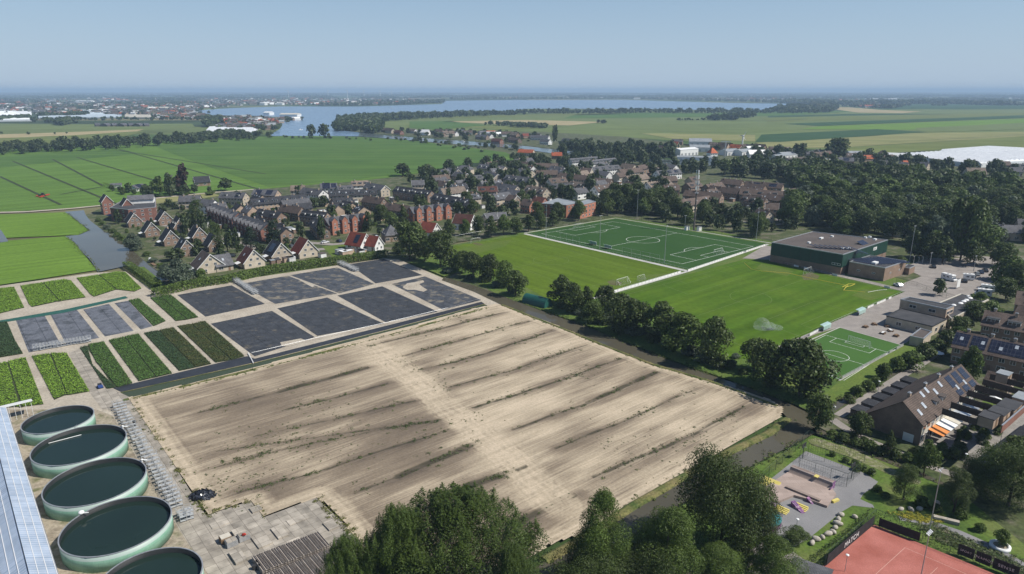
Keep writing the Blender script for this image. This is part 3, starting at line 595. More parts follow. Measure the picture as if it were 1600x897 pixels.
    t2 = n.nodes.new('ShaderNodeTexNoise'); t2.inputs['Scale'].default_value=1.8; t2.inputs['Detail'].default_value=8; L.new(g.outputs['Position'], t2.inputs[0])
    ws = n.nodes.new('ShaderNodeMath'); ws.operation='MULTIPLY_ADD'; L.new(t2.outputs[0], ws.inputs[0]); ws.inputs[1].default_value=.6; ws.inputs[2].default_value=-.3
    w_ = n.nodes.new('ShaderNodeMath'); w_.operation='ADD'; L.new(ws.outputs[0], w_.inputs[0]); L.new(sp.outputs[1], w_.inputs[1])
    mr = n.nodes.new('ShaderNodeMapRange'); mr.inputs[1].default_value=.3; mr.inputs[2].default_value=.85; mr.inputs[4].default_value=.85; L.new(w_.outputs[0], mr.inputs[0])
    mx = n.nodes.new('ShaderNodeMixRGB'); mx.inputs[2].default_value=(.055,.05,.034,1); L.new(mr.outputs[0], mx.inputs[0]); L.new(r1.outputs[0], mx.inputs[1])
    m3 = n.nodes.new('ShaderNodeMapRange'); m3.inputs[1].default_value=.3; m3.inputs[2].default_value=.7; m3.inputs[3].default_value=.88; m3.inputs[4].default_value=1.12; L.new(t2.outputs[0], m3.inputs[0])
    vm = n.nodes.new('ShaderNodeVectorMath'); vm.operation='SCALE'; L.new(mx.outputs[0], vm.inputs[0]); L.new(m3.outputs[0], vm.inputs[3]); L.new(vm.outputs[0], bs.inputs['Base Color'])
    b = n.nodes.new('ShaderNodeBump'); b.inputs['Strength'].default_value=.5; b.inputs['Distance'].default_value=.12; L.new(t2.outputs[0], b.inputs['Height']); L.new(b.outputs[0], bs.inputs['Normal'])
    me.materials.append(m); o = bpy.data.objects.new('sand_field', me); C.objects.link(o); tag(o, kind='structure')
sand_field()
# weeds: small clumps scattered along the strips and over the field
def clumps(name, pts, m, label, seed, leaf=.13):
    rg = np.random.default_rng(seed); ps = []; no = []
    for x, y, r, k in pts:
        n = int(k); d = rg.normal(size=(n,3)); d[:,2] = np.abs(d[:,2])*.5; q = np.array([x,y,.12])+d*np.array([r,r,r*.8])*.55; ps.append(q)
        d = d*.5+rg.normal(size=(n,3))*.4+np.array([0,0,.8]); no.append(d/np.linalg.norm(d,axis=1)[:,None])
    ps = np.concatenate(ps); no = np.concatenate(no); c = ps.mean(0); c[2] = 0
    return link(name, leaf_mesh(name, ps-c, no, np.full(len(ps), leaf), m, rg, .7), None, tuple(c), label=label, cat='weeds', kind='stuff')
weed = mat('weed_leaf', [(.05,.075,.025),(.10,.12,.04)], .2, .8, coord='World', isl=.4)
wp = []; r5 = random.Random(5)
for (a, b, k) in STRIPS:
    A, B = P(*a), P(*b); L = (B-A).length; nrm = Vector((-(B-A).y, (B-A).x, 0)).normalized(); dens = r5.uniform(.5, 1.3)
    for i in range(int(L*3.4*dens)):
        t = r5.random(); t = .5+(t-.5)*r5.uniform(.6,1) if r5.random() < .5 else t; g = math.sin(t*L*.25+k*9)
        if g < -.3 and r5.random() < .75: continue
        q = A.lerp(B, t)+nrm*r5.gauss(0, .55 if r5.random()<.7 else 2.3); big = r5.random() < .22
        wp.append((q.x, q.y, r5.uniform(.35,.75) if big else r5.uniform(.1,.28), r5.randint(14,34) if big else r5.randint(3,8)))
for x, y, n, sp in ((645,565,26,3),(400,715,60,8),(470,690,40,7),(350,690,30,5),(560,700,30,6),(1100,690,60,7),(1000,715,30,5),(380,752,30,4),(330,760,20,2.5),(250,665,10,2),(690,600,20,3),(730,655,22,3),(505,640,20,3),(960,690,18,4),(470,620,20,5),(850,560,22,3),(920,590,18,4)):
    c = P(x, y)
    for i in range(n): wp.append((c.x+r5.gauss(0, sp), c.y+r5.gauss(0, sp), r5.uniform(.12,.4), r5.randint(4,12)))
clumps('weeds', wp, weed, 'low green weeds scattered along the furrows of the sandy field', 3)
wp = []
for a, b, n in (((205,628),(300,770),60),((300,770),(322,805),30),((494,780),(566,850),50),((325,800),(392,782),20),((392,784),(412,808),12)):
    A, B = P(*a), P(*b)
    for i in range(n): q = A.lerp(B, r5.random()); wp.append((q.x+r5.gauss(.2,.5), q.y+r5.gauss(0,.5), r5.uniform(.3,.8), r5.randint(10,30)))
clumps('weeds', wp, mat('weed_yellow', [(.13,.12,.035),(.10,.12,.03)], .2, .8, coord='World', isl=.4), 'yellowish weeds along the edge of the concrete slabs', 4)
# canal beside and below the sand field
sheet('canal', [(694,433),(740,446),(794,466),(860,491),(916,510),(1000,545),(1075,574),(1169,606),(1235,632),(1262,645),(1285,638),(1297,634),(1340,610),(1378,588),(1410,572),(1470,545),(1475,549),(1415,578),(1382,594),(1345,617),(1302,644),(1275,662),(1275,676),(1250,690),(1200,715),(1120,757),(1062,790),(1000,830),(900,893),(830,940),(750,990),(690,990),(760,935),(850,878),(905,848),(990,792),(1060,752),(1140,708),(1200,680),(1232,655),(1215,637),(1106,597),(1019,571),(947,543),(887,519),(784,477),(740,456),(690,438)], M['canal_water'], .05)
sheet('town_ditch', [(1262,672),(1275,668),(1330,693),(1400,722),(1500,765),(1495,768),(1395,727),(1325,699)], M['canal_water'], .05)
def berm(px, w, h, m, name='canal_bank'):
    pts = [P(*p) for p in px]; vs = []; fs = []
    for i, p in enumerate(pts):
        d = (pts[min(i+1,len(pts)-1)]-pts[max(i-1,0)]).normalized(); n = Vector((-d.y,d.x,0))
        for k, z in ((-.5,0),(-.2,h),(.2,h),(.5,0)): q = p+n*w*k; vs.append((q.x,q.y,z))
    for i in range(len(pts)-1):
        for k in range(3): fs.append((i*4+k, i*4+k+1, (i+1)*4+k+1, (i+1)*4+k))
    b = MB(); b.add(vs, fs); return b.build(name, m, kind='structure')
berm([(784,476.5),(887,517),(947,541.5),(1019,569.5),(1106,595),(1215,635)], 1.6, .3, M['bank'])
berm([(1230,655),(1200,678),(1140,706),(1060,750),(990,790),(905,846),(850,876)], 2.6, .45, M['bank'])
sheet('canal_side', [(784,464),(860,489),(916,508),(1000,543),(1075,572),(1169,604),(1236,629),(1262,642),(1290,632),(1340,606),(1300,570),(1200,560),(1100,545),(1000,510),(950,475),(850,450),(760,440),(715,425),(700,434)], M['mottled_grass'], .03)

wp = []
for line, off, k in (([(784,477),(887,518),(947,542),(1019,570),(1106,596),(1215,636)], .5, 2.2),([(794,465),(916,509),(1000,544),(1075,573),(1169,605),(1240,631)], .7, 3),([(1232,655),(1200,679),(1140,707),(1060,751),(990,791),(905,847),(850,877)], .9, 3),([(1252,692),(1200,717),(1120,759),(1062,792),(1000,832)], .9, 3),([(1262,672),(1330,697),(1400,726),(1500,768)], .6, 2),([(1262,644),(1300,632),(1345,606),(1410,571),(1470,544)], .6, 2),([(192,627),(300,602),(395,579),(500,553),(606,525),(765,480)], .5, 1.6),([(101,332),(117,342),(128,351),(140,360),(103,369),(126,392),(140,405),(153,425)], .8, 1)):
    pts = [P(*p) for p in line]
    for a, b_ in zip(pts[:-1], pts[1:]):
        L = (b_-a).length
        for i in range(int(L*k)): q = a.lerp(b_, r5.random()); wp.append((q.x+r5.gauss(0,off), q.y+r5.gauss(0,off), r5.uniform(.2,.6), r5.randint(6,16)))
clumps('bank_plants', wp, mat('bank_leaf', [(.06,.10,.02),(.13,.15,.045)], .25, .8, coord='World', isl=.4), 'tall grass and weeds fringing the canals and ditches', 9, .16)
for px in ([(705,392),(760,380),(800,374),(790,385),(740,398)],[(1010,430),(1060,426),(1000,448),(960,456)],[(1190,412),(1240,424),(1230,432),(1180,420)],[(1350,452),(1400,457),(1360,470),(1330,462)]):
    pts = [P(*p) for p in px]; sheet('dry_grass_patch', px, mat('dry_pitch', [(.10,.135,.018),(.075,.125,.013)], .08, .95, coord='World', fine=(.9,.15)), .082)
# ------------------------------------------------------------------ sports fields
pitch = fieldmat('pitch_grass', [(.054,.112,.008), (.084,.142,.012)], 40, 5, .16, .05)
pitch2 = fieldmat('pitch_grass_light', [(.078,.128,.010), (.098,.150,.014)], -50, 5, .13, .05)
turf = mat('artificial_turf', [(.026,.072,.014), (.034,.084,.018)], .04, .9, .15, coord='World', fine=(3,.06))
turf2 = mat('small_turf', [(.048,.118,.022), (.058,.132,.027)], .06, .9, .15, coord='World', fine=(3,.06))
sheet('sports_park_grass', [(640,410),(700,384),(800,366),(900,350),(962,339),(1100,358),(1210,378),(1420,440),(1440,470),(1420,540),(1360,585),(1297,632),(1262,640),(1169,604),(1075,572),(1000,543),(916,508),(860,489),(784,464),(715,425),(694,432)], M['grass'], .04)
sheet('grass_pitch', [(700,386),(760,376),(822,366),(1066,424),(960,457),(900,478),(860,470),(820,448),(745,420),(700,400)], pitch2, .07)
sheet('grass_pitch', [(960,461),(1078,428),(1165,405),(1200,409),(1300,432),(1410,457),(1300,505),(1250,530),(1190,560),(1140,562),(1060,520),(1000,485)], pitch, .075)
sheet('artificial_pitch', [(822,365.5),(962,342),(1200,381.5),(1074,421)], turf, .09)
sheet('small_pitch', [(1312,513),(1409,540),(1310,593),(1208,562)], turf2, .09)
sheet('park_paving', [(1160,404),(1195,384),(1215,386),(1318,412),(1320,430),(1395,448),(1430,450),(1445,440),(1560,405),(1600,410),(1580,425),(1500,470),(1440,520),(1409,540),(1312,512),(1275,522),(1190,560),(1180,556),(1264,521),(1300,504),(1414,456),(1300,430),(1200,406)], M['paving'], .08)
sheet('car_park', [(1410,418),(1448,404),(1560,402),(1575,415),(1560,430),(1480,462),(1440,456),(1400,447),(1440,432)], M['paving'], .10)
whiteline = mat('pitch_line_paint', [(.62,.64,.6), (.72,.73,.7)], .5, .9, coord='World')
def unit(a, b): d = (b-a); return d, d.length
def lines_rect(name, corners, m=None, w=.22, pen=True, z=.10, goalarea=True, full=True, circ=9.15):
    """pitch markings inside a rectangle of world corners (a-b is one goal line, c-d the other)"""
    a, b, c, d = corners; b_ = MB(); ex = (b-a); W_ = ex.length; ex.normalize(); ey = (d-a); L_ = ey.length; ey.normalize()
    def pt(x, y): return a+ex*x+ey*y
    def ln(x0, y0, x1, y1):
        p, q = pt(x0,y0), pt(x1,y1); dd = (q-p).normalized(); n = Vector((-dd.y,dd.x,0))*w/2
        b_.add([(*(p+n)[:2],z),(*(p-n)[:2],z),(*(q-n)[:2],z),(*(q+n)[:2],z)], [(0,1,2,3)])
    def arc(cx, cy, r, a0, a1, n=28):
        for i in range(n):
            t0 = a0+(a1-a0)*i/n; t1 = a0+(a1-a0)*(i+1)/n
            ln(cx+r*math.cos(t0), cy+r*math.sin(t0), cx+r*math.cos(t1), cy+r*math.sin(t1))
    ln(0,0,W_,0); ln(0,L_,W_,L_); ln(0,0,0,L_); ln(W_,0,W_,L_); ln(0,L_/2,W_,L_/2); arc(W_/2,L_/2,circ,0,2*math.pi,40)
    if pen:
        k = min(1, W_/64)
        for y, s in ((0,1),(L_,-1)):
            for hw, dp in ((20.15*k,16.5*k),(9.16*k,5.5*k)):
                ln(W_/2-hw,y,W_/2-hw,y+s*dp); ln(W_/2+hw,y,W_/2+hw,y+s*dp); ln(W_/2-hw,y+s*dp,W_/2+hw,y+s*dp)
            if full: arc(W_/2, y+s*11*k, circ*k, (.65 if s>0 else -.65-0), (math.pi-.65 if s>0 else -math.pi+.65), 14)
    return b_.build(name, m or whiteline, kind='structure')
ap = [P(846,365.5), P(958,346.5), P(1171,381.5), P(1066,412.5)]
lines_rect('pitch_markings', ap)
sp_ = [P(1310,517), P(1394,538), P(1307,586), P(1223,560)]
lines_rect('pitch_markings', [P(1290,524), P(1388,551), P(1310,590), P(1216,562)], w=.14, circ=4.5, full=False, z=.11)
lines_rect('pitch_markings', [P(715,383), P(812,368), P(1052,424), P(930,462)], mat('worn_line', [(.12,.17,.05),(.2,.25,.12)], .3, .9, coord='World'), w=.12, full=False)
lines_rect('pitch_markings', [P(975,462), P(1165,409), P(1390,455), P(1185,552)], mat('worn_line', []), w=.12, full=False, z=.1)
netm = mat('white_net', [(.5,.5,.5), (.6,.6,.6)], 1, .8)
def goal_proto(gw=7.32, gh=2.44, dp=2.0, t=.06):
    g = thing('football_goal', (0,0,0), 0, 'x', 'goal'); b = MB()
    for x in (-gw/2, gw/2): b.tube((x,0,0),(x,0,gh),t)
    b.tube((-gw/2,0,gh),(gw/2,0,gh),t); b.build('goal_frame', M['white'], g)
    b = MB()
    for x in (-gw/2, gw/2): b.tube((x,dp,0),(x,0,gh),.03); b.tube((x,0,0),(x,dp,0),.03)
    b.tube((-gw/2,dp,0),(gw/2,dp,0),.03); b.build('back_stay', M['galv'], g)
    b = MB(); n = int(gw/.4)
    for i in range(n+1): x = -gw/2+gw*i/n; b.tube((x,dp,0),(x,0,gh),.012,n=3)
    for i in range(1,7): b.tube((-gw/2,dp*i/7,gh*(1-i/7)),(gw/2,dp*i/7,gh*(1-i/7)),.012,n=3)
    b.build('net', netm, g); return g
gp = goal_proto(); gs = goal_proto(5, 2, 1.2, .05)
def goal(px, py, rz, label, proto=gp, used=[]):
    g = proto if proto not in used else copy_tree(proto); used.append(proto)
    p = P(px, py); g.location = (p.x, p.y, .08); g.rotation_euler = (0,0,R(rz)); g['label'] = label; g['group'] = 'football goals'
mid = lambda a, b: (a+b)/2
def goalw(p, rz, label, proto=gp): 
    goal(800, 700, rz, label, proto); g = [o for o in C.objects if o.get('label') == label][0]; g.location = (p.x, p.y, .08)
goalw(mid(ap[0],ap[1]), 40, 'white goal at the far left end of the dark green artificial pitch')
goalw(mid(ap[2],ap[3]), 220, 'white goal at the near right end of the artificial pitch beside the sports hall')
goal(743, 379, 50, 'white goal without net by the trees at the far end of the grass pitch')
goal(972, 443, 222, 'larger of the two white goals at the near corner of the first grass pitch')
goal(1001, 437, 222, 'further white goal behind the near goal of the first grass pitch', gs)
goal(1261, 427, 222-90+90, 'white goal on the bare patch beside the sports hall')
goal(1341, 540, 305, 'white netted goal on the small artificial pitch')
# worn brown soil in front of goals
dirt = mat('worn_soil', [(.12,.085,.05), (.09,.12,.03)], .25, .95, coord='World', fine=(1.5,.3))
for px in ([(1252,430),(1266,426),(1281,431),(1277,437),(1256,438)], [(949,440),(958,437),(972,442),(964,447),(953,445)], [(738,381),(744,379),(756,382),(748,384)]): sheet('worn_patch', px, dirt, .09)
# rail round the pitches with advertising boards
def rail_fence(name, px, label, h=1.05, step=2.4, boards=None, cat='fence', bm=None, mesh=False, post=M['galv'], group=None):
    pts = [P(*p) for p in px]; o = thing(name, pts[0], 0, label, cat, group); o0 = pts[0]
    r_ = MB(); bd = MB(); pb = MB(); pb.tube((0,0,0),(0,0,h),.04,n=5); pm = pb.mesh('post', post)
    bb = MB(); bb.box(-1.28,1.28,-.02,.02,.08,.92); bmm = bb.mesh('board', bm or M['white']); npost = nb = 0
    for a, c in zip(pts[:-1], pts[1:]):
        a = a-o0; c = c-o0; L = (c-a).length; n = max(1, int(L/step)); d = (c-a).normalized(); nn = Vector((-d.y,d.x,0)); an = math.atan2(d.y, d.x)
        for i in range(n+1):
            q = a.lerp(c, i/n)
            if npost < 95: link('post', pm, o, (q.x,q.y,0)); npost += 1
        r_.tube(a+Vector((0,0,h)), c+Vector((0,0,h)), .04, n=5)
        if mesh:
            r_.tube(a+Vector((0,0,h*.5)), c+Vector((0,0,h*.5)), .02, n=4)
            k = int(L/.5)
            for i in range(k+1): q = a.lerp(c, i/k); bd.tube((q.x,q.y,.05),(q.x,q.y,h),.012,n=3)
            for i in range(1, 5): bd.tube(a+Vector((0,0,h*i/5)), c+Vector((0,0,h*i/5)), .012, n=3)
        elif boards:
            x = 0
            while x+2.6 < L:
                if rnd.random() < boards and nb < 95:
                    q = a+d*(x+1.3)+nn*.05; link('board', bmm, o, (q.x,q.y,0), an); nb += 1
                x += 2.7
    r_.build('rail', post, o)
    if bd.v: bd.build('wire_mesh', bm or M['white'], o)
    return o
rail_fence('pitch_rail', [(822,365.5),(1074,422.5)], 'low rail along the near side of the artificial pitch', 1.1)
rail_fence('board_fence', [(1075,424),(1199,383)], 'white advertising boards between artificial pitch and second grass pitch', 1.1, boards=.97)
rail_fence('board_fence', [(953,459),(1068,425)], 'white advertising boards between the two grass pitches', 1.1, boards=.97)
rail_fence('board_fence', [(1195,406),(1300,430),(1412,456.5)], 'rail with white boards below the sports hall', 1.1, boards=.35)
rail_fence('pitch_rail', [(1414,457),(1300,506),(1252,532),(1185,562)], 'rail along the lane past the two shelters', 1.1, boards=.25)
rail_fence('pitch_rail', [(1411,541),(1311,595)], 'grey rail on the lower edge of the small pitch', 1.1, boards=.8, bm=mat('grey_board', [(.3,.3,.3),(.38,.38,.37)], 1, .8))
fence_green = mat('green_wire', [(.03,.05,.04),(.045,.065,.05)], 1, .6)
rail_fence('wire_fence', [(818,363),(962,340.5),(1080,358.5),(1205,379.5)], 'tall dark wire fence behind the artificial pitch', 3.2, 5, mesh=True, post=fence_green, bm=fence_green)
rail_fence('ball_net', [(875,375),(905,382)], 'first ball net on the near side of the artificial pitch', 4, 5, mesh=True, bm=fence_green)
rail_fence('ball_net', [(972,398),(1030,411)], 'second ball net on the near side of the artificial pitch', 4, 5, mesh=True, bm=fence_green)
rail_fence('wire_fence', [(712,379),(800,363)], 'tall posts with wire fence at the far end of the first grass pitch', 4, 6, mesh=True, bm=fence_green)
# concrete edge of the artificial pitch and club lane
edgem = mat('light_edging', [(.42,.41,.38),(.5,.49,.46)], .5, .9, coord='World')
ribbon('pitch_edge', [(819,364.5),(962,340.8),(1207,380.5)], 1.2, edgem, .1); ribbon('pitch_edge', [(820,365.5),(1075,424)], 2.6, edgem, .1)
ribbon('pitch_edge', [(1200,382),(1074,424.5),(955,458.5),(925,467)], 1.6, edgem, .11)
ribbon('pitch_edge', [(1258,535),(1312,512),(1411,540),(1311,595)], .5, edgem, .115)
# floodlight masts
def mast(px, py, top, label, heads=2, both=False, name='floodlight_mast', thick=.16, group='floodlight masts'):
    p = P(px, py); h = hgt(p, top); o = thing(name, p, R(40), label, 'light mast', group)
    b = MB(); b.tube((0,0,0),(0,0,h),thick,thick*.55,8); b.build('pole', M['galv'], o)
    b = MB(); b.tube((-.9,0,h),(.9,0,h),.05); b.build('cross_arm', M['galv'], o)
    for i in range(heads):
        x = -.75+1.5*i/max(1,heads-1); b = MB(); b.xprism([(-.28,h-.12),(.22,h+.14),(.26,h+.06),(-.2,h-.2)], x-.15, x+.15); b.build('lamp_head', M['galv'], o)
    return o
mast(853, 372, 316, 'thin grey floodlight mast at the left corner of the artificial pitch')
mast(937, 389, 337, 'floodlight mast by the dugouts midway along the artificial pitch')
mast(1038, 411, 353, 'floodlight mast at the right part of the near touchline')
mast(995, 342, 297, 'floodlight mast before the tall trees behind the artificial pitch')
mast(1070, 356, 337, 'short light mast left of the telecom tower foot')
mast(1181, 377, 325, 'floodlight mast near the corner of the sports hall')
mast(1421, 408, 353, 'floodlight mast among trees right of the sports hall')
# telecom tower
def tower():
    p = P(1084, 360); o = thing('telecom_tower', p, 0, 'tall lattice telecom mast with antennas behind the artificial pitch', 'mast'); h = 36.7
    b = MB(); b.tube((0,0,0),(0,0,h*.62),.55,.42,10); b.build('column', mat('brown_steel', [(.10,.085,.08),(.16,.14,.13)], 1, .7), o)
    b = MB(); b.tube((0,0,h*.62),(0,0,h),.22,.16,8)
    for z in (.66,.74,.84,.93): b.tube((-.9,0,h*z),(.9,0,h*z),.05); b.tube((0,-.9,h*z),(0,.9,h*z),.05)
    b.build('antenna_pole', M['galv'], o)
    for z in (.70,.79,.88,.96):
        for i in range(3):
            a = 2*math.pi*i/3+z*3; b = MB(); b.obox((math.cos(a)*.95,math.sin(a)*.95,h*z), (.18*math.cos(a),.18*math.sin(a),0), (-.22*math.sin(a),.22*math.cos(a),0), (0,0,1.15)); b.build('antenna', M['white'], o)
    b = MB(); b.ring(1.3,.5,h*.62,h*.62+.12,20); b.build('platform', M['galv'], o)
    for i, (dx, dy) in enumerate(((-4,1),(3,-1))):
        q = (p.x+dx, p.y+dy, 0); c = thing('equipment_cabinet', q, G_, ['white equipment cabinet left of the telecom mast foot','white equipment cabinet right of the telecom mast foot'][i], 'cabinet'); b = MB(); b.box(-1.4,1.4,-.8,.8,0,2.3); b.build('housing', M['white'], c); b = MB(); b.box(-1.5,1.5,-.9,.9,2.3,2.42); b.build('lid', M['galv'], c)
tower()
# glass shelters beside the lane
def shelter(px, py, rz, label, L=5.5):
    o = thing('dugout_shelter', P(px,py), R(rz), label, 'shelter', 'players shelters'); b = MB()
    for x in (-L/2, 0, L/2):
        b.tube((x,.9,0),(x,.9,1.9),.04); b.tube((x,.9,1.9),(x,-.5,2.3),.04)
    b.build('frame', M['white'], o); b = MB(); b.xprism([(.95,.5),(.95,1.85),(.5,2.15),(-.5,2.32),(-.5,2.36),(.52,2.2),(1.0,1.88),(1.0,.5)], -L/2, L/2); b.build('canopy', mat('pale_green_plastic', [(.32,.46,.42),(.42,.55,.5)], .8, .2, .6), o)
    b = MB(); b.box(-L/2+.2,L/2-.2,.3,.75,.35,.42)
    for x in (-2,0,2): b.box(x-.05,x+.05,.35,.7,0,.35)
    b.build('bench', M['wood'], o)
shelter(1343, 491, 130+90, 'pale green shelter nearer the clubhouse on the lane'); shelter(1288, 515, 220, 'pale green shelter nearer the small pitch')
for x, y, l in ((925,383,'glass dugout left of the middle mast of the artificial pitch'),(948,389,'glass dugout right of the middle mast of the artificial pitch')): shelter(x, y, -50, l, 5)
# lawn sprinkler throwing a fan of water over the pitch
p_ = P(1190, 514)
def spray():
    m = bpy.data.materials.new('water_spray'); m.use_nodes = True; n = m.node_tree; L = n.links; bs = n.nodes['Principled BSDF']; bs.inputs['Base Color'].default_value = (.8,.85,.85,1); bs.inputs['Roughness'].default_value = .6
    g = n.nodes.new('ShaderNodeTexCoord'); nz = n.nodes.new('ShaderNodeTexNoise'); nz.inputs['Scale'].default_value = 3; nz.inputs['Detail'].default_value = 5; L.new(g.outputs['Object'], nz.inputs[0])
    lw = n.nodes.new('ShaderNodeMapRange'); lw.inputs[1].default_value=.35; lw.inputs[2].default_value=.75; lw.inputs[3].default_value=.0; lw.inputs[4].default_value=.20; L.new(nz.outputs[0], lw.inputs[0]); L.new(lw.outputs[0], bs.inputs['Alpha'])
    b = MB()
    for (cx, cy, cz, r, sq) in ((0,0,1.2,2.9,(1,1,1.05)),(2.2,-.6,1.0,2.0,(1.3,1,.9)),(4.6,-1.2,.8,1.5,(1.7,1,.8))): b.ball((cx,cy,cz), r, 24, 12, sq)
    b.v = [(x,y,max(z,.15)) for x,y,z in b.v]
    o = b.build('sprinkler_spray', m, smooth=True, label='hazy white sprinkler spray over the right grass pitch', cat='water spray', kind='stuff'); o.location = (p_.x, p_.y, 0)
spray()
# yellow hose lying on the pitch
def cable(name, px, m, r, label, cat, z=.14):
    pts = [P(*p) for p in px]; b = MB()
    for a, c in zip(pts[:-1], pts[1:]): b.tube((a.x,a.y,z),(c.x,c.y,z),r,n=5)
    return b.build(name, m, label=label, cat=cat)
yel = mat('yellow_hose', [(.55,.45,.06),(.62,.5,.08)], 1, .6)
cable('hose', [(1163,411),(1166,414),(1174,421),(1190,424),(1230,427),(1270,436),(1310,444),(1325,447),(1321,450),(1318,454),(1334,455),(1352,457)], yel, .10, 'yellow hose snaking across the top of the right pitch', 'hose')
cable('hose', [(1316,449),(1326,444),(1336,444),(1330,447),(1320,449)], yel, .10, 'coil of yellow hose at the upper right of the pitch', 'hose')
cable('hose', [(1356,457),(1372,454),(1386,453)], M['white'], .08, 'white hose near the right corner of the pitch', 'hose')
# round green store by the trees
def barrel_shed():
    a, b2 = P(822,471), P(857,480); p = (a+b2)/2; o = thing('arched_shed', p, math.atan2(b2.y-a.y, b2.x-a.x), 'dark green arched shed among the trees by the canal', 'shed'); L = (b2-a).length
    pr = [(2.6*math.cos(t*math.pi/12), .6+2.9*math.sin(t*math.pi/12)) for t in range(13)]; b = MB(); b.xprism([(2.6,0)]+pr+[(-2.6,0)], -L/2, L/2); b.build('shell', mat('green_sheet', [(.012,.07,.055),(.02,.10,.08)], .4, .5, .4), o)
    b = MB(); b.box(-L/2-.06,-L/2-.003,-1.2,1.2,0,2.3); b.build('door', M['dark_metal'], o)
barrel_shed()
# ------------------------------------------------------------------ houses
def win_mesh(w, h, cols=2, frame='white'):
    key = ('win', w, h, cols)
    if key in MATS: return MATS[key]
    b = MB(); b.box(-w/2,w/2,-.06,.04,0,h); b.mi = 1; n = cols; g = .09; cw = (w-g*(n+1))/n
    for i in range(n): x = -w/2+g+i*(cw+g); b.box(x,x+cw,-.075,-.055,g,h-g)
    MATS[key] = b.mesh('window', [M['white'], M['glass']]); return MATS[key]
def simple_mesh(key, fn):
    if key not in MATS: MATS[key] = fn()
    return MATS[key]
def _chim():
    b = MB(); b.box(-.42,.42,-.32,.32,0,1.5); b.mi = 1; b.box(-.5,.5,-.4,.4,1.5,1.62); b.tube((-.18,0,1.6),(-.18,0,1.95),.12); b.tube((.18,0,1.6),(.18,0,1.9),.12)
    return b.mesh('chimney', [M['wall_tan'], M['galv']])
def _dorm(w, roof, wall='white'):
    b = MB(); b.box(-w/2,w/2,0,2.4,0,1.45); b.mi = 1; b.box(-w/2-.15,w/2+.15,-.2,2.5,1.45,1.6); b.mi = 2; n = max(2, int(w/1.0)); cw = (w-.3-.12*(n-1))/n
    for i in range(n): x = -w/2+.15+i*(cw+.12); b.box(x,x+cw,-.03,.0,.3,1.2)
    return b.mesh('dormer', [M[wall], M[roof], M['glass']])
SKYL = lambda: MB().box(-.45,.45,-.65,.65,0,.09).mesh('skylight', M['skylight'])
def solar_mesh(nx, ny):
    def f():
        b = MB()
        for i in range(nx):
            for j in range(ny): b.box(i*1.02-nx*.51,i*1.02-nx*.51+1.0,j*1.65-ny*.825,j*1.65-ny*.825+1.62,0,.07)
        return b.mesh('solar_array', M['solar'])
    return simple_mesh(('sol',nx,ny), f)
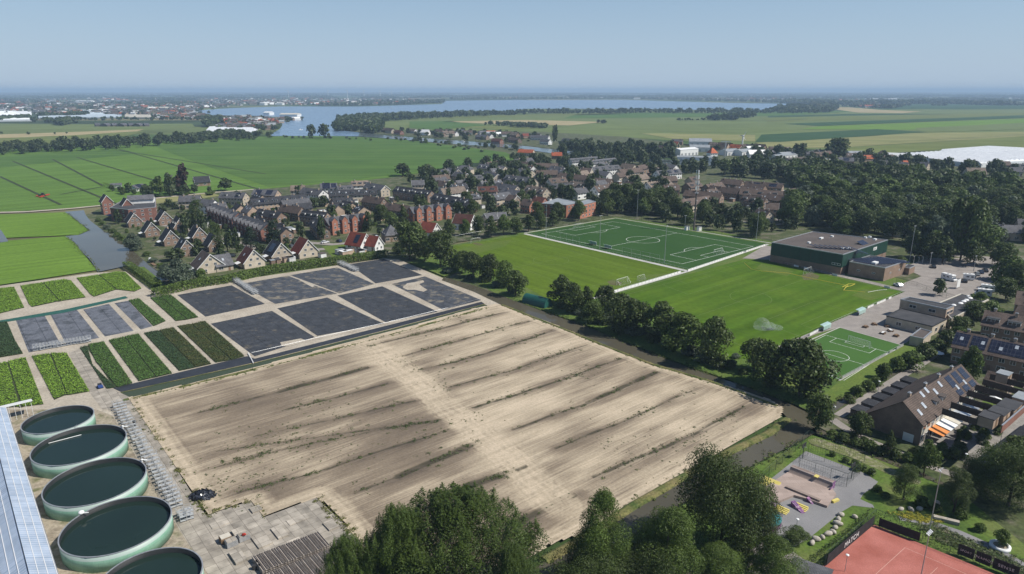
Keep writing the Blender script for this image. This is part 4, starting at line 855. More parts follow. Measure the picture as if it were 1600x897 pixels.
def gable_house(name, r1, r2, label, width=9., ridge=9., eave=5.4, roof='black', wall='brown', chim=0, dorm=0, dorm_b=0, dw=2.6, sky=0, sol=None, side=None, fac=2, group=None, cat='house',
                verge=False, hip=0, hdg=None, length=None, gw=1, unit=5.6, wins=True, world=False, rflat=None, awn=0, door=True, seed=None):
    """pitched-roof building. r1, r2: photo pixels of the ridge ends (or one ridge end + heading + length)"""
    A = r1 if world else P(*r1, ridge)
    if hdg is not None: B = A+Vector((math.cos(R(hdg)), math.sin(R(hdg)), 0))*length
    else: B = r2 if world else P(*r2, ridge)
    if A.x > B.x: A, B = B, A
    L = (B-A).length; rz = math.atan2(B.y-A.y, B.x-A.x); c = (A+B)/2; rg = random.Random(seed or int(A.x*13+A.y*7))
    if L < 4: L = 6
    o = thing(name, (c.x,c.y,0), rz, label, cat, group); hw = width/2; hl = L/2; zs = (ridge-eave)/hw
    cr = max(.5, hip*hw*.95) if hip else 0
    # walls: pentagon gables or plain box under hips
    b = MB()
    if hip: b.box(-hl,hl,-hw+.3,hw-.3,0,eave)
    else: b.xprism([(-hw+.3,0),(hw-.3,0),(hw-.3,eave+.3*zs-.06),(0,ridge-.08),(-hw+.3,eave+.3*zs-.06)], -hl+.15, hl-.15)
    b.build('wall', M['wall_'+wall], o)
    # roof slabs
    b = MB(); ov = .35; t = .22
    if hip:
        e = [(-hl-ov,-hw-ov,eave-.2),(hl+ov,-hw-ov,eave-.2),(hl+ov,hw+ov,eave-.2),(-hl-ov,hw+ov,eave-.2)]; rd = [(-hl+cr,0,ridge),(hl-cr,0,ridge)] if hl > cr else [(0,0,ridge),(0.01,0,ridge)]
        b.add(e+rd, [(0,1,5,4),(2,3,4,5),(1,2,5),(3,0,4),(3,2,1,0)])
    else:
        for s in (-1, 1):
            pr = [(0,ridge),(s*(hw+ov),eave-ov*zs),(s*(hw+ov),eave-ov*zs+t),(0,ridge+t)]
            if s > 0: pr = pr[::-1]
            b.xprism(pr, -hl-.25, hl+.25)
    roofo = b.build('roof', M['roof_'+roof], o)
    if verge and not hip:
        for x in (-hl-.33, hl+.26):
            b = MB()
            for s in (-1, 1): b.add([(x,0,ridge+t+.03),(x,s*(hw+ov),eave-ov*zs+t+.03),(x,s*(hw+ov),eave-ov*zs-.12),(x,0,ridge-.15),(x+.07,0,ridge+t+.03),(x+.07,s*(hw+ov),eave-ov*zs+t+.03),(x+.07,s*(hw+ov),eave-ov*zs-.12),(x+.07,0,ridge-.15)],
                      [(0,1,2,3),(7,6,5,4),(0,4,5,1),(1,5,6,2),(2,6,7,3)])
            b.build('bargeboard', M['white'], o)
    n = max(1, round(L/unit)); ang = math.atan2(ridge-eave, hw)
    def onroof(nm, me, x, tt, s, lift=.24):
        q = link(nm, me, o, (x, s*hw*tt, ridge-(ridge-eave)*tt+lift)); q.rotation_euler = (-s*ang, 0, 0); return q
    # the camera sees the -y side of a building with this frame
    if chim:
        for i in range(chim):
            x = -hl+(i+.5)*L/chim+rg.uniform(-.5,.5) if chim > 1 else rg.choice((-1,1))*hl*.6; link('chimney', simple_mesh('chim', _chim), o, (x, rg.choice((-.6,.5)), ridge-.55))
    for cnt, s in ((dorm,-1),(dorm_b,1)):
        for i in range(cnt):
            x = -hl+(i+.5)*L/cnt; q = link('dormer', simple_mesh(('dorm',dw,roof), lambda: _dorm(dw, 'felt')), o, (x, s*hw*.72, ridge-(ridge-eave)*.72-.05)); q.rotation_euler = (0,0,0 if s < 0 else math.pi)
    for i in range(sky):
        onroof('skylight', simple_mesh('skyl', SKYL), -hl+(i+.5)*L/sky+rg.uniform(-.6,.6), rg.uniform(.3,.6), -1)
    if sol:
        for (x, s, nx, ny) in sol: onroof('solar_array', solar_mesh(nx, ny), x*hl, .5, s, .26)
    # windows
    if wins:
        fl = [1.0] if eave < 4.4 else [1.0, 3.7] if eave < 7 else [1.0, 3.8, 6.6]
        for s in (-1, 1):
            if s > 0 and fac < 2: continue
            for i in range(n):
                xu = -hl+(i+.5)*L/n
                for k, z in enumerate(fl):
                    for dx in ((-.24,.24) if k else (-.22,)):
                        q = link('window', win_mesh(1.5 if k else 2.2, 1.35 if k else 1.5, 2), o, (xu+dx*L/n, s*(hw-.3), z)); 
                        if s > 0: q.rotation_euler = (0,0,math.pi)
                if door and s < 0:
                    link('door', simple_mesh('door', lambda: MB().box(-.5,.5,-.06,.03,0,2.15).mesh('door', M['white' ] if i % 2 else M['wood'])), o, (xu+.26*L/n, -hw+.3, .02))
        if gw:
            for x, r_ in ((-hl+.15, -90), (hl-.15, 90)):
                for z in ([1.0, 3.6, 6.0] if ridge > 8.2 else [1.0, 3.4]):
                    if z+1.2 > ridge-1: continue
                    room = hw-.3 if z < eave else (ridge-z-1.3)/zs
                    if room < .9: continue
                    for y in ((-.45*room, .45*room) if room > 2.4 else (0,)):
                        q = link('window', win_mesh(1.3, 1.3, 2), o, (x, y, z)); q.rotation_euler = (0,0,R(r_))
    if awn:
        for i in range(awn):
            b = MB(); b.obox((-hl+(i+.5)*L/awn, -hw-1.0, 2.6), (1.9,0,0), (0,1.3,.35), (0,0,.04)); b.build('awning', M['white'], o)
    return o
def gablet_row(r1, r2, label, n, width=10, ridge=10, eave=6.2, roof='grey', wall='orange', gh=8.8, gwid=3.2, side=-1, proj=1.0):
    """terrace whose street front carries a row of tall brick gables"""
    o = gable_house('terraced_houses', r1, r2, label, width, ridge, eave, roof, wall, chim=max(2,n//2), cat='terrace', fac=1)
    L = (P(*r1,ridge)-P(*r2,ridge)).length; hw = width/2
    for i in range(n):
        x = -L/2+(i+.5)*L/n; b = MB(); y0 = side*(hw-.5+proj); y1 = side*1.2; g = gwid/2
        ys = sorted((y0, y1)); prf = [(-g,0),(g,0),(g,gh-1.9),(0,gh),(-g,gh-1.9)]
        b.add([(x+u,ys[0],z) for u,z in prf]+[(x+u,ys[1],z) for u,z in prf], [(0,1,2,3,4),(9,8,7,6,5)]+[(k,k+5,(k+1)%5+5,(k+1)%5) for k in range(5)])
        f = b.build('gable_front', M['wall_'+wall], o)
        b = MB()
        for sgn in (-1, 1): b.add([(x,ys[0]-.15,gh+.14),(x,ys[1],gh+.14),(x+sgn*(g+.2),ys[1],gh-2.0),(x+sgn*(g+.2),ys[0]-.15,gh-2.0),(x,ys[0]-.15,gh+.02),(x,ys[1],gh+.02),(x+sgn*(g+.2),ys[1],gh-2.14),(x+sgn*(g+.2),ys[0]-.15,gh-2.14)], [(0,1,2,3),(7,6,5,4),(0,3,7,4),(2,1,5,6),(3,2,6,7),(1,0,4,5)])
        b.build('gable_roof', M['roof_grey'], f)
        for z in (1.0, 3.8, 6.0):
            q = link('window', win_mesh(1.3 if z < 6 else .8, 1.4 if z < 6 else .9, 2), f, (x, y0+side*.003, z)); q.rotation_euler = (0,0,0 if side < 0 else math.pi)
    return o
def flat_block(name, pxs, h, label, wall='brown', top='felt', cat='building', z0=0, par=.35, world=False, inset=.3, roofcol=None):
    """flat-roofed block; pxs = roof corners seen in the photo at height h"""
    pts = [Vector(p) if world else P(*p, h) for p in pxs]; c = sum(pts, Vector())/len(pts); c.z = 0
    o = thing(name, c, 0, label, cat); q = [((p-c).x, (p-c).y) for p in pts]
    ar = sum(q[i][0]*q[(i+1)%len(q)][1]-q[(i+1)%len(q)][0]*q[i][1] for i in range(len(q)))
    if ar < 0: q = q[::-1]
    b = MB(); b.prism(q, z0, h); b.build('wall', M[wall] if wall in M else M['wall_'+wall], o)
    def off(d):
        out = []; n = len(q)
        for i in range(n):
            p0, p1, p2 = map(lambda t: Vector((*t,0)), (q[i-1], q[i], q[(i+1)%n])); a = (p1-p0).normalized(); e = (p2-p1).normalized(); na = Vector((-a.y,a.x,0)); ne = Vector((-e.y,e.x,0)); m_ = (na+ne); m_ = m_/max(.3, m_.length_squared/2); out.append(((p1+m_*d).x,(p1+m_*d).y))
        return out
    A, B_ = off(-.06), off(inset); n = len(q); vs = [(*p,h-.02) for p in A]+[(*p,h+par) for p in A]+[(*p,h+par) for p in B_]+[(*p,h-.02) for p in B_]
    b = MB(); b.add(vs, [(k*n+i, k*n+(i+1)%n, ((k+1)%4)*n+(i+1)%n, ((k+1)%4)*n+i) for k in range(4) for i in range(n)]); b.build('parapet', M['galv'] if not roofcol else M[roofcol], o)
    b = MB(); b.prism(off(inset-.05), h-.01, h+.08); b.build('roof', M[top], o)
    return o, c, q
def facade_windows(o, q, i, z, n, w=1.6, h=1.4, m0=.08, m1=.92, cols=2):
    a, b_ = Vector((*q[i],0)), Vector((*q[(i+1)%len(q)],0)); d = (b_-a).normalized(); r = math.atan2(d.y, d.x)
    for k in range(n):
        p = a.lerp(b_, m0+(m1-m0)*(k+.5)/n); link('window', win_mesh(w,h,cols), o, (p.x,p.y,z), r)
# ------------------------------------------------------------------ the new quarter on the left
M['roof_seam'] = M['zinc']
GH = gable_house
# brick villas with steep black roofs near the canal: gable towards the camera side, ridge running up-left
def villa(i, x, y, label, roof='black', wall='brown', w=8.2, L=9, rd=8.6, ev=3.4, **k):
    return GH('villa', (x, y), None, label, w, rd, ev, roof, wall, hdg=130, length=L, verge=True, group='steep roofed villas', chim=k.pop('chim',0), cat='house', unit=9, **k)
for i, (x, y, l, kw) in enumerate([
 (209,333.5,'brick villa with steep black roof beside the apartment block on the canal',dict()),
 (236,347.5,'brick villa with white bay roofs, second from the canal end',dict(awn=1)),
 (257,330.5,'brick villa right of the apartment block with white ground floor',dict(awn=1)),
 (281,341,'brick villa with three small dormers behind the canal villas',dict(dorm=2)),
 (266,360,'large brick villa with white awning in the middle of the canal villas',dict(awn=1, chim=1)),
 (291,375,'brick villa with black roof above the willow',dict(sky=1)),
 (311,355,'brick villa with chimney hidden partly by slim conifers',dict(chim=1,awn=1)),
 (336,368,'brick villa half covered by dark poplars',dict())]): villa(i, x, y, l, **kw)
GH('villa', (328,397.5), None, 'wide light brick house with grey brown roof beside the grey willow', 12.5, 9, 3.0, 'brown', 'beige', hdg=130, length=11, verge=True, sky=1, chim=0, unit=10, awn=1)
GH('villa_wing', (331,400), (358,396), 'grey roofed side wing of the light brick house by the willow', 9, 7.2, 2.8, 'grey', 'beige', sky=1)
GH('villa', (396,390.5), None, 'cream house with dark red roof right of the light brick house', 10.5, 8.8, 2.9, 'rust', 'beige', hdg=130, length=10, verge=True, awn=1, sky=1, unit=10)
GH('villa', (439,380), None, 'cream house with black solar roof behind the hedge', 10.5, 9, 2.9, 'black', 'beige', hdg=130, length=11, verge=True, awn=1, sol=[(0,-1,5,3)], unit=10)
GH('villa', (481,375), None, 'cream house with bright rust red roof at the street corner', 10.5, 9.2, 2.9, 'red', 'beige', hdg=130, length=10, verge=True, awn=1, unit=10)
GH('villa', (572,365.5), None, 'white gabled house with dark red solar roof by the lawn', 10, 8.8, 3.0, 'red', 'white', hdg=150, length=11, verge=True, sol=[(.2,-1,3,3)], unit=10)
GH('villa', (592,370), None, 'smaller white gabled house with red roof beside the lawn', 7.5, 7.6, 3.0, 'red', 'white', hdg=150, length=8, verge=True, unit=10)
GH('house', (598,352), (622,350), 'dark grey hipped roof house behind the big trees', 10, 9, 4, 'grey', 'tan', hip=1)
GH('villa', (682,349), None, 'white gabled house with bright red roof between dark trees', 9, 8.6, 4, 'red', 'white', hdg=150, length=10, verge=True, unit=9)
GH('house', (712,334), (740,336), 'brown roofed pale house near the far pitch corner', 10, 8.8, 4, 'rust', 'white', verge=True, chim=1)
GH('house', (757,334), (773,332), 'grey pitched roof pair, left one, behind the pitch corner', 8, 8.5, 5, 'grey', 'beige', verge=True)
GH('house', (777,332), (790,331.5), 'small grey pitched roof, right one, behind the pitch corner', 7, 8.2, 5, 'grey', 'beige', verge=True)
# terraces: (ridge end, ridge end, label, options)
T = [
 ((391,311),(476,303.5),'long black terrace with white dormers behind the slim trees',dict(roof='black',wall='tan',dorm=6,dorm_b=0,sol=[(-.6,-1,4,2)],width=11,sky=4)),
 ((280,306),(313,305),'grey roofed terrace at the edge of the meadow, left end of the quarter',dict(roof='grey',wall='beige',chim=2,width=11)),
 ((313,311),(336,313),'shorter grey roofed house touching the left end terrace',dict(roof='grey',wall='white',width=9)),
 ((346,300),(384,301),'grey terrace with dark dormers on the meadow edge',dict(roof='grey',wall='beige',dorm=2,sol=[(.5,-1,4,3)],width=10)),
 ((397,296),(434,297),'dark terrace with solar roof on the meadow edge',dict(roof='grey',wall='tan',sol=[(-.5,-1,5,3),(.4,-1,5,3)],width=10)),
 ((454,290),(476,289.5),'pale gabled house on the meadow edge by a dark tree',dict(roof='tan',wall='beige',width=9)),
 ((474,293),(505,297),'grey roofed semi-detached house with white dormer front',dict(roof='grey',wall='white',dorm=1,dw=4,width=10,sky=1)),
 ((500,287),(526,286),'house with blue solar roof on the meadow edge',dict(roof='grey',wall='white',sol=[(-.3,-1,6,4),(.6,-1,4,3)],width=9)),
 ((513,298),(588,295),'long black terrace with skylights and white window band',dict(roof='black',wall='beige',sky=7,dorm=5,width=11)),
 ((526,291),(550,289),'stepped house with white dormers behind the long black terrace',dict(roof='grey',wall='white',dorm=2,width=8)),
 ((549,283),(575,282),'terrace with bright white roof dormers facing the meadow',dict(roof='tan',wall='white',dorm=3,dorm_b=2,width=8)),
 ((574,285),(602,290),'grey gabled house with pale gable at the right of the white dormers',dict(roof='grey',wall='beige',dorm=1,width=9,verge=True)),
 ((441,320),(472,324),'brown brick terrace with brick gable wall in the garden quarter',dict(roof='brown',wall='brown',chim=2,width=8)),
 ((474,328),(512,332),'terrace with a row of flat white dormers above brick walls',dict(roof='black',wall='brown',dorm=4,dw=3.2,width=9)),
 ((570,306),(600,310),'brown terrace with bright brick end behind the round trees',dict(roof='brown',wall='brown',width=8,chim=2)),
 ((604,317),(640,322),'dark brown terrace reaching to the brick gable row',dict(roof='brown',wall='dark',width=8,chim=2)),
 ((620,291),(675,298),'black terrace with white windows and long dormers',dict(roof='black',wall='brown',dorm=6,dw=3,width=10,sky=5)),
 ((680,302),(738,312),'black terrace with skylights, right neighbour of the long dormers',dict(roof='black',wall='brown',dorm=4,sky=6,width=10)),
 ((643,282),(662,281.5),'pale house with grey roof in front of the willow on the meadow edge',dict(roof='grey',wall='beige',width=8,verge=True)),
 ((706,288),(727,286),'white gabled house with black roof and white verges',dict(roof='black',wall='white',width=9,verge=True,sky=2)),
 ((746,292),(776,291),'brown roofed house with two white dormers',dict(roof='rust',wall='beige',dorm=2,dw=3,width=9,verge=True)),
 ((679,267),(700,264),'dark house with blue solar panels left in the far group',dict(roof='grey',wall='beige',sol=[(0,-1,4,2)],width=9)),
 ((700,262),(716,265),'dark house between two solar roofed houses',dict(roof='grey',wall='tan',width=9,verge=True)),
 ((715,258),(738,259),'dark hipped house with white window at the far corner of the meadow',dict(roof='grey',wall='beige',width=9,hip=1)),
 ((712,268),(730,271),'house with blue solar roof and pale gable in the far group',dict(roof='grey',wall='beige',sol=[(0,-1,4,2)],width=9,verge=True)),
 ((750,256),(790,260),'long dark terrace with white dormers at the meadow corner',dict(roof='grey',wall='beige',dorm=5,dw=3,width=10)),
 ((800,251),(828,254),'grey brown terrace right of the meadow corner',dict(roof='brown',wall='tan',width=10,chim=2)),
 ((752,266),(778,272),'pale gabled terrace below the dark terrace at the meadow corner',dict(roof='grey',wall='beige',width=9,verge=True,dorm=2)),
 ((835,255),(872,255.5),'long brown terrace with pale gable, upper of the two',dict(roof='brown',wall='beige',width=10,chim=2)),
 ((838,266),(871,266),'long brown terrace below the terrace with the pale gable',dict(roof='brown',wall='tan',width=10,chim=2)),
 ((890,248),(933,244.5),'terrace with continuous white dormers, upper left of the pair',dict(roof='grey',wall='white',dorm=8,dw=3.6,width=10,unit=5)),
 ((917,251),(961,246.5),'terrace with continuous white dormers, right of the pair',dict(roof='grey',wall='white',dorm=8,dw=3.6,width=10,unit=5)),
 ((925,261),(966,257.5),'pale terrace with white sheds below the white dormer terraces',dict(roof='grey',wall='white',dorm=4,dw=3,width=9)),
 ((908,262),(925,263),'brown roofed house with pale gable in front of the white dormers',dict(roof='brown',wall='beige',width=9,verge=True)),
 ((792,273),(836,279),'pale terrace with grey roof half hidden by gardens',dict(roof='grey',wall='beige',dorm=4,dw=3,width=9,chim=2)),
 ((875,270),(921,275),'brown terrace ending in a pale gable near yellow trees',dict(roof='brown',wall='beige',width=9,chim=3)),
 ((857,279),(883,277),'brown roofed terrace with white ground floor among trees',dict(roof='brown',wall='white',width=9,dorm=2)),
 ((862,287),(893,287),'pale terrace with small white extensions behind the dark oak',dict(roof='grey',wall='white',width=9,dorm=3)),
 ((967,265),(1001,262),'brown terrace on the near side of the yellow green tree',dict(roof='brown',wall='beige',width=9,chim=2)),
 ((996,259),(1013,256),'small brown roofed house left of the yellow green trees',dict(roof='brown',wall='brown',width=8)),
 ((1025,267),(1061,264),'terrace with glaring solar roofs in front of the boatyard',dict(roof='grey',wall='white',sol=[(-.6,-1,5,2),(0,-1,5,2),(.6,-1,5,2)],width=9,dorm=3)),
 ((1030,276),(1056,275),'plain brown roof, upper one, left of the telecom mast',dict(roof='brown',wall='brown',width=9)),
 ((1037,289),(1061,289),'plain brown roof with two skylights left of the telecom mast',dict(roof='brown',wall='brown',width=9,sky=2)),
 ((930,278),(956,280),'brown terrace among dark trees above the brick apartments',dict(roof='brown',wall='brown',width=9,chim=2)),
 ((976,297),(997,297),'brown roofed house behind the tall dark trees',dict(roof='brown',wall='brown',width=9,chim=1)),
 ((1059,313),(1108,306),'long pale brown terrace just behind the telecom mast',dict(roof='brown',wall='beige',width=10,dorm=2,sky=3)),
 ((1071,297),(1129,302),'long dark brown terrace, lowest of the brown rows right of the mast',dict(roof='brown',wall='brown',width=10,chim=5)),
 ((1110,290),(1156,295),'dark brown terrace, middle of the brown rows right of the mast',dict(roof='brown',wall='brown',width=9,chim=4)),
 ((1128,279),(1161,282),'dark brown terrace, top left of the brown rows',dict(roof='brown',wall='brown',width=9,chim=4)),
 ((1165,283),(1224,287),'dark terrace with solar roofs, top right of the brown rows',dict(roof='brown',wall='tan',width=9,chim=3,sol=[(-.4,-1,6,2),(.5,-1,6,2)])),
 ((1157,295),(1224,299),'brown terrace with white porches, right end of the brown rows',dict(roof='brown',wall='brown',width=10,chim=3,dorm=3,dw=3)),
 ((1197,317),(1217,318),'brown roofed villa with tall chimney behind the far fence',dict(roof='brown',wall='tan',width=9,chim=1,verge=True)),
 ((1184,326),(1204,330),'small brown roofed house beside the villa with the tall chimney',dict(roof='brown',wall='beige',width=8,sky=2)),
 ((1292,300),(1318,303),'brown roofed house in a gap of the dark wood',dict(roof='brown',wall='brown',width=9,chim=1)),
 ((1336,297),(1350,298),'dark house under tall trees in the wood',dict(roof='grey',wall='beige',width=8)),
 ((1412,306),(1424,306),'small reddish house with a pointed hipped roof among trees',dict(roof='tan',wall='red',width=9,hip=1,ridge=8)),
 ((1538,318),(1549,325),'white gabled house peeping out of the wood',dict(roof='tan',wall='white',width=8)),
 ((795,304),(808,306),'tan gabled house left of the orange brick apartments',dict(roof='brown',wall='tan',width=9,verge=True)),
 ((835,307),(852,309),'brown roofed house with brick chimney behind the apartments',dict(roof='rust',wall='orange',width=9,chim=1)),
 ((818,311),(833,313),'small dark house left of the orange brick apartments',dict(roof='brown',wall='orange',width=8,chim=1)),
 ((1558,351),(1602,353),'wide grey roofed building at the right picture edge behind the car park',dict(roof='grey',wall='tan',width=11,ridge=8,eave=4.5)),
 ((1590,342),(1640,345),'grey roofed building behind the wide one at the right edge',dict(roof='grey',wall='tan',width=11,ridge=8.5,eave=4.5)),
]
for a, b_, l, kw in T:
    kw.setdefault('chim', 1); L_ = (P(*a,9)-P(*b_,9)).length
    GH('terraced_houses' if L_ > 20 else 'house', a, b_, l, cat='terrace' if L_ > 20 else 'house', **kw)
GH('house', (1050,303), None, 'brick gable house with steep brown roof left of the telecom mast', 9, 9, 3.5, 'brown', 'orange', hdg=130, length=12)
# side terraces with steep rows of gables (black roofs, brick walls) and their garden rows
gablet_row((333,318),(373,332), 'grey roofed terrace with seven red brick gables facing the poplars', 7, roof='grey', wall='red', gwid=3.0, side=-1)
gablet_row((375,334),(419,349), 'second grey terrace with red brick gables below the first', 7, roof='grey', wall='red', gwid=3.0, side=-1)
gablet_row((507,341),(569,333), 'grey roofed terrace with four orange brick gables behind the lawn house', 4, roof='grey', wall='orange', gwid=3.6, gh=10.2, ridge=9.6, proj=1.8)
gablet_row((640,324),(700,317.5), 'grey roofed terrace with four tall orange brick gables right of the round trees', 4, roof='grey', wall='orange', gwid=3.6, gh=10.2, ridge=9.6, proj=1.8)
for a, b_, l in [((401,336),(430,352),'dark terrace along the garden lane, near left'),((424,345),(448,357),'dark terrace with flat sheds behind the slim trees'),((492,340),(505,352),'brick fronted grey terrace end by the street corner'),((405,326),(440,332),'low black terrace between gardens')]:
    GH('terraced_houses', a, b_, l, 8, 8.2, 5, 'black', 'brown', cat='terrace', chim=2, dorm=2)
# apartment block at the canal head
def apartments():
    z = 10.5; o, c, q = flat_block('apartment_block', [(172,325),(200,328),(243,324),(243,309.5),(196,311)], 8.5, 'red brick apartment block with white top floor at the canal head', 'red', 'felt'); o['category'] = 'apartment block'
    for z_ in (1, 3.9, 6.4):
        for i in range(len(q)): facade_windows(o, q, i, z_, 3 if i % 2 else 2)
    GH('apartment_roof', (199,306), (240,304), 'grey sheet pitched roof on the white top floor of the apartment block', 10, 13.5, 11.2, 'grey', 'white', chim=0)
    GH('gable_tower', (166,305.5), None, 'left gable tower of the apartment block with steep black roof', 7, 13, 8.5, 'black', 'red', hdg=130, length=9, verge=True)
    GH('gable_tower', (198,311), None, 'middle gable tower of the apartment block with steep black roof', 7, 13, 8.5, 'black', 'red', hdg=130, length=9, verge=True)
apartments()
o, c, q = flat_block('apartment_block', [(846,318.5),(885,321),(908,317),(872,310)], 8.5, 'left half of the orange brick apartments behind the pitch', 'orange', 'zinc', 'apartment block')
for i in range(4):
    for z_ in (1, 3.8, 6.4): facade_windows(o, q, i, z_, 4)
o, c, q = flat_block('apartment_block', [(899,317),(907,321.5),(931,315.5),(920,312)], 9, 'right half of the orange brick apartments behind the pitch', 'orange', 'zinc', 'apartment block')
for i in range(4):
    for z_ in (1, 3.8, 6.6): facade_windows(o, q, i, z_, 4)
# riverside houses and the village beyond
V = [((811,233),(834,234),'bright orange roofed barn by the river gardens','orange','beige',0),((862,238),(878,238),'small orange roofed house right of the orange barn','orange','brown',0),((962,223),(990,224.5),'long orange roofed house in the dark grove','orange','red',0),
 ((830,211),(858,212),'grey roofed riverside house with white walls','grey','white',0),((846,217),(860,218),'white gabled riverside house','grey','white',0),((795,214),(812,216),'brown roofed house on the far river bank','brown','brown',0),((770,216),(784,217),'small reddish boathouse on the river bank','rust','red',0),
 ((722,204),(738,204),'white boathouse villa by the river meadow','brown','white',0),((745,210),(762,211),'dark boathouse beside the river meadow','grey','brown',0),((700,205),(714,206),'dark roofed house with white fascia by the river','grey','white',0),((655,202),(672,203),'white gabled house on the river bend','brown','white',0),((680,206),(694,207),'dark house between trees on the river','grey','brown',0),
 ((597,200),(608,200.5),'dark thatched house by the river trees','brown','brown',0),((618,203),(628,204),'red fronted house by the river trees','rust','red',0),((640,201),(650,202),'pale gabled house by the river','tan','white',0),((880,216),(893,217),'dark house in the grove beside the river','grey','brown',0),
 ((1025,226),(1036,228),'brown gabled house left of the boatyard','brown','red',0),((1050,217.5),(1067,218),'dark farmhouse behind the boatyard','grey','brown',0),((1176,234),(1190,234),'grey roofed house right of the sheds','grey','tan',0),((1192,236),(1208,235),'grey gabled house with solar roof right of the sheds','grey','beige',1),
 ((1282,237),(1293,238),'tall hipped grey house on the canal bank','grey','beige',2),((1310,246),(1334,246.5),'house with pale solar roof under the big round tree','grey','brown',1),((1364,250),(1386,251),'pale roofed house on the canal bank left of the glasshouse','zinc','white',0),((1405,253),(1420,254),'small dark gabled house by the glasshouse','grey','brown',0),
 ((1411,251),(1418,251),'house with bright orange roof patch by the glasshouse','orange','brown',0),((1438,253),(1452,254),'grey roofed house behind the canal trees','grey','beige',0),((1568,261),(1598,262),'white house with glass balconies at the right edge of the canal','grey','white',0),((676,280),(676,280),'',None,None,0)]
for a, b_, l, rf, wl, k in V:
    if not rf: continue
    if rf == 'zinc': rf = 'grey'
    A, B = P(*a,8), P(*b_,8)
    GH('house', a, b_, l, 9, 8, 4.2, rf, wl, hip=1 if k == 2 else 0, verge=(wl=='white'), chim=1, sol=[(0,-1,6,3)] if k == 1 else None)
GH('barn', (1510,262), (1539,262.5), 'big house with wide pale brown roof on the canal bank', 14, 9, 3.4, 'tan', 'beige', cat='house', chim=0)
# sheds of the boatyard
def shed(a, b_, w, rd, ev, label, roof='zinc', wall='white', hip=0):
    A, B = P(*a, rd), P(*b_, rd); 
    if A.x > B.x: A, B = B, A
    c = (A+B)/2; L = (B-A).length; o = thing('industrial_shed', (c.x,c.y,0), math.atan2(B.y-A.y,B.x-A.x), label, 'shed'); hw = w/2
    MB().xprism([(-hw,0),(hw,0),(hw,ev),(0,rd-.05),(-hw,ev)], -L/2, L/2).build('wall', M[wall] if wall in M else M['wall_'+wall], o)
    b = MB()
    for s in (-1, 1):
        pr = [(0,rd),(s*(hw+.3),ev-.05),(s*(hw+.3),ev+.15),(0,rd+.2)]; b.xprism(pr if s < 0 else pr[::-1], -L/2-.3, L/2+.3)
    b.build('roof', M[roof], o)
    n = max(2, int(L/7))
    for i in range(n): link('roller_door', simple_mesh('rdoor', lambda: MB().box(-1.7,1.7,-.05,.03,0,3.4).mesh('roller_door', M['galv'])), o, (-L/2+(i+.5)*L/n, -hw-.02, 0))
    return o
shed((1077,216),(1112,216.5), 34, 10, 6, 'huge grey roofed shed behind the boatyard')
shed((1078,226),(1109,226.5), 20, 9, 6, 'pale grey shed in front of the huge shed')
shed((1057,232),(1085,230), 14, 9.5, 8, 'bright white hall of the boatyard', 'white')
shed((1058,243),(1112,244), 10, 6.5, 5, 'low white hall in front of the boatyard')
shed((1130,233),(1150,232), 16, 8, 5, 'white roofed shed, left of the twin sheds'); shed((1152,233.5),(1170,232), 16, 8, 5, 'white roofed shed, right of the twin sheds')
shed((1020,237),(1037,237), 8, 6, 4.5, 'small white shed among trees left of the boatyard'); shed((1208,242),(1240,239), 12, 6, 4.5, 'low white sheds on the canal right of the boatyard'); shed((1229,247),(1258,245), 12, 6, 4.2, 'brown grey roofed workshop on the canal', 'felt_brown', 'tan')
shed((1325,236),(1348,236), 18, 9, 5, 'grey shed beside the big round tree'); shed((1218,238),(1238,237),9,7,5,'pale cottage roof with white walls on the far canal bank')
GH('tower_house', (1108,231), None, 'tall house with orange pyramid roof in the boatyard', 9, 15, 9, 'orange', 'white', hdg=20, length=10, hip=1)
# big white glasshouses
def glasshouse(px, h, label, pitchw=6.4, m=None, rot=None):
    pts = [P(*p, h) for p in px]; c = sum(pts, Vector())/4; c.z = 0; o = thing('glasshouse', c, 0, label, 'glasshouse')
    a, b_, d = pts[0]-c, pts[1]-c, pts[3]-c; n = max(2, int((d-a).length/pitchw)); ex = (b_-a); ey = (d-a)/n; g = MB(); w = MB()
    for p in (a, b_, b_+(d-a), d): pass
    q = [((p-c).x,(p-c).y) for p in pts]; MB().prism(q, 0, h-1.0).build('wall', m or M['white_glass'], o)
    for i in range(n):
        p0 = a+ey*i; p1 = p0+ey; mid_ = (p0+p1)/2
        g.add([(p0.x,p0.y,h-1),(p0.x+ex.x,p0.y+ex.y,h-1),(mid_.x+ex.x,mid_.y+ex.y,h+.9),(mid_.x,mid_.y,h+.9),(p1.x,p1.y,h-1),(p1.x+ex.x,p1.y+ex.y,h-1)], [(0,1,2,3),(3,2,5,4),(0,3,4),(1,5,2)])
    g.build('roof', m or M['white_glass'], o); return o
M['white_glass'] = mat('whitewashed_glass', [(.72,.74,.75),(.86,.87,.87)], .15, .8, .2, coord='World', fine=(.6,.1))
M['clear_glass'] = mat('hazy_glass', [(.35,.42,.48),(.5,.56,.6)], .15, .3, .5, coord='World', fine=(.6,.15))
glasshouse([(1405,240),(1522,254),(1700,245),(1560,231)], 6, 'long white glasshouse beyond the canal at the right edge', 9)
glasshouse([(1470,234),(1540,238),(1640,232),(1545,228.5)], 6.3, 'second white glasshouse behind the long one')
glasshouse([(-60,187),(49,186),(49,173),(-60,174)], 6, 'white glasshouse block at the left picture edge in the distance')
glasshouse([(322,204),(398,206),(405,196),(330,195)], 5, 'pale glasshouse beside the river on the left')
glasshouse([(60,183),(190,182),(190,178.5),(60,179.5)], 5, 'grey glasshouse strip before the distant town', m=M['clear_glass'])
glasshouse([(195,182.5),(236,183),(236,178.5),(195,179)], 6, 'cream coloured warehouse before the distant town', m=M['cream'])
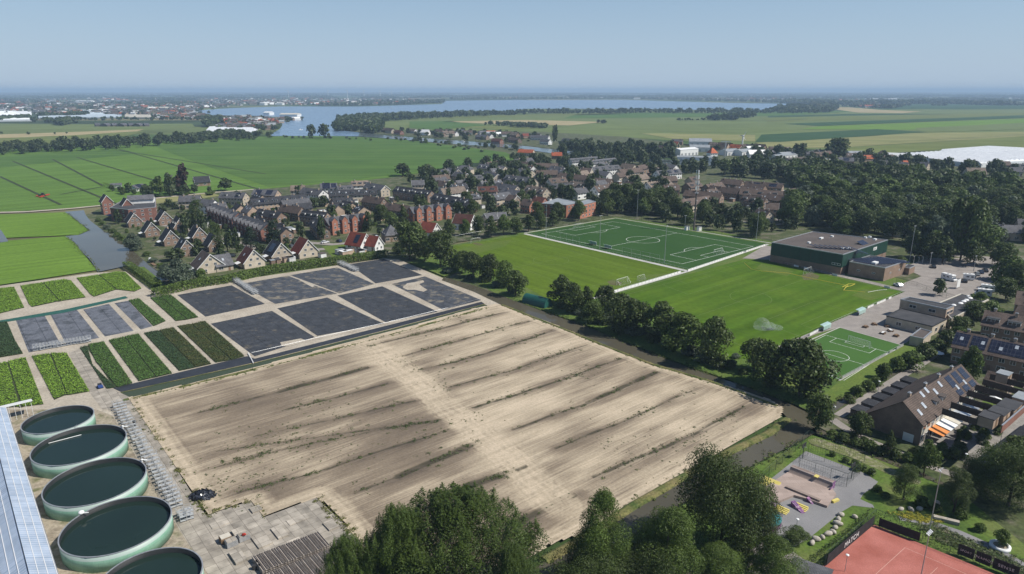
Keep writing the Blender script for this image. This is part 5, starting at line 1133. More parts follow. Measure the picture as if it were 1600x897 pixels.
glasshouse([(125,179),(170,178),(170,172),(125,173)], 6, 'bluish glasshouse in the distant town', m=M['clear_glass'])
for i, x in enumerate((152,165,178,191,204,216,228)): 
    GH('barn', (x-4,192.5+(.3 if i%2 else 0)), (x+4,192.3), 'one of the seven small barns lined up on the far left polder', 22, 7, 3, 'grey', 'dark', group='row of small barns', cat='barn', wins=False)
# sports hall and its annex
def hall():
    o, c, q = flat_block('sports_hall', [(1206,379.5),(1317,398.5),(1387.5,375.5),(1269.5,362.5)], 9.5, 'large dark green sports hall with flat brown roof', 'wall_brown', 'felt_brown', 'sports hall'); 
    gr = mat('green_cladding', [(.012,.045,.032),(.018,.058,.042)], .4, .5, .4, fine=(1.2,.12)); n = len(q)
    for i in range(4):
        a, b_ = Vector((*q[i],0)), Vector((*q[(i+1)%4],0)); d = (b_-a); L = d.length; d.normalize(); nn = Vector((d.y,-d.x,0))
        b = MB(); b.obox((a+b_)/2+nn*.06+Vector((0,0,6.5)), d*(L/2+.06), nn*.06, (0,0,2.97)); w = b.build('cladding', gr, o)
        if i in (0, 1, 2, 3):
            b = MB()
            for k in range(int(L/5)): q_ = a+d*(k+1)*5; b.obox(q_+nn*.13+Vector((0,0,6.5)), d*.06, nn*.03, (0,0,2.9))
            b.build('cladding_joint', M['dark_metal'], w)
    # roof equipment
    def at(px, py): v = P(px, py, 9.6)-c; return v.x, v.y
    x, y = at(1340,386); me = solar_mesh(1, 6)
    for k in range(9):
        x, y = at(1280+k*7.5, 388-k*.2+ (k*.6)); s = link('solar_array', me, o, (x, y, 9.75), R(-50)); s.rotation_euler = (R(12), 0, R(40))
    for px, py, s_ in ((1264,380,1.0),(1283,373,1.6),(1300,370,.8),(1352,372,.7),(1359,371,.7),(1367,375,1.1),(1325,389,1.8),(1317,389,1.2)):
        x, y = at(px, py); b = MB(); b.box(-s_*.8,s_*.8,-.6,.6,0,.7); u = b.build('roof_unit', M['white'], o, loc=(x,y,9.58), rz=G_)
    x, y = at(1348,381); b = MB(); b.obox((0,0,.6), (3.2,0,0), (0,1.6,.7), (0,0,.05)); b.build('solar_array', M['solar'], o, loc=(x,y,9.6), rz=G_)
    # white signs on the cladding
    def face(i, t, z): a, b_ = Vector((*q[i],0)), Vector((*q[(i+1)%4],0)); p = a.lerp(b_, t); d = (b_-a).normalized(); return p+Vector((d.y,-d.x,0))*.16, math.atan2(d.y,d.x)
    best = {}
    for i in range(4):
        a, b_ = Vector((*q[i],0)), Vector((*q[(i+1)%4],0)); d = (b_-a).normalized(); nn = Vector((d.y,-d.x)); best[i] = nn
    lf = min(best, key=lambda i: (best[i]-Vector((-.64,-.77))).length); rf = min(best, key=lambda i: (best[i]-Vector((.7,-.7))).length)
    p, r = face(lf, .93, 0); b = MB()
    for x0, x1, z0, z1 in ((-2,2,.9,1.02),(-2,2,0,.12),(-2,-1.85,0,1),(1.85,2,0,1),(-.7,-.58,0,1),(.6,.72,0,1)): b.box(x0,x1,-.04,.02,z0,z1)
    b.build('window_frame', M['white'], o, loc=(p.x,p.y,4.3), rz=r)
    p, r = face(rf, .70, 0); b = MB(); b.box(-1.9,1.9,-.06,.0,0,1.5); b.build('sign', M['white'], o, loc=(p.x,p.y,6.7), rz=r)
    for k in range(3):
        b = MB(); b.box(-1.4,1.3-.4*k,-.07,-.062,0,.16); b.build('sign_lettering', M['dark_metal'], o, loc=(p.x,p.y,7.0+k*.35), rz=r)
    return o
hall()
o, c, q = flat_block('sports_hall_annex', [(1327,409.5),(1383,419.5),(1416,408.5),(1359,399.5)], 6, 'brown brick annex with solar roof beside the green sports hall', 'brown', 'felt', 'building')
for i in range(4): facade_windows(o, q, i, 2.6, 2, 1.4, .7)
me = solar_mesh(13, 1)
for k in range(11):
    v = P(1339+k*5.2, 410.6-k*.25, 6.3)-c; s = link('solar_array', me, o, (v.x+3.0, v.y+2.2, 6.35)); s.rotation_euler = (R(12), 0, R(-50))
v = P(1367,412,6.2)-c; b = MB(); b.box(-1.6,1.6,-.9,.9,0,1.0); b.build('roof_unit', M['white'], o, loc=(v.x,v.y,6.1), rz=G_)
o, c, q = flat_block('annex_porch', [(1411,418),(1421,420),(1430,416),(1418,413.5)], 3, 'low brick porch right of the hall annex', 'brown', 'felt', 'porch')
# club house: three flat blocks
o, c, q = flat_block('clubhouse', [(1385,494.5),(1457,511),(1480,499),(1408,482.5)], 3.4, 'low front wing of the grey clubhouse beside the terrace', 'beige', 'felt', 'clubhouse', roofcol='dark_metal')
for i in range(4): facade_windows(o, q, i, 1.0, 2, 1.8, 1.4)
o, c, q = flat_block('clubhouse', [(1407,468.5),(1479,484),(1491,478.5),(1420,465)], 6.2, 'two storey middle part of the grey clubhouse', 'tan', 'felt', 'clubhouse', roofcol='galv')
for i in range(4): facade_windows(o, q, i, 4.1, 2, 2.4, 1.2)
o, c, q = flat_block('clubhouse', [(1462,476),(1487,499),(1545,468.5),(1501,460)], 3.6, 'long rear wing of the clubhouse with white roof domes', 'beige', 'felt', 'clubhouse', roofcol='cream')
for px, py in ((1501,474),(1506,471),(1510,469),(1516,466),(1490,477),(1514,463)):
    v = P(px,py,3.7)-c; b = MB(); b.ball((0,0,0),.9,10,5,(1.4,1,.5)); b.build('roof_dome', M['white'], o, loc=(v.x,v.y,3.7), rz=G_)
o, c, q = flat_block('store_room', [(1422,526),(1443,530.5),(1456,519),(1438,514)], 2.9, 'small flat roofed brick store at the end of the clubhouse', 'beige', 'felt_brown', 'shed')
# ------------------------------------------------------------------ foreground left: tanks, glasshouse roof, racks, slabs
tank_wall = None
def tankmat():
    m = mat('tank_steel', [(.17,.33,.24), (.24,.42,.31)], .6, .5, .4, fine=(4,.08)); n = m.node_tree; L = n.links; bs = n.nodes['Principled BSDF']; src = bs.inputs['Base Color'].links[0].from_socket
    t = n.nodes.new('ShaderNodeTexCoord'); sp = n.nodes.new('ShaderNodeSeparateXYZ'); L.new(t.outputs['Object'], sp.inputs[0])
    at = n.nodes.new('ShaderNodeMath'); at.operation='ARCTAN2'; L.new(sp.outputs[1], at.inputs[0]); L.new(sp.outputs[0], at.inputs[1])
    k = n.nodes.new('ShaderNodeMath'); k.operation='MULTIPLY'; k.inputs[1].default_value = 11; L.new(at.outputs[0], k.inputs[0]); cb = n.nodes.new('ShaderNodeCombineXYZ'); L.new(k.outputs[0], cb.inputs[0]); L.new(sp.outputs[2], cb.inputs[1])
    br = n.nodes.new('ShaderNodeTexBrick'); br.offset = .5; br.inputs['Scale'].default_value = 1; br.inputs['Brick Width'].default_value = 2.2; br.inputs['Row Height'].default_value = .86; br.inputs['Mortar Size'].default_value = .02; L.new(cb.outputs[0], br.inputs[0])
    mx = n.nodes.new('ShaderNodeMixRGB'); mx.inputs[2].default_value = (.10,.17,.13,1); f = n.nodes.new('ShaderNodeMath'); f.operation='MULTIPLY'; f.inputs[1].default_value=.6; L.new(br.outputs['Fac'], f.inputs[0]); L.new(f.outputs[0], mx.inputs[0]); L.new(src, mx.inputs[1])
    # upper ring is bare galvanised steel
    gt = n.nodes.new('ShaderNodeMapRange'); gt.inputs[1].default_value=2.35; gt.inputs[2].default_value=2.4; L.new(sp.outputs[2], gt.inputs[0]); m2 = n.nodes.new('ShaderNodeMixRGB'); m2.inputs[2].default_value=(.42,.47,.45,1); g2 = n.nodes.new('ShaderNodeMath'); g2.operation='MULTIPLY'; g2.inputs[1].default_value=.7; L.new(gt.outputs[0], g2.inputs[0]); L.new(g2.outputs[0], m2.inputs[0]); L.new(mx.outputs[0], m2.inputs[1])
    L.new(m2.outputs[0], bs.inputs['Base Color']); return m
tm = tankmat(); liner = mat('black_liner', [(.012,.014,.015),(.022,.024,.025)], .5, .6, .3)
HW = 3.3
for xl, xr, yt, yb, l in ((35,147,634,678,'smallest and farthest green tank, deep blue water'),(50,199,664,728,'second green tank with a white pipe on its inner edge'),(68,231,716,792,'middle green tank of the row'),(93,272,776,871,'largest looking green tank with a white pump on its left rim'),(147,322,852,965,'nearest tank cut off by the bottom of the picture')):
    a, b_ = P((xl+xr)/2, yt, HW), P((xl+xr)/2, yb, HW); c = (a+b_)/2; r = wid(xr-xl, c, HW)/2*.865; c.z = 0
    o = thing('water_tank', c, 0, l, 'tank', 'green water tanks')
    MB().ring(r, r-.10, 0, HW, 96).build('wall', [tm], o, True); MB().ring(r-.12, r-.17, .1, HW-.03, 96).build('liner', liner, o, True)
    MB().ring(r+.05, r-.16, HW+.004, HW+.10, 96).build('rim', M['galv'], o)
    w = MB(); w.add([(math.cos(2*math.pi*i/64)*(r-.18), math.sin(2*math.pi*i/64)*(r-.18), HW-.95) for i in range(64)], [tuple(range(64))]); w.build('water', M['tank_water'], o)
    if 'white pipe' in l: MB().tube((-r*.9,r*.2,HW-.8),(-r*.35,r*.62,HW-.75),.09).build('pipe', M['white'], o)
    if 'pump' in l:
        b = MB(); b.ball((0,0,.4),.55,10,6,(1,1,.7)); b.tube((0,0,.2),(1.2,.3,.2),.1); b.build('pump', M['white'], o, loc=(-r*.93,r*.36,HW))
    if 'smallest' in l:
        b = MB()
        for s in (-.3,.3): b.tube((r*.85+.3,-r*.5+s,0),(r*.85+.3,-r*.5+s,HW+.4),.04)
        for k in range(9): b.tube((r*.85+.3,-r*.5-.3,.4*k+.2),(r*.85+.3,-r*.5+.3,.4*k+.2),.03)
        b.build('ladder', M['galv'], o)
    if 'middle' in l or 'second' in l:
        b = MB(); b.tube((0,0,-2.2),(0,0,.5),.12); b.tube((0,0,.5),(.9,.4,.2),.12); b.ball((0,0,.5),.25); b.build('inlet_pipe', M['white'], o, loc=(r*.6,r*.82,HW))
# big glass roof at the left edge
gr_m = tiled('ridge_glass', (.30,.37,.47), (.40,.47,.57), (.62,.66,.70), .75, 60, .05, .25, rot=0, bump=0, nz=.12, spec=.6, offset=0)
def big_glasshouse():
    h = 5; a = P(-55,641,h); b_ = P(9,637,h); c = P(92,905,h); d = P(-120,960,h); L = (c-b_); n = Vector((L.y,-L.x,0)).normalized(); 
    if n.x > 0: n = -n
    rz = math.atan2(-L.y, -L.x); o = thing('glasshouse', b_.xy.to_3d(), rz, 'glasshouse with ribbed bluish roof beside the tanks at the left edge', 'glasshouse')
    # local x runs from the far end towards the camera's left, y across
    Lm = L.length+25; W = 7.2
    sgn = 1 if (Vector((math.cos(rz+math.pi/2), math.sin(rz+math.pi/2), 0)).dot(n) > 0) else -1
    b = MB(); 
    for k in range(3):
        y0, y1 = sgn*W*k, sgn*W*(k+1); ym = (y0+y1)/2
        b = MB(); b.add([(0,y0,h),(-Lm,y0,h),(-Lm,ym,h+1.7),(0,ym,h+1.7),(-Lm,y1,h),(0,y1,h),(0,y0,h-.08),(-Lm,y0,h-.08),(-Lm,y1,h-.08),(0,y1,h-.08)], [(0,1,2,3),(3,2,4,5),(6,7,8,9),(0,3,5,9,6),(1,7,8,4,2)])
        rf = b.build('roof', gr_m, o)
        bb = MB()
        for t in (.0,.33,.66,1.0): 
            for ya, yb in ((y0,ym),(y1,ym)): yy = ya+(yb-ya)*t; zz = h+1.7*t+.03; bb.box(-Lm,0,yy-.05,yy+.05,zz,zz+.05)
        bb.build('glazing_bar', M['white'], rf); g = MB(); g.box(-Lm,0,y0-.18,y0+.18,h-.12,h+.02); g.build('gutter', M['galv'], o)
    yy = sorted((0.05*sgn, 3*W*sgn)); MB().box(-Lm,-.06,yy[0],yy[1],0,h-.13).build('wall', M['clear_glass'], o)
    # white lean-to at the far end
    q = P(26,645,4.2); l2 = thing('lean_to_roof', P(30,652), rz, 'white slatted canopy between glasshouse and first tank', 'canopy')
    b = MB(); b.obox((0,0,3.9),(1.6,0,-.3),(0,3.4,0),(0,0,.06)); b.build('roof', M['white'], l2)
    for k in range(6): MB().tube((-1.4,-3+k*1.2,0),(-1.4,-3+k*1.2,4.0),.05).build('post', M['white'], l2)
big_glasshouse()
# concrete slab road and yard
sheet('slab_road', [(184,612),(205,622),(322,806),(392,783),(412,809),(494,778),(566,845),(640,960),(420,980),(330,905),(262,800),(174,640),(150,612)], M['concrete'], .07)
dirtm = mat('bare_ground', [(.20,.165,.12),(.34,.29,.22),(.13,.13,.06)], .3, .95, coord='World', fine=(2,.25), bump=.4, bscale=3)
sheet('tank_ground', [(-10,640),(50,640),(150,640),(176,650),(262,800),(330,905),(330,990),(-10,990)], dirtm, .06)
# stack of loose slabs: raised slabs on the yard
def slab_stack(px, py, w, d, n, label):
    o = thing('slab_stack', P(px,py), G_, label, 'slab stack', 'slab stacks'); 
    for k in range(n): MB().box(-w/2,w/2,-d/2,d/2,.02+k*.2,.2+k*.2-.012).build('slab', M['concrete'], o)
    return o
slab_stack(409,846,2.6,4.2,2,'low slab stack left of the long grey bundles'); slab_stack(517,822,2,3,2,'slab stack near the right corner of the yard')
slab_stack(437,833,2,4,2,'slab stack in the middle of the slab yard'); slab_stack(465,812,4,2,1,'wide single layer of loose slabs near the sand field'); slab_stack(345,818,3.8,2,1,'loose slab layer at the left end of the yard'); slab_stack(400,797,2,2,2,'small slab stack at the upper left edge of the yard'); slab_stack(455,852,3.9,2,2,'slab stack just above the gutter bundles'); slab_stack(372,872,2,3.9,3,'tall slab stack beside the nearest tank road')
slab_stack(374,834,2.2,2.4,3,'slab stack behind the crates'); 
def crate(px, py, label, stuff):
    o = thing('box_pallet', P(px,py), G_, label, 'box pallet'); b = MB(); b.box(-1,1,-.8,.8,.12,1.15)
    b.build('box', M['wood'] if stuff == 'w' else M['galv'], o); b = MB()
    for y in (-.7,0,.7): b.box(-1,1,y-.08,y+.08,0,.11)
    b.build('pallet', M['wood'], o); MB().box(-.9,.9,-.7,.7,1.15,1.28).build('cover', M['cream'] if stuff == 'w' else M['concrete'], o)
crate(353,846,'box pallet with tan lid on the slab yard','w'); crate(362,852,'grey wire box pallet in front of the tan lidded one','g'); crate(381,843,'box pallet with red bag beside it','g')
b = MB(); b.ball((0,0,.25),.35,8,5,(1.3,.7,.8),.2,rnd); q = P(383,846); o = b.build('bag', mat('red_bag',[(.45,.04,.03),(.5,.06,.04)],1,.7), label='small red bag lying on the slabs', cat='bag', loc=(q.x,q.y,1.32))
# dark heap of plastic foil
def heap(px, py, r, h, m, label, cat, seed, nm='foil_heap', n=900, leaf=.35):
    rg = np.random.default_rng(seed); d = rg.normal(size=(n,3)); d /= np.linalg.norm(d,axis=1)[:,None]; d[:,2] = np.abs(d[:,2]); ps = d*np.array([r,r*.75,h])*rg.uniform(.6,1.05,(n,1)); no = d+rg.normal(size=(n,3))*.5; no /= np.linalg.norm(no,axis=1)[:,None]
    q = P(px,py); o = link(nm, leaf_mesh(nm, ps, no, np.full(n,leaf), m, rg), None, (q.x,q.y,.05), label=label, cat=cat); return o
heap(317,776,2.6,1.1, mat('black_foil', [(.02,.022,.028),(.05,.055,.07)], 1, .3, .7), 'heap of crumpled black foil on the corner of the sand field', 'foil heap', 5)
b = MB(); b.box(-.3,.3,-.3,.3,0,1.4); b.box(-.35,.35,-.35,.35,1.4,1.5); q = P(211,666); b.build('post_box', M['dark_metal'], label='small dark cabinet on the slab road near the racks', cat='cabinet', loc=(q.x,q.y,.07))
# metal plant trolleys parked in a long row
def trolley():
    o = thing('plant_trolley', (0,0,0), 0, 'x', 'trolley'); b = MB()
    for x in (-.62,.62):
        for y in (-.42,.42): b.tube((x,y,.12),(x,y,1.9),.035,n=4)
    for z in (1.9,): 
        b.tube((-.62,-.42,z),(.62,-.42,z),.03,n=4); b.tube((-.62,.42,z),(.62,.42,z),.03,n=4); b.tube((-.62,-.42,z),(-.62,.42,z),.03,n=4); b.tube((.62,-.42,z),(.62,.42,z),.03,n=4)
    b.build('frame', M['rack'], o)
    for z in (.2,1.1): MB().box(-.6,.6,-.4,.4,z,z+.04).build('shelf', M['rack'], o)
    for x in (-.5,.5):
        for y in (-.35,.35): MB().tube((x,y-.03,.08),(x,y+.03,.08),.08,n=8).build('wheel', M['dark_metal'], o)
    return o
tp = trolley(); tn = 0
LAB = 'metal plant trolley in the row along the slab road'
def place_tr(p, rz, lab, grp):
    global tn
    o = tp if tn == 0 else copy_tree(tp); tn += 1; o.location = (p.x, p.y, .07); o.rotation_euler = (0,0,rz); o['label'] = lab; o['group'] = grp
r6 = random.Random(8)
for (a, b_, n, rows) in (((184,634),(203,668),8,2),((203,668),(247,740),13,2),((247,740),(276,795),10,2),((287,803),(293,815),3,2)):
    A, B = P(*a), P(*b_); d = (B-A).normalized(); nn = Vector((-d.y,d.x,0)); rz = math.atan2(d.y,d.x)
    for i in range(n):
        for k in range(rows): place_tr(A.lerp(B,(i+.5)/n)+nn*(k*1.3-.5+r6.uniform(-.25,.25)), rz+math.pi/2+r6.uniform(-.3,.3), LAB+{184:', far end by the first tank',203:', beside the second and middle tanks',247:', beside the large tank',287:', last few at the near end'}[a[0]], 'trolleys by the slab road')
for (a, b_, n, lab, g) in (((53,549),(142,534),17,'metal plant trolley parked along the lower edge of the grey beds','trolleys on the grey beds'),((363,439),(398,461),18,'metal plant trolley in the row crossing the black sheeting near the willow house','trolleys, first row on the black sheeting'),((528,413),(556,425),14,'metal plant trolley in the row crossing the black sheeting near the lawn','trolleys, second row on the black sheeting')):
    A, B = P(*a), P(*b_); d = (B-A).normalized(); nn = Vector((-d.y,d.x,0)); rz = math.atan2(d.y,d.x)
    for i in range(n):
        for k in (0,1): place_tr(A.lerp(B,(i+.5)/n)+nn*(k*1.15+r6.uniform(-.25,.25)), rz+r6.uniform(-.2,.2), lab, g)
# bundles of long grey gutter profiles
def bundle():
    o = thing('gutter_bundle', (0,0,0), 0, 'x', 'bundle'); pm_ = mat('grey_profile', [(.27,.23,.20),(.38,.34,.30)], 1, .7)
    for j in range(3):
        for i in range(3):
            b = MB(); x = -.55+i*.55; z = .12+j*.36; b.box(x-.21,x+.21,-2.6,2.6,z,z+.05); b.box(x-.21,x-.17,-2.6,2.6,z+.053,z+.28); b.box(x+.17,x+.21,-2.6,2.6,z+.053,z+.28); b.build('profile', pm_, o)
    for y in (-1.8,1.8): MB().box(-.85,.85,y-.08,y+.08,0,.11).build('bearer', M['wood'], o)
    return o
bp = bundle(); k_ = 0
A0, B0 = P(409,886), P(500,851)
for row in range(3):
    for i in range(9):
        p = A0.lerp(B0, i/8)+Vector((math.cos(R(-50)), math.sin(R(-50)),0))*(6.2*row)+Vector((math.cos(G_),math.sin(G_),0))*(row*.6)
        o = bp if k_ == 0 else copy_tree(bp); k_ += 1; o.location = (p.x,p.y,.08); o.rotation_euler = (0,0,R(40)+r6.uniform(-.03,.03)); o['label'] = ['bundle of long grey gutter profiles in the back row on the slab yard','bundle of long grey gutter profiles in the middle row on the slab yard','bundle of long grey gutter profiles in the front row at the bottom picture edge'][row]; o['group'] = ['gutter bundles, back row','gutter bundles, middle row','gutter bundles, front row'][row]
# small dark barrels by the bundles
for i,(x,y) in enumerate(((402,884),(405,890),(398,890))):
    q = P(x,y); b = MB(); b.tube((0,0,0),(0,0,.9),.38,n=12); b.build('black_tub', M['dark_metal'], label=['black tub at the left end of the gutter bundles, upper one','black tub at the left end of the gutter bundles, right one','black tub at the left end of the gutter bundles, left one'][i], cat='tub', loc=(q.x,q.y,.07))
# pipe across ditch
cable('ditch_pipe', [(388,553),(396,569)], M['white'], .15, 'white pipe crossing the dark ditch below the black sheeting', 'pipe', z=.4)
rail_fence('low_fence', [(394,556),(500,531),(605,508),(700,485),(751,470)], 'low wire fence on the lower edge of the black sheeting', 1.1, 6, mesh=False)
# ------------------------------------------------------------------ vehicles
def car_proto(kind='hatch', col=(.02,.022,.025)):
    nm = 'parked_car'; o = thing(nm, (0,0,0), 0, 'x', 'car'); w = .88
    cm_ = mat('car_paint_%02d%02d%02d' % tuple(int(c*99) for c in col), [col, col], 1, .25, .6)
    b = MB(); b.xprism([(-2.1,.25),(2.1,.25),(2.15,.62),(2.0,.85),(1.1,.95),(-1.9,.98),(-2.15,.8)], -w, w); b.build('body', cm_, o)
    b = MB(); pr = [(-1.85,.97),(1.15,.95),(.35,1.43),(-1.35,1.46)]; n = 4
    vs = [(-w+.06,y,z) if z < 1.2 else (-w+.22,y,z) for y,z in pr]+[(w-.06,y,z) if z < 1.2 else (w-.22,y,z) for y,z in pr]
    b.add(vs, [(3,2,1,0),(4,5,6,7)]+[(i,(i+1)%4,4+(i+1)%4,4+i) for i in range(4)]); b.build('cabin_glass', M['glass'], o)
    MB().box(-w+.2,w-.2,-1.33,.36,1.44,1.5).build('roof', cm_, o)
    for x in (-w+.08, w-.08):
        for y in (-1.35,1.35): MB().tube((x-.11,y,.32),(x+.11,y,.32),.32,n=12).build('wheel', M['dark_metal'], o)
    for x in (-.6,.6): MB().box(x-.16,x+.16,2.06,2.17,.6,.74).build('headlight', M['white'], o)
    return o
CARS = {}
def car(px, py, rz, label, col): 
    if col in CARS: o = copy_tree(CARS[col])
    else: o = CARS[col] = car_proto('hatch', col)
    p = P(px,py); o.location = (p.x,p.y,.12); o.rotation_euler = (0,0,R(rz)); o['label'] = label; return o
blk, gry, wht, blu, redc = (.012,.013,.016), (.12,.125,.13), (.7,.7,.7), (.02,.04,.09), (.2,.02,.02)
car(1458,418.5,-20,'black car parked alone below the trees by the hall annex',blk)
car(1506,441,-20,'dark car parked left of the white caravan',blk)
car(1520,432.5,-20,'silver car right of the caravan, nearest of the row of parked cars',gry); car(1526,430,-20,'pale grey car, second in the parked row',(.3,.32,.33)); car(1532,427,-20,'dark blue car, third in the parked row',blu); car(1539,424.5,-20,'black car at the far end of the parked row',blk)
car(1519,415,70,'dark car in the tree shade, left one',blk); car(1512,416,70,'dark blue car in the tree shade, right of none',blu)['label'] = 'dark blue car in the tree shade by the lamp'
car(1403,447.5,10,'white car by the gate beside the pitch corner',wht)
def camper(px, py, rz, label, L=6.2, nm='camper_van', cab=True):
    o = thing(nm, P(px,py), R(rz), label, nm.replace('_',' ')); w = 1.1
    b = MB(); b.xprism([(-L/2,.4),(L/2-1.0,.4),(L/2-1.0,2.2),(L/2-.6,2.75),(L/2-1.2,2.95),(-L/2,2.9)], -w, w); b.build('body', M['white'], o)
    if cab: b = MB(); b.xprism([(L/2-.99,.4),(L/2+.3,.45),(L/2+.3,1.1),(L/2-.2,1.3),(L/2-.99,2.1)], -w+.05, w-.05); b.build('cab', M['white'], o); b = MB(); b.xprism([(L/2-.2,1.33),(L/2-.18,1.36),(L/2-.75,2.0),(L/2-.78,1.98)], -w+.15, w-.15); b.build('windscreen', M['glass'], o)
    else: MB().tube((0,L/2-1,.5),(0,L/2+.6,.5),.06).build('drawbar', M['galv'], o)
    for x in (-w-.01, w+.01): 
        for y in (-1.6,.2): MB().box(x-.02,x+.02,y-.5,y+.5,1.5,2.1).build('window', M['glass'], o)
    for x in (-w+.1, w-.1):
        for y in ((-1.5,L/2-.6) if cab else (-.4,)): MB().tube((x-.1,y,.36),(x+.1,y,.36),.36,n=12).build('wheel', M['dark_metal'], o)
    b = MB(); b.box(-.4,.4,-1,-.2,2.92,3.05); b.box(-.3,.3,.6,1.2,2.94,3.06); b.build('roof_hatch', M['galv'], o); return o
camper(1482,438,200,'white camper van in the middle of the car park'); camper(1511,437.5,70,'pale caravan parked between the cars',5,'caravan',False)
camper(1541,455,60,'white van by the hedge, upper of two',5.6,'parked_van'); camper(1536,462,60,'white van by the hedge, lower of two',5.6,'parked_van')
# tiny cart and tractor
def cart():
    o = thing('utility_cart', P(157,606), R(40), 'small blue cart with driver seat on the paved lane above the tanks', 'cart'); MB().box(-.6,.6,-1.1,.4,.35,.75).build('loading_bed', mat('blue_paint',[(.03,.06,.2),(.04,.08,.25)],1,.5), o); MB().box(-.5,.5,.45,1.1,.35,1.1).build('seat', M['dark_metal'], o)
    for x in (-.6,.6):
        for y in (-.7,.8): MB().tube((x-.08,y,.3),(x+.08,y,.3),.3,n=10).build('wheel', M['dark_metal'], o)
cart()
def tractor():
    o = thing('tractor', P(66,307), R(100), 'green tractor with wide red mowers on the far left meadow', 'tractor'); gm = mat('green_paint',[(.02,.08,.03),(.03,.1,.04)],1,.4); rm = mat('red_paint',[(.4,.05,.02),(.45,.07,.03)],1,.5)
    MB().box(-.5,.5,.2,2.4,.9,1.8).build('bonnet', gm, o); MB().box(-.8,.8,-1.5,.2,1.1,2.9).build('cab', M['glass'], o); MB().box(-.9,.9,-1.6,.3,2.9,3.05).build('cab_roof', gm, o)
    for x in (-1.0,1.0): MB().tube((x-.25,-1.0,.95),(x+.25,-1.0,.95),.95,n=14).build('wheel', M['dark_metal'], o); MB().tube((x-.18,1.9,.65),(x+.18,1.9,.65),.65,n=12).build('wheel', M['dark_metal'], o)
    for x0, x1, y in ((-7.5,-1.4,-1.6),(1.4,7.5,-1.6),(-1.6,1.6,3.2)): MB().box(x0,x1,y-.9,y+.9,.35,1.0).build('mower', rm, o)
tractor()
# ------------------------------------------------------------------ foreground right: skate park, tennis court, park, long house
park_g = mat('park_grass', [(.055,.10,.018),(.09,.145,.024),(.13,.15,.045)], .12, .95, coord='World', fine=(1.5,.25), bump=.5, bscale=4)
sheet('park_grass', [(1268,680),(1330,697),(1400,727),(1500,769),(1680,830),(1680,1000),(700,1100),(760,990),(830,945),(900,896),(1000,832),(1062,793),(1120,760),(1200,718),(1252,692)], park_g, .0)
sheet('street_ground', [(1300,640),(1380,594),(1475,549),(1480,500),(1560,470),(1760,470),(1760,880),(1600,850),(1500,770),(1400,724),(1330,694),(1275,665)], M['mottled_grass'], .01)
sheet('canal_side_grass', [(1297,632),(1340,606),(1410,570),(1470,543),(1425,540),(1409,541),(1311,596),(1262,640)], mat('fresh_verge',[(.08,.135,.02),(.12,.16,.03)],.2,.95,coord='World',fine=(1.5,.2)), .065)
sheet('skate_asphalt', [(1259,705),(1352,740),(1372,753),(1364,762),(1349,772),(1344,780),(1364,789),(1366,794),(1332,790),(1315,800),(1262,843),(1240,855),(1175,830),(1190,760)], M['asphalt'], .03)
sheet('trodden_path', [(1262,688),(1275,684),(1340,705),(1400,735),(1440,752),(1435,758),(1390,742),(1330,715),(1268,695)], mat('trodden',[(.28,.25,.17),(.13,.15,.05),(.3,.27,.2)],.5,.95,coord='World',fine=(2,.3)), .035)
ribbon('footpath', [(1405,809),(1425,812),(1460,819),(1500,833),(1540,851),(1575,869),(1620,897),(1680,930)], 1.9, M['asphalt'], .03)
ribbon('footpath', [(1300,655),(1325,672),(1360,690),(1400,706),(1435,722),(1468,734),(1500,745)], 2.6, M['paving'], .04)
ribbon('footpath', [(1310,650),(1345,627),(1380,606),(1412,585),(1440,568),(1470,548)], 2.6, M['paving'], .041)
ribbon('alley', [(1505,745),(1535,710),(1575,672),(1610,640),(1640,615)], 2.4, M['paving'], .042)
ribbon('footpath', [(1250,870),(1180,900),(1130,925)], 3, M['paving'], .03)
ribbon('footpath', [(1205,850),(1160,880),(1120,905)], 2.6, M['paving'], .03)
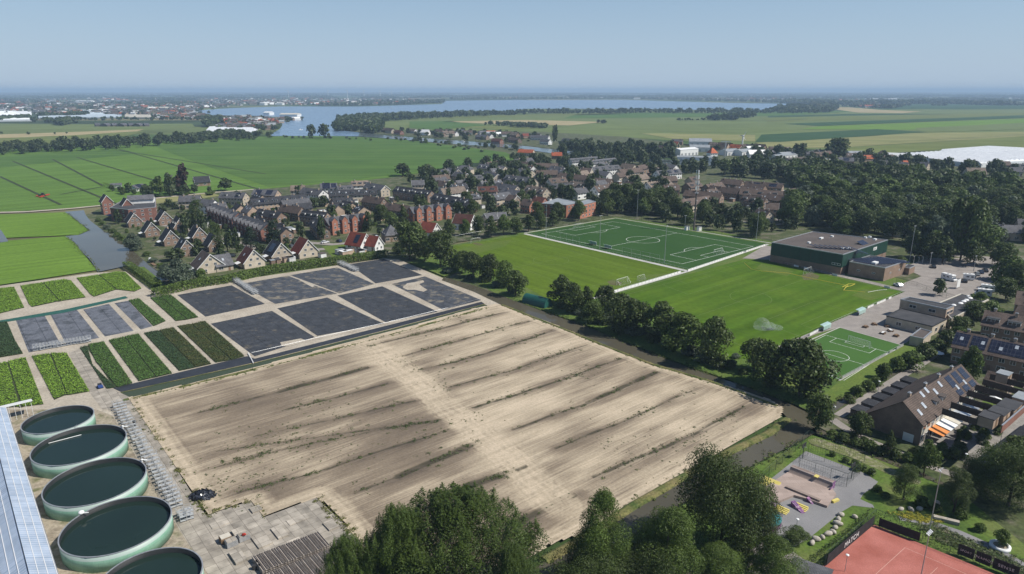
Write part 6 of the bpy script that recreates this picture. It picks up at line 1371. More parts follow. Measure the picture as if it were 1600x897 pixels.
# half pipe and ramps
deck = tiled('skate_deck', (.30,.235,.20), (.36,.285,.245), (.21,.165,.145), 2.4, 1.2, .02, .6, rot=0, bump=0, nz=.08)
graf = mat('graffiti_pink', [(.42,.20,.33),(.09,.03,.13),(.5,.36,.42)], 1.3, .6, detail=2)
yelp = mat('yellow_step', [(.6,.5,.12),(.65,.55,.2)], 1, .7)
def skate():
    o = thing('quarter_pipe', P(1234,739), 0, 'long brown quarter pipe with platform at the back of the skate park', 'skate ramp'); a, b_ = P(1234,739), P(1300,765); rz = math.atan2(b_.y-a.y,b_.x-a.x); o.rotation_euler = (0,0,rz); L = (b_-a).length
    R_, h = 2.6, 1.7; pr = []
    for i in range(9): t = i/8*1.15; pr.append((-R_*math.sin(1.15)+R_*(math.sin(1.15)-math.sin(t))*0-R_*math.sin(t)+R_*math.sin(1.15)*1.0-R_*math.sin(1.15), R_*(1-math.cos(t))))
    pr = [(-R_*math.sin(1.15)*(1-i/8*1)-0, 0) for i in range(1)]; curve = [(-(R_*math.sin(1.15)-R_*math.sin(t)), R_*(1-math.cos(t))) for t in [1.15*i/8 for i in range(9)]]
    # curve runs from the flat (far -y) up to the lip at y = 0
    b = MB(); b.xprism([(curve[0][0],-.05)]+[(y,z+.05) for y,z in curve]+[(1.2,curve[-1][1]+.05),(1.2,0)], 0, L); b.build('ramp', deck, o)
    MB().tube((0,0,curve[-1][1]+.06),(L,0,curve[-1][1]+.06),.04).build('coping', M['galv'], o)
    b = MB(); b.box(L+.003,L+.12,curve[0][0]*.6,1.2,0,curve[-1][1]*.6); b.box(L+.003,L+.12,-.4,1.2,curve[-1][1]*.6,curve[-1][1]+.1); b.build('side_panel', graf, o)
    b = MB(); 
    for x in np.linspace(0, L, 8): b.tube((x,1.15,curve[-1][1]),(x,1.15,curve[-1][1]+1.1),.03)
    for z in (.55,1.1): b.tube((0,1.15,curve[-1][1]+z),(L,1.15,curve[-1][1]+z),.03)
    b.build('railing', M['galv'], o); b = MB(); b.box(L*.62-.4,L*.62+.4,-.5,.6,curve[-1][1]+.06,curve[-1][1]+.22); b.build('yellow_box', yelp, o)
    f = thing('skate_platform', P(1245,768), 0, 'raised pinkish brown skating floor with stairs and banks', 'skate ramp'); c = P(1245,768)
    q = [P(*p)-c for p in ((1192,766),(1230,741),(1300,767),(1306,775),(1292,794),(1262,783),(1240,777),(1215,787),(1190,783))]; b = MB(); b.prism([(p.x,p.y) for p in q][::-1], .02, .55); b.build('floor', deck, f)
    def wedge(px1, px2, w, h, m, nm='bank'):
        a, e = P(*px1)-c, P(*px2)-c; d = e-a; L = d.length; d.normalize(); n = Vector((-d.y,d.x,0))*w/2; b = MB()
        b.add([(*(a-n)[:2],.03),(*(e-n)[:2],.03),(*(e+n)[:2],.03),(*(a+n)[:2],.03),(*(a-n)[:2],h),(*(a+n)[:2],h)],[(0,3,2,1),(4,1,2,5),(0,1,4),(3,5,2),(0,4,5,3)]); return b.build(nm, m, f)
    wedge((1238,789),(1256,802), 1.0, 1.0, graf); wedge((1203,790),(1212,797), 1.4, 1.2, graf); wedge((1262,782),(1272,787),1.2,.9,graf)
    for (x0,y0,x1,y1) in ((1213,789,1233,797),(1243,792,1262,786)):
        a, e = P(x0,y0)-c, P(x1,y1)-c; d = (e-a); 
        s = P((x0+x1)/2,(y0+y1)/2)-c
        for k in range(4): b = MB(); b.box(-1.25,1.25,-.2,.2,.02,.55-.13*k); b.build('step', yelp, f, loc=(s.x+(.35+.42*k)*math.sin(rz),s.y-(.35+.42*k)*math.cos(rz)-.5,0), rz=rz)
    b = MB(); b.box(-3.6,3.6,-.35,.35,.56,.95); s = P(1254,776)-c; b.build('grind_box', deck, f, loc=(s.x,s.y,0), rz=rz); 
    b = MB(); b.box(-.9,.9,-.3,.3,.05,.5); s = P(1305,784)-c; b.build('yellow_ledge', yelp, f, loc=(s.x,s.y,0), rz=rz+1.3)
    t = thing('bowl_ramp', P(1192,815), 0, 'teal topped round platform half hidden by the big tree in the skate park', 'skate ramp'); MB().tube((0,0,.05),(0,0,1.15),3.4,n=36).build('body', graf, t); MB().tube((0,0,1.151),(0,0,1.22),3.42,n=36).build('top', mat('teal_deck',[(.04,.19,.2),(.055,.23,.24)],.5,.5), t)
    e = thing('yellow_ramp', P(1202,757), rz, 'small yellow edged ramp under the big tree', 'skate ramp'); MB().xprism([(-1.2,0.03),(1.2,.03),(1.2,.9)], -2, 2).build('ramp', yelp, e)
skate()
# sports cage behind the ramps
rail_fence('sports_cage', [(1248,723),(1262,712),(1343,741),(1322,761),(1248,735)], 'dark wire cage court behind the quarter pipe', 3.2, 3, mesh=True, post=fence_green, bm=fence_green)
for px, py, l in ((1254,716,'dark basketball hoop at the left end of the cage'),(1330,748,'dark basketball hoop at the right end of the cage')):
    o = thing('basketball_hoop', P(px,py), G_ if px<1300 else G_+3.1, l, 'hoop'); MB().tube((0,0,0),(0,0,3.6),.09).build('pole', M['dark_metal'], o); MB().box(-.9,.9,-.05,.05,2.9,3.9).build('backboard', M['dark_metal'], o); MB().ring(.25,.21,3.0,3.05,16).build('rim', M['galv'], o, loc=(0,-.35,0))
rail_fence('wire_fence', [(1190,755),(1232,715),(1262,688),(1350,722)], 'dark wire fence round the back of the skate park', 2.6, 3, mesh=True, post=fence_green, bm=fence_green)
# tennis court
clay = mat('clay_court', [(.33,.11,.085),(.44,.165,.135)], .22, .95, .1, coord='World', fine=(4,.12), bump=.2, bscale=9)
sheet('tennis_court', [(1366,820),(1295,877),(1270,897),(1330,1000),(1760,1000),(1600,917),(1537,890)], clay, .04)
cl = mat('court_line', [(.55,.33,.27),(.6,.4,.33)], 1, .9, coord='World')
a_, b__ = P(1414,856), P(1370,897)
ribbon('court_line', [(1414,856),(1371,895),(1340,925)], .07, cl, .045); ribbon('court_line', [(1414,856),(1470,880),(1530,906)], .07, cl, .045); ribbon('court_line', [(1465,887),(1440,910)], .07, cl, .046); 
blackscreen = mat('black_screen', [(.02,.02,.022),(.035,.035,.037)], 1, .8)
TF = rail_fence('court_fence', [(1288,886),(1366,818),(1440,846),(1530,882),(1620,920)], 'tall green fence with dark screens round the red tennis court', 3.2, 4, mesh=True, post=fence_green, bm=fence_green)
def screen(pxa, pxb, text, size, label, h0=.25, h1=2.4, txa=.5):
    a, b_ = P(*pxa), P(*pxb); d = (b_-a); L = d.length; rz = math.atan2(d.y,d.x); o = thing('banner', a.lerp(b_,.5), rz, label, 'banner'); MB().box(-L/2,L/2,-.03,.03,h0,h1).build('cloth', blackscreen, o)
    if text:
        cu = bpy.data.curves.new('lettering', 'FONT'); cu.body = text; cu.size = size; cu.extrude = .01; cu.align_x = 'CENTER'; cu.space_character = 1.15; t = bpy.data.objects.new('lettering', cu); C.objects.link(t); t.parent = o; cu.materials.append(M['white']); t.location = (L*(txa-.5), -.05, (h0+h1)/2-size*.35); t.rotation_euler = (R(90),0,0)
    return o
screen((1291,885),(1364,822), 'MATCH', 1.5, 'black court screen with white lettering on the left fence')
screen((1372,823),(1436,847), '', 1, 'plain dark screen at the far corner of the tennis court', h1=2.0)
screen((1495,866.5),(1520,876.5), 'SPORT', .55, 'black banner with small white lettering, left of three'); screen((1523,878),(1546,887.5), '[NAMO]', .7, 'black banner with boxed white name, middle of three'); screen((1550,889),(1590,905), 'SENSE', .8, 'black banner with bold white name, right of three')
hedge('hedge', [(1372,817),(1440,841),(1530,876)], 1.6, 2.4, M['leaf_dark'], 'dark hedge behind the far fence of the tennis court', 45, .16)
hedge('hedge', [(1366,806),(1330,838),(1292,868),(1270,888)], 1.8, 1.5, M['leaf_dark'], 'dark hedge outside the left fence of the tennis court', 45, .16)
mast_l = mast(1436, 915, 832, 'tall floodlight mast with white lamps standing on the tennis court', 4, name='floodlight_mast', thick=.12)
mast_m = mast(1452, 829, 733, 'tall slender wooden mast without lamps behind the tennis court hedge', 1, name='wooden_mast', thick=.11)
for p, px, py, top, l in ((0,1320,893,868,'white globe lamp on a short post inside the tennis fence'),(1,1186,862,841,'white globe lamp under the round tree by the skate park'),(2,1142,897,871,'white globe lamp between the dark bushes at the bottom'),(3,1093,906,872,'white globe lamp beside the roof with blue cover'),(4,1300,665,636,'street lamp on the path corner by the long house'),(5,1369,628,595,'street lamp beside the narrow canal'),(6,1505,735,710,'street lamp in the alley by the gardens'),(7,1242,842,812,'pale street lamp beside the round bush'),(8,1563,690,655,'street lamp at the garden alley bend')):
    q = P(px,py); h = min(6.0, max(3.2, hgt(q, top))); o = thing('street_lamp', q, 0, l, 'street lamp', 'street lamps'); MB().tube((0,0,0),(0,0,h),.06,.045).build('pole', M['galv'], o); MB().ball((0,0,h+.1),.32,12,6,(1,1,.5)).build('lamp', M['white'], o)
# boulders
stone = mat('boulder_stone', [(.34,.31,.26),(.52,.48,.42)], 1.5, .9, fine=(8,.2), bump=.6, bscale=8)
BL = [(683,426,'topmost pale boulder of the row beside the tennis court'),(672,448,'second boulder from the top of the row'),(668,470,'third boulder from the top of the row'),(655,490,'fourth boulder from the top of the row'),(644,512,'fifth boulder, touching the sixth, in the row'),(620,522,'sixth boulder of the row'),(592,538,'seventh boulder of the row'),(560,548,'eighth boulder, largest near the bottom of the row'),(540,566,'last boulder of the row at the fence corner'),(753,436,'single boulder against the tennis hedge'),(983,397,'left boulder in the yellow flower bed'),(1033,398,'middle boulder in the yellow flower bed'),(1077,396,'right boulder in the yellow flower bed'),(1165,368,'greyish boulder under the dark tree')]
for i, (x, y, l) in enumerate(BL):
    q = P(1100+x/3.2, 673+y/3.2); b = MB(); b.ball((0,0,.35),.62,12,8,(1.1+.2*(i%3),.85,.75),.09,rnd); o = b.build('boulder', stone, smooth=True, label=l, cat='boulder', group='boulders', loc=(q.x,q.y,0)); o.rotation_euler = (0,0,i*1.3); s = rnd.uniform(.85,1.1); o.scale = (s,s,s)
o = thing('round_planter', P(1562,856), 0, 'white ring planter with a small tree on the park path', 'planter'); MB().ring(1.7,1.15,0,.65,40).build('ring', M['white'], o, True); MB().tube((0,0,.02),(0,0,.45),1.13,n=32).build('soil', dirtm, o)
tree('light', P(1563,855), 3.6, 3.0, 'small pale green tree growing in the white ring planter', lod='mid')
b = MB(); b.box(-2.2,2.2,-.45,.45,0,.7); q = P(1478,815); b.build('stone_bench', M['concrete'], label='long low stone bench beside the park path', cat='bench', loc=(q.x,q.y,0), rz=R(-28))
heap(1525,858,0,0,M['white'],'','',1,n=4) if False else None
# flower and shrub masses in the park
wpf = []
for x, y, n, sp in ((1420,806,60,1.2),(1440,812,50,1.0),(1462,812,40,1.0)):
    c = P(x,y)
    for i in range(n): wpf.append((c.x+rnd.gauss(0,sp), c.y+rnd.gauss(0,sp*.6), .35, 26))
o = clumps('flowers', wpf, mat('yellow_flowers',[(.42,.36,.04),(.12,.16,.03)],1.2,.8,coord='World',isl=.4), 'yellow flowering plants around the park boulders', 31, .11); o['category'] = 'flowers'
wpf = []
for (a, b_, n, sp) in (((1445,818),(1540,858),240,1.1),((1540,858),(1600,892),120,1.2),((1470,830),(1560,872),160,1.0)):
    A, B = P(*a), P(*b_)
    for i in range(n): q = A.lerp(B, rnd.random()); wpf.append((q.x+rnd.gauss(0,sp)-.6, q.y+rnd.gauss(0,sp)-1.2, .55, 26))
o = clumps('groundcover', wpf, mat('mixed_cover',[(.06,.085,.025),(.10,.13,.05),(.2,.18,.12)],.9,.85,coord='World',isl=.4), 'mixed low planting between the tennis hedge and the park path', 32, .14); o['category'] = 'ground cover'
# sheds at the bottom edge
o = thing('clubhouse_roof', P(1265,893), 0, 'x', 'building')
bpy.data.objects.remove(o)
GH('pavilion', (1247,885), (1285,898), 'grey pitched pavilion roof at the tennis court corner', 7, 3.6, 2.5, 'grey', 'beige', cat='pavilion', wins=False, chim=0)
GH('shed', (1066,886), (1085,903), 'brownish shed roof with blue cover at the bottom edge', 5, 3.4, 2.3, 'tan', 'brown', cat='shed', wins=False, chim=0)
b = MB(); b.ball((0,0,0),1,10,6,(1.1,.9,.5),.15,rnd); q = P(1075,886,3); b.build('tarpaulin', mat('blue_tarp',[(.02,.07,.35),(.03,.1,.42)],1,.5), label='crumpled blue cover on the shed roof at the bottom', cat='tarpaulin', loc=(q.x,q.y,3.1))
# ------------------------------------------------------------------ the long house and its neighbours
def longhouse():
    rg9 = 9.6; A, B = P(1411,628,rg9), P(1501,570,rg9); L = (B-A).length; c = (A+B)/2; rz = math.atan2(B.y-A.y,B.x-A.x)
    o = thing('row_house', (c.x,c.y,0), rz, 'long row house with brown tiled roof, dark brick gable and solar panels', 'row house'); hl = L/2; er, el = 5.4, 2.6; yr = -5.0; yl = 8.8
    MB().xprism([(yr,0),(yl,0),(yl,el),(0,rg9-.1),(yr,er)], -hl+.1, hl-.1).build('wall', M['wall_brown'], o)
    MB().box(-hl+.2,hl-.2,yr-.05,yr-.004,2.6,er-.1).build('cream_fascia', M['cream'], o)
    zr = (rg9-er)/(-yr); zl = (rg9-el)/yl
    b = MB(); b.xprism([(0,rg9),(0,rg9+.2),(yr-.4,er-.4*zr+.2),(yr-.4,er-.4*zr)], -hl-.2, hl+.2); b.build('roof', M['roof_brown'], o)
    b = MB(); b.xprism([(0,rg9),(yl+.4,el-.4*zl),(yl+.4,el-.4*zl+.2),(0,rg9+.2)], -hl-.2, hl+.2); b.build('roof', M['roof_brown'], o)
    ang = math.atan2(rg9-er, -yr)
    def on(nm, me, x, t): q = link(nm, me, o, (x, yr*t, rg9-(rg9-er)*t+.22)); q.rotation_euler = (ang,0,0); return q
    for x, t in ((-hl*.86,.62),(-hl*.66,.50),(-hl*.50,.16),(-hl*.16,.33),(-hl*.33,.12),(hl*.08,.2)): on('skylight', simple_mesh('skylbig', lambda: MB().box(-.55,.55,-.8,.8,0,.1).mesh('skylight', M['skylight'])), x, t)
    for x in (hl*.38,hl*.62,hl*.86):
        on('solar_array', solar_mesh(3,2), x, .34)
        on('solar_array', solar_mesh(3,1), x, .84)
    for x in (hl*.42,hl*.70): on('skylight', simple_mesh('skyl',SKYL), x, .64)
    for x in (-hl*.34,-hl*.12): q = link('dormer', simple_mesh(('dorm',2.2,'fb'), lambda: _dorm(2.2,'felt_brown','white')), o, (x, yr*.74, rg9-(rg9-er)*.74-.25))
    for x, y in ((-hl*.74,.5),(-hl*.24,.4),(hl*.24,.5),(hl*.7,.4)): link('chimney', simple_mesh('chim', _chim), o, (x, y, rg9-.7))
    n = 7
    for i in range(n*2):
        x = -hl+(i+.5)*L/(2*n); link('window', win_mesh(1.7,1.25,3), o, (x, yr-.06, 3.7))
        link('window', win_mesh(2.0,2.1,2), o, (x, yr-.02, .3))
    for i in range(7): 
        x = -hl+(i+.5)*L/7; q = link('window', win_mesh(1.6,1.3,2), o, (x, yl, .95)); q.rotation_euler = (0,0,math.pi)
    q = link('garage_door', simple_mesh('gdoor', lambda: MB().box(-1.2,1.2,-.06,.03,0,2.1).mesh('garage_door', M['white'])), o, (-hl+.1, yr+2.6, .02)); q.rotation_euler = (0,0,R(-90))
    for x0, w, m, l in ((-hl+6.4,2.0,mat('orange_awning',[(.62,.22,.06),(.7,.27,.08)],1,.7),'bright orange awning'),(-hl+11.4,2.4,M['white'],'white glazed canopy'),(-hl+16.2,2.1,M['cream'],'cream awning'),(-hl+21.5,2.4,M['skylight'],'glass veranda roof'),(-hl+27.5,2.2,M['galv'],'grey sheet canopy')):
        b = MB(); b.obox((0,-1.75,2.55),(w,0,0),(0,1.7,.28),(0,0,.05)); q = b.build('awning', m, o, loc=(x0,yr,0)); q['label'] = l
    # back annexes under the long slope
    for k in range(6):
        x = -hl+3.5+k*L/6.2; b = MB(); b.box(x-2,x+2,yl+.42,yl+3.6,0,2.5); w = b.build('porch', M['wall_dark'], o); b = MB(); b.box(x-2.1,x+2.1,yl+.40,yl+3.7,2.502,2.68); b.build('porch_roof', M['roof_black'], w)
    return o, rz, c, L
lh, lrz, lc, LL = longhouse()
ex, ey = Vector((math.cos(lrz),math.sin(lrz),0)), Vector((-math.sin(lrz),math.cos(lrz),0))
# back gardens: fences, sheds, planting
for k in range(8):
    a = lc+ex*(-LL/2+k*LL/7)-ey*8.5; e = a-ey*(7+.3*k); d = e-a; o = thing('garden_fence', a, math.atan2(d.y,d.x), 'dark board fence between the gardens, number %d from the near gable' % (k+1), 'fence', 'garden fences'); o['label'] = 'dark board fence between the %s and the next garden' % ['first','second','third','fourth','fifth','sixth','seventh','last'][k]; MB().box(0,d.length,-.04,.04,.05,1.6).build('boards', M['wood_dark'], o)
    for j in range(5): MB().box(j*d.length/4.2-.06,j*d.length/4.2+.06,-.07,.07,0,1.7).build('post', M['wood_dark'], o)
for k, (x, y, w, d_, rf, l) in enumerate(((-LL/2+2.5,17,4.2,3,'felt','flat black shed roof, first behind the long house'),(-LL/2+6.8,17.6,4.6,3.2,'felt','flat black shed roof, second behind the long house'),(-LL/2+12.5,18,6,3.4,'felt','flat black double shed in the gardens'),(-LL/2+20,18.6,5,3,'zinc','flat grey shed further along the alley'),(-LL/2+28,18.8,5,3.4,'felt_brown','flat brown shed at the far end of the gardens'),(-LL/2+33,11,3.4,2.6,'zinc','small sheet roof shed near the lawn'))):
    p = lc+ex*x-ey*y; o = thing('garden_shed', p, lrz, l, 'shed', 'garden sheds'); MB().box(-w/2,w/2,-d_/2,d_/2,0,2.3).build('wall', M['wall_tan'], o); MB().box(-w/2-.15,w/2+.15,-d_/2-.15,d_/2+.15,2.302,2.46).build('roof', M[rf], o); MB().box(-.5,.5,-d_/2-.05,-d_/2-.004,0,2).build('door', M['wood'], o)
a = lc+ex*(-LL/2)-ey*20.2; o = thing('garden_wall', a, lrz, 'reddish brick garden wall along the alley', 'wall'); MB().box(0,LL+4,-.1,.1,0,1.9).build('wall', M['wall_red'], o); MB().box(-.05,LL+4.05,-.16,.16,1.902,2.0).build('coping', M['galv'], o)
gm_ = mat('patio_slabs', [(.22,.20,.18),(.3,.28,.25)], .6, .9, coord='World', fine=(3,.2)); q = [lc+ex*(s*LL/2)-ey*t for s, t in ((-1,5),(1,5),(1,20),(-1,20))]; sheet('patio', [(p.x,p.y) for p in q], gm_, .05, True)
q = [lc+ex*s-ey*t for s, t in ((LL/2-3,6),(LL/2+9,6),(LL/2+9,15),(LL/2-3,15))]; sheet('garden_lawn', [(p.x,p.y) for p in q], mat('fresh_verge',[]), .055, True)
for k in range(34):
    p = lc+ex*rnd.uniform(-LL/2,LL/2)-ey*rnd.uniform(9,15.5); tree(pick(rnd,['bush','bush_dark','bush_yellow','bush_grey','bush']), p, rnd.uniform(1.2,2.6), rnd.uniform(1.4,2.6), 'garden shrub behind the long row house', 'shrubs behind the long house', lod='mid')
for px, py, l in ((1464,561,'white parasol in the garden beside the narrow canal'),(1552,634,'pale covered parasol in a garden of the long house')):
    o = thing('parasol', P(px,py), 0, l, 'parasol'); MB().tube((0,0,0),(0,0,2.6),.04).build('pole', M['galv'], o); b = MB(); b.tube((0,0,2.1),(0,0,2.8),1.8,.05,8); b.build('canopy', M['white'], o)
# neighbours on the right edge
def near_terrace(r1, r2, label, width=10, ridge=9.2, eave=5.4, **k):
    return GH('terraced_houses', r1, r2, label, width, ridge, eave, 'brown', 'brown', cat='terrace', unit=6, **k)
near_terrace((1497,517),(1640,546), 'terrace with large black solar areas on its brown roof at the right edge', 11, sol=[(-.85,-1,4,3),(-.45,-1,4,3),(.1,-1,7,3),(.75,-1,8,3)], sky=5, chim=4)
near_terrace((1540,485),(1640,502), 'brown terrace with red framed dormer behind the solar terrace', 11, dorm=3, dw=3.6, chim=3)
near_terrace((1590,455),(1700,470), 'brown terrace at the far right edge above the red dormer', 11, dorm=2, chim=3, sky=3)
near_terrace((1592,478),(1700,500), 'dark terrace touching the right picture edge', 10, sky=2, chim=2)
GH('annex', (1545,580), (1584,590), 'low gabled brown annex with narrow tall windows before the solar terrace', 7, 5.6, 3.1, 'brown', 'tan', cat='annex', unit=4, chim=0)
GH('row_house', (1576,706), (1640,655), 'dark garage roof at the right edge beside the alley', 6, 3.6, 2.6, 'felt' if False else 'black', 'tan', cat='garage', wins=False, chim=0)
# terrace furniture and gate at the clubhouse
for i, (px, py) in enumerate(((1352,512),(1366,508),(1379,522),(1391,518),(1400,526),(1386,511))):
    o = thing('picnic_table', P(px,py), R(40+50*(i%2)), 'picnic table on the paved clubhouse terrace, %s' % ['nearest the lane','by the glass wall','beside the small pitch','under the clubhouse wall','near the store room','in the middle of the terrace'][i], 'table', 'terrace tables'); MB().box(-.9,.9,-.4,.4,.72,.78).build('tabletop', M['white'] if i in (2,3) else M['wood'], o)
    for s in (-.75,.75): MB().box(-.9,.9,s-.13,s+.13,.42,.47).build('seat', M['wood'], o)
    for s in (-.6,.6): MB().box(s-.05,s+.05,-.8,.8,0,.7).build('leg', M['wood'], o)
rail_fence('wire_fence', [(1400,441),(1432,448),(1462,460),(1495,470)], 'wire fence with gates between lane and car park', 2.0, 4, mesh=True, post=fence_green, bm=fence_green)
for i in range(3): mast([1427,1435,1441][i],[412,411,412][i],[400,402,401][i],['left','middle','right'][i]+' one of three short white flagpoles beside the annex',1,group='short white poles')
mast(1452,418,395,'double arm street lamp at the top of the car park',2,group='car park lamps'); mast(1521,424,400,'double arm street lamp by the parked cars',2,group='car park lamps')
o = screen((1494,452),(1499,450),'',1,'narrow white banner flag at the car park', .6, 4.2); o.children[0].data.materials[0] = M['white']
# ------------------------------------------------------------------ trees placed one by one
HS = [(o.location.x, o.location.y, o.rotation_euler.z) for o in C.objects if o.get('category') in ('house','terrace','building','apartment block','sports hall','clubhouse','shed','row house','pavilion','barn','annex')]
HB = []
for o in C.objects:
    if o.parent is None and o.get('category') in ('house','terrace','building','apartment block','sports hall','clubhouse','shed','row house','pavilion','annex','glasshouse'):
        for c in o.children:
            if c.name.split('.')[0] == 'roof': 
                a = np.array([v.co[:2] for v in c.data.vertices]); lo, hi = a.min(0), a.max(0); HB.append((o.location.x, o.location.y, math.cos(-o.rotation_euler.z), math.sin(-o.rotation_euler.z), lo[0], hi[0], lo[1], hi[1])); break
HB = np.array(HB)
def clear(x, y, r):
    dx, dy = x-HB[:,0], y-HB[:,1]; lx = dx*HB[:,2]-dy*HB[:,3]; ly = dx*HB[:,3]+dy*HB[:,2]
    return not np.any((lx > HB[:,4]-r) & (lx < HB[:,5]+r) & (ly > HB[:,6]-r) & (ly < HB[:,7]+r))
Q = []     # queued trees: kind, point, height, width, label, group
def t(k, x, yb, yt, w, label, group=None):
    p = P(x, yb); h = hgt(p, yt); Q.append((k, p, h, wid(w, p, h/2), label, group))
# further houses of the village fabric, fitted on the street grid wherever there is room
def inpoly(p, poly):
    c = False; j = len(poly)-1
    for i in range(len(poly)):
        if (poly[i][1] > p[1]) != (poly[j][1] > p[1]) and p[0] < (poly[j][0]-poly[i][0])*(p[1]-poly[i][1])/(poly[j][1]-poly[i][1]+1e-12)+poly[i][0]: c = not c
        j = i
    return c
def fill(zn, n, where, roofs, walls, seed, hd=(40,-50), lens=(9,30)):
    global HB
    rg = random.Random(seed); k = tr_ = 0
    while k < n and tr_ < 3000:
        tr_ += 1; x_, y_ = rg.uniform(min(p[0] for p in zn), max(p[0] for p in zn)), rg.uniform(min(p[1] for p in zn), max(p[1] for p in zn))
        if not inpoly((x_,y_), zn): continue
        p = P(x_,y_); a = R(rg.choice(hd)); L = rg.uniform(*lens); d = Vector((math.cos(a),math.sin(a),0)); nn = Vector((-d.y,d.x,0))
        if any(not clear((p+d*u+nn*v).x, (p+d*u+nn*v).y, 2.5) for u in np.linspace(-L/2,L/2,5) for v in (-4.5,0,4.5)): continue
        rf, wl = rg.choice(roofs), rg.choice(walls); dm = rg.choice((0,0,max(1,int(L/6)))); q = p.copy(); q.z = 9
        o = GH('terraced_houses' if L > 18 else 'house', q-d*L/2, q+d*L/2, '%s %s with %s roof%s %s' % (wl, 'terrace' if L > 18 else 'house', rf, ' and dormers' if dm else '', where), rg.uniform(8.5,10), rg.uniform(8,9.2), 5, rf, wl, chim=max(1,int(L/9)), dorm=dm, dw=2.8, sky=rg.choice((0,0,3)), world=True, cat='terrace' if L > 18 else 'house', group='houses '+where, door=False, fac=1, gw=1 if L > 18 else 0)
        HB = np.vstack([HB, (o.location.x, o.location.y, math.cos(-o.rotation_euler.z), math.sin(-o.rotation_euler.z), -L/2, L/2, -5, 5)]); k += 1
fill([(640,285),(760,262),(840,256),(1050,268),(1060,300),(960,310),(840,318),(660,325)], 34, 'in the village centre', ['brown','grey','grey','tan','brown'], ['beige','white','beige','white'], 5)
fill([(1070,290),(1230,300),(1250,330),(1100,320)], 9, 'right of the telecom mast', ['brown'], ['brown','beige'], 6)
fill([(300,318),(450,310),(640,305),(640,335),(470,350),(330,345)], 10, 'in the gardens of the new quarter', ['black','brown','grey'], ['brown','tan'], 8, lens=(8,20))
fill([(1190,248),(1400,254),(1560,268),(1640,276),(1640,270),(1400,246),(1200,243)], 12, 'on the far bank of the canal', ['grey','brown','tan'], ['white','beige','brown'], 9, hd=(-8,80), lens=(9,14))
fill([(1250,325),(1400,315),(1560,345),(1540,385),(1450,395),(1390,365),(1270,350)], 9, 'under the tall trees behind the sports hall', ['brown','grey','rust'], ['beige','white','tan'], 12, lens=(9,18))
# foreground
t('spiky', 712, 950, 768, 290, 'huge light tipped tree with upright shoots at the bottom centre')
t('spiky', 628, 975, 790, 150, 'left flank of upright shoots beside the huge bottom centre tree')
t('spiky', 552, 985, 838, 130, 'smaller upright tree left of the huge tree, beside the gutter bundles')
t('spiky', 800, 1000, 850, 110, 'right hand lower tree with upright shoots at the bottom edge')
t('broad_mid', 938, 925, 768, 100, 'loose topped tree over the bottom bend of the canal')
t('broad_mid', 1038, 925, 795, 120, 'broad tree between the canal and the big dark tree')
t('broad', 915, 950, 856, 120, 'low round tree at the bottom edge right of the huge tree')
t('broad', 1125, 862, 709, 150, 'big very dark tree beside the skate park')
t('broad', 1166, 866, 765, 92, 'lower dark tree overhanging the skate park')
t('broad_mid', 1208, 925, 842, 95, 'round topped tree between the lamps at the bottom edge')
t('light', 1242, 850, 826, 42, 'round bright green bush tree behind the pale street lamp')
t('broad_mid', 1120, 915, 850, 90, 'bushy tree under the big dark tree')
t('broad', 1000, 945, 860, 110, 'dark tree at the bottom edge between broad trees')
t('oval', 1411, 781, 726, 44, 'round dark tree with its own shadow on the park lawn')
t('oval', 1490, 800, 733, 50, 'grey green tree between the wooden mast and the alley')
t('broad', 1575, 790, 692, 110, 'large dark tree at the right edge below the gardens')
t('broad', 1520, 775, 715, 50, 'medium tree left of the large dark tree at the right edge')
t('light', 1590, 735, 683, 60, 'bright green tree at the right edge by the garages')
t('broad_mid', 1443, 742, 688, 40, 'dense tree in the corner garden of the long house')
t('oval', 1386, 712, 672, 18, 'slim young tree by the dark gable')
t('broad', 1345, 682, 645, 38, 'dark tree against the gable of the long house')
t('broad_mid', 1512, 600, 540, 34, 'tree in front of the solar terrace')
t('light', 1466, 462, 436, 21, 'small round tree on the paved island by the clubhouse')
# row between the sand field and the pitches
ROW = [(722,392,425,22),(740,394,432,24),(766,397,438,28),(790,407,446,26),(806,422,460,30),(876,430,474,38),(895,443,487,28),(916,447,488,22),(944,446,489,26),(925,470,503,28),(966,460,518,42),(994,468,522,40),(1031,470,532,46),(1066,488,548,54),(1114,496,570,46),(1178,530,578,40)]
NL = ['first (far end)','second','third','fourth','fifth, rounder,','sixth, beside the green shed,','seventh','eighth, light and slim,','ninth','small front','tenth','eleventh','twelfth','thirteenth, wide,','fourteenth','fifteenth']
for (x, yt, yb, w), n in zip(ROW, NL): t(pick(rnd, ['oval','broad','broad','broad_mid']), x, yb+2, yt, w*1.3, '%s tree of the row between canal and pitches' % n)
for x, y, w in ((990,524,30),(1022,534,30),(1045,545,30),(1078,556,30),(1100,566,30),(965,514,28),(940,506,26),(915,497,24),(893,488,22),(1125,575,30),(757,440,22),(735,437,16),(776,448,18),(800,458,18),(700,427,18),(880,482,22),(905,492,18),(950,505,26),(980,515,26),(1010,522,24),(1050,540,24),(1090,555,24),(1140,575,24),(1150,560,14),(1160,585,18),(1205,603,24)):
    t(pick(rnd,['bush','bush_dark','bush_grey']), x, y, y-w*.55, w, 'bush on the canal bank under the row of trees', 'canal bank bushes')
t('broad', 1248, 618, 533, 96, 'big dark oak at the corner of the small pitch, rusty right edge')
t('broad', 1195, 603, 535, 62, 'dark tree touching the left of the big oak')
t('oval', 1222, 600, 530, 44, 'upright tree rising behind the big oak')
t('broad', 1276, 672, 616, 42, 'rounded tree at the canal fork')
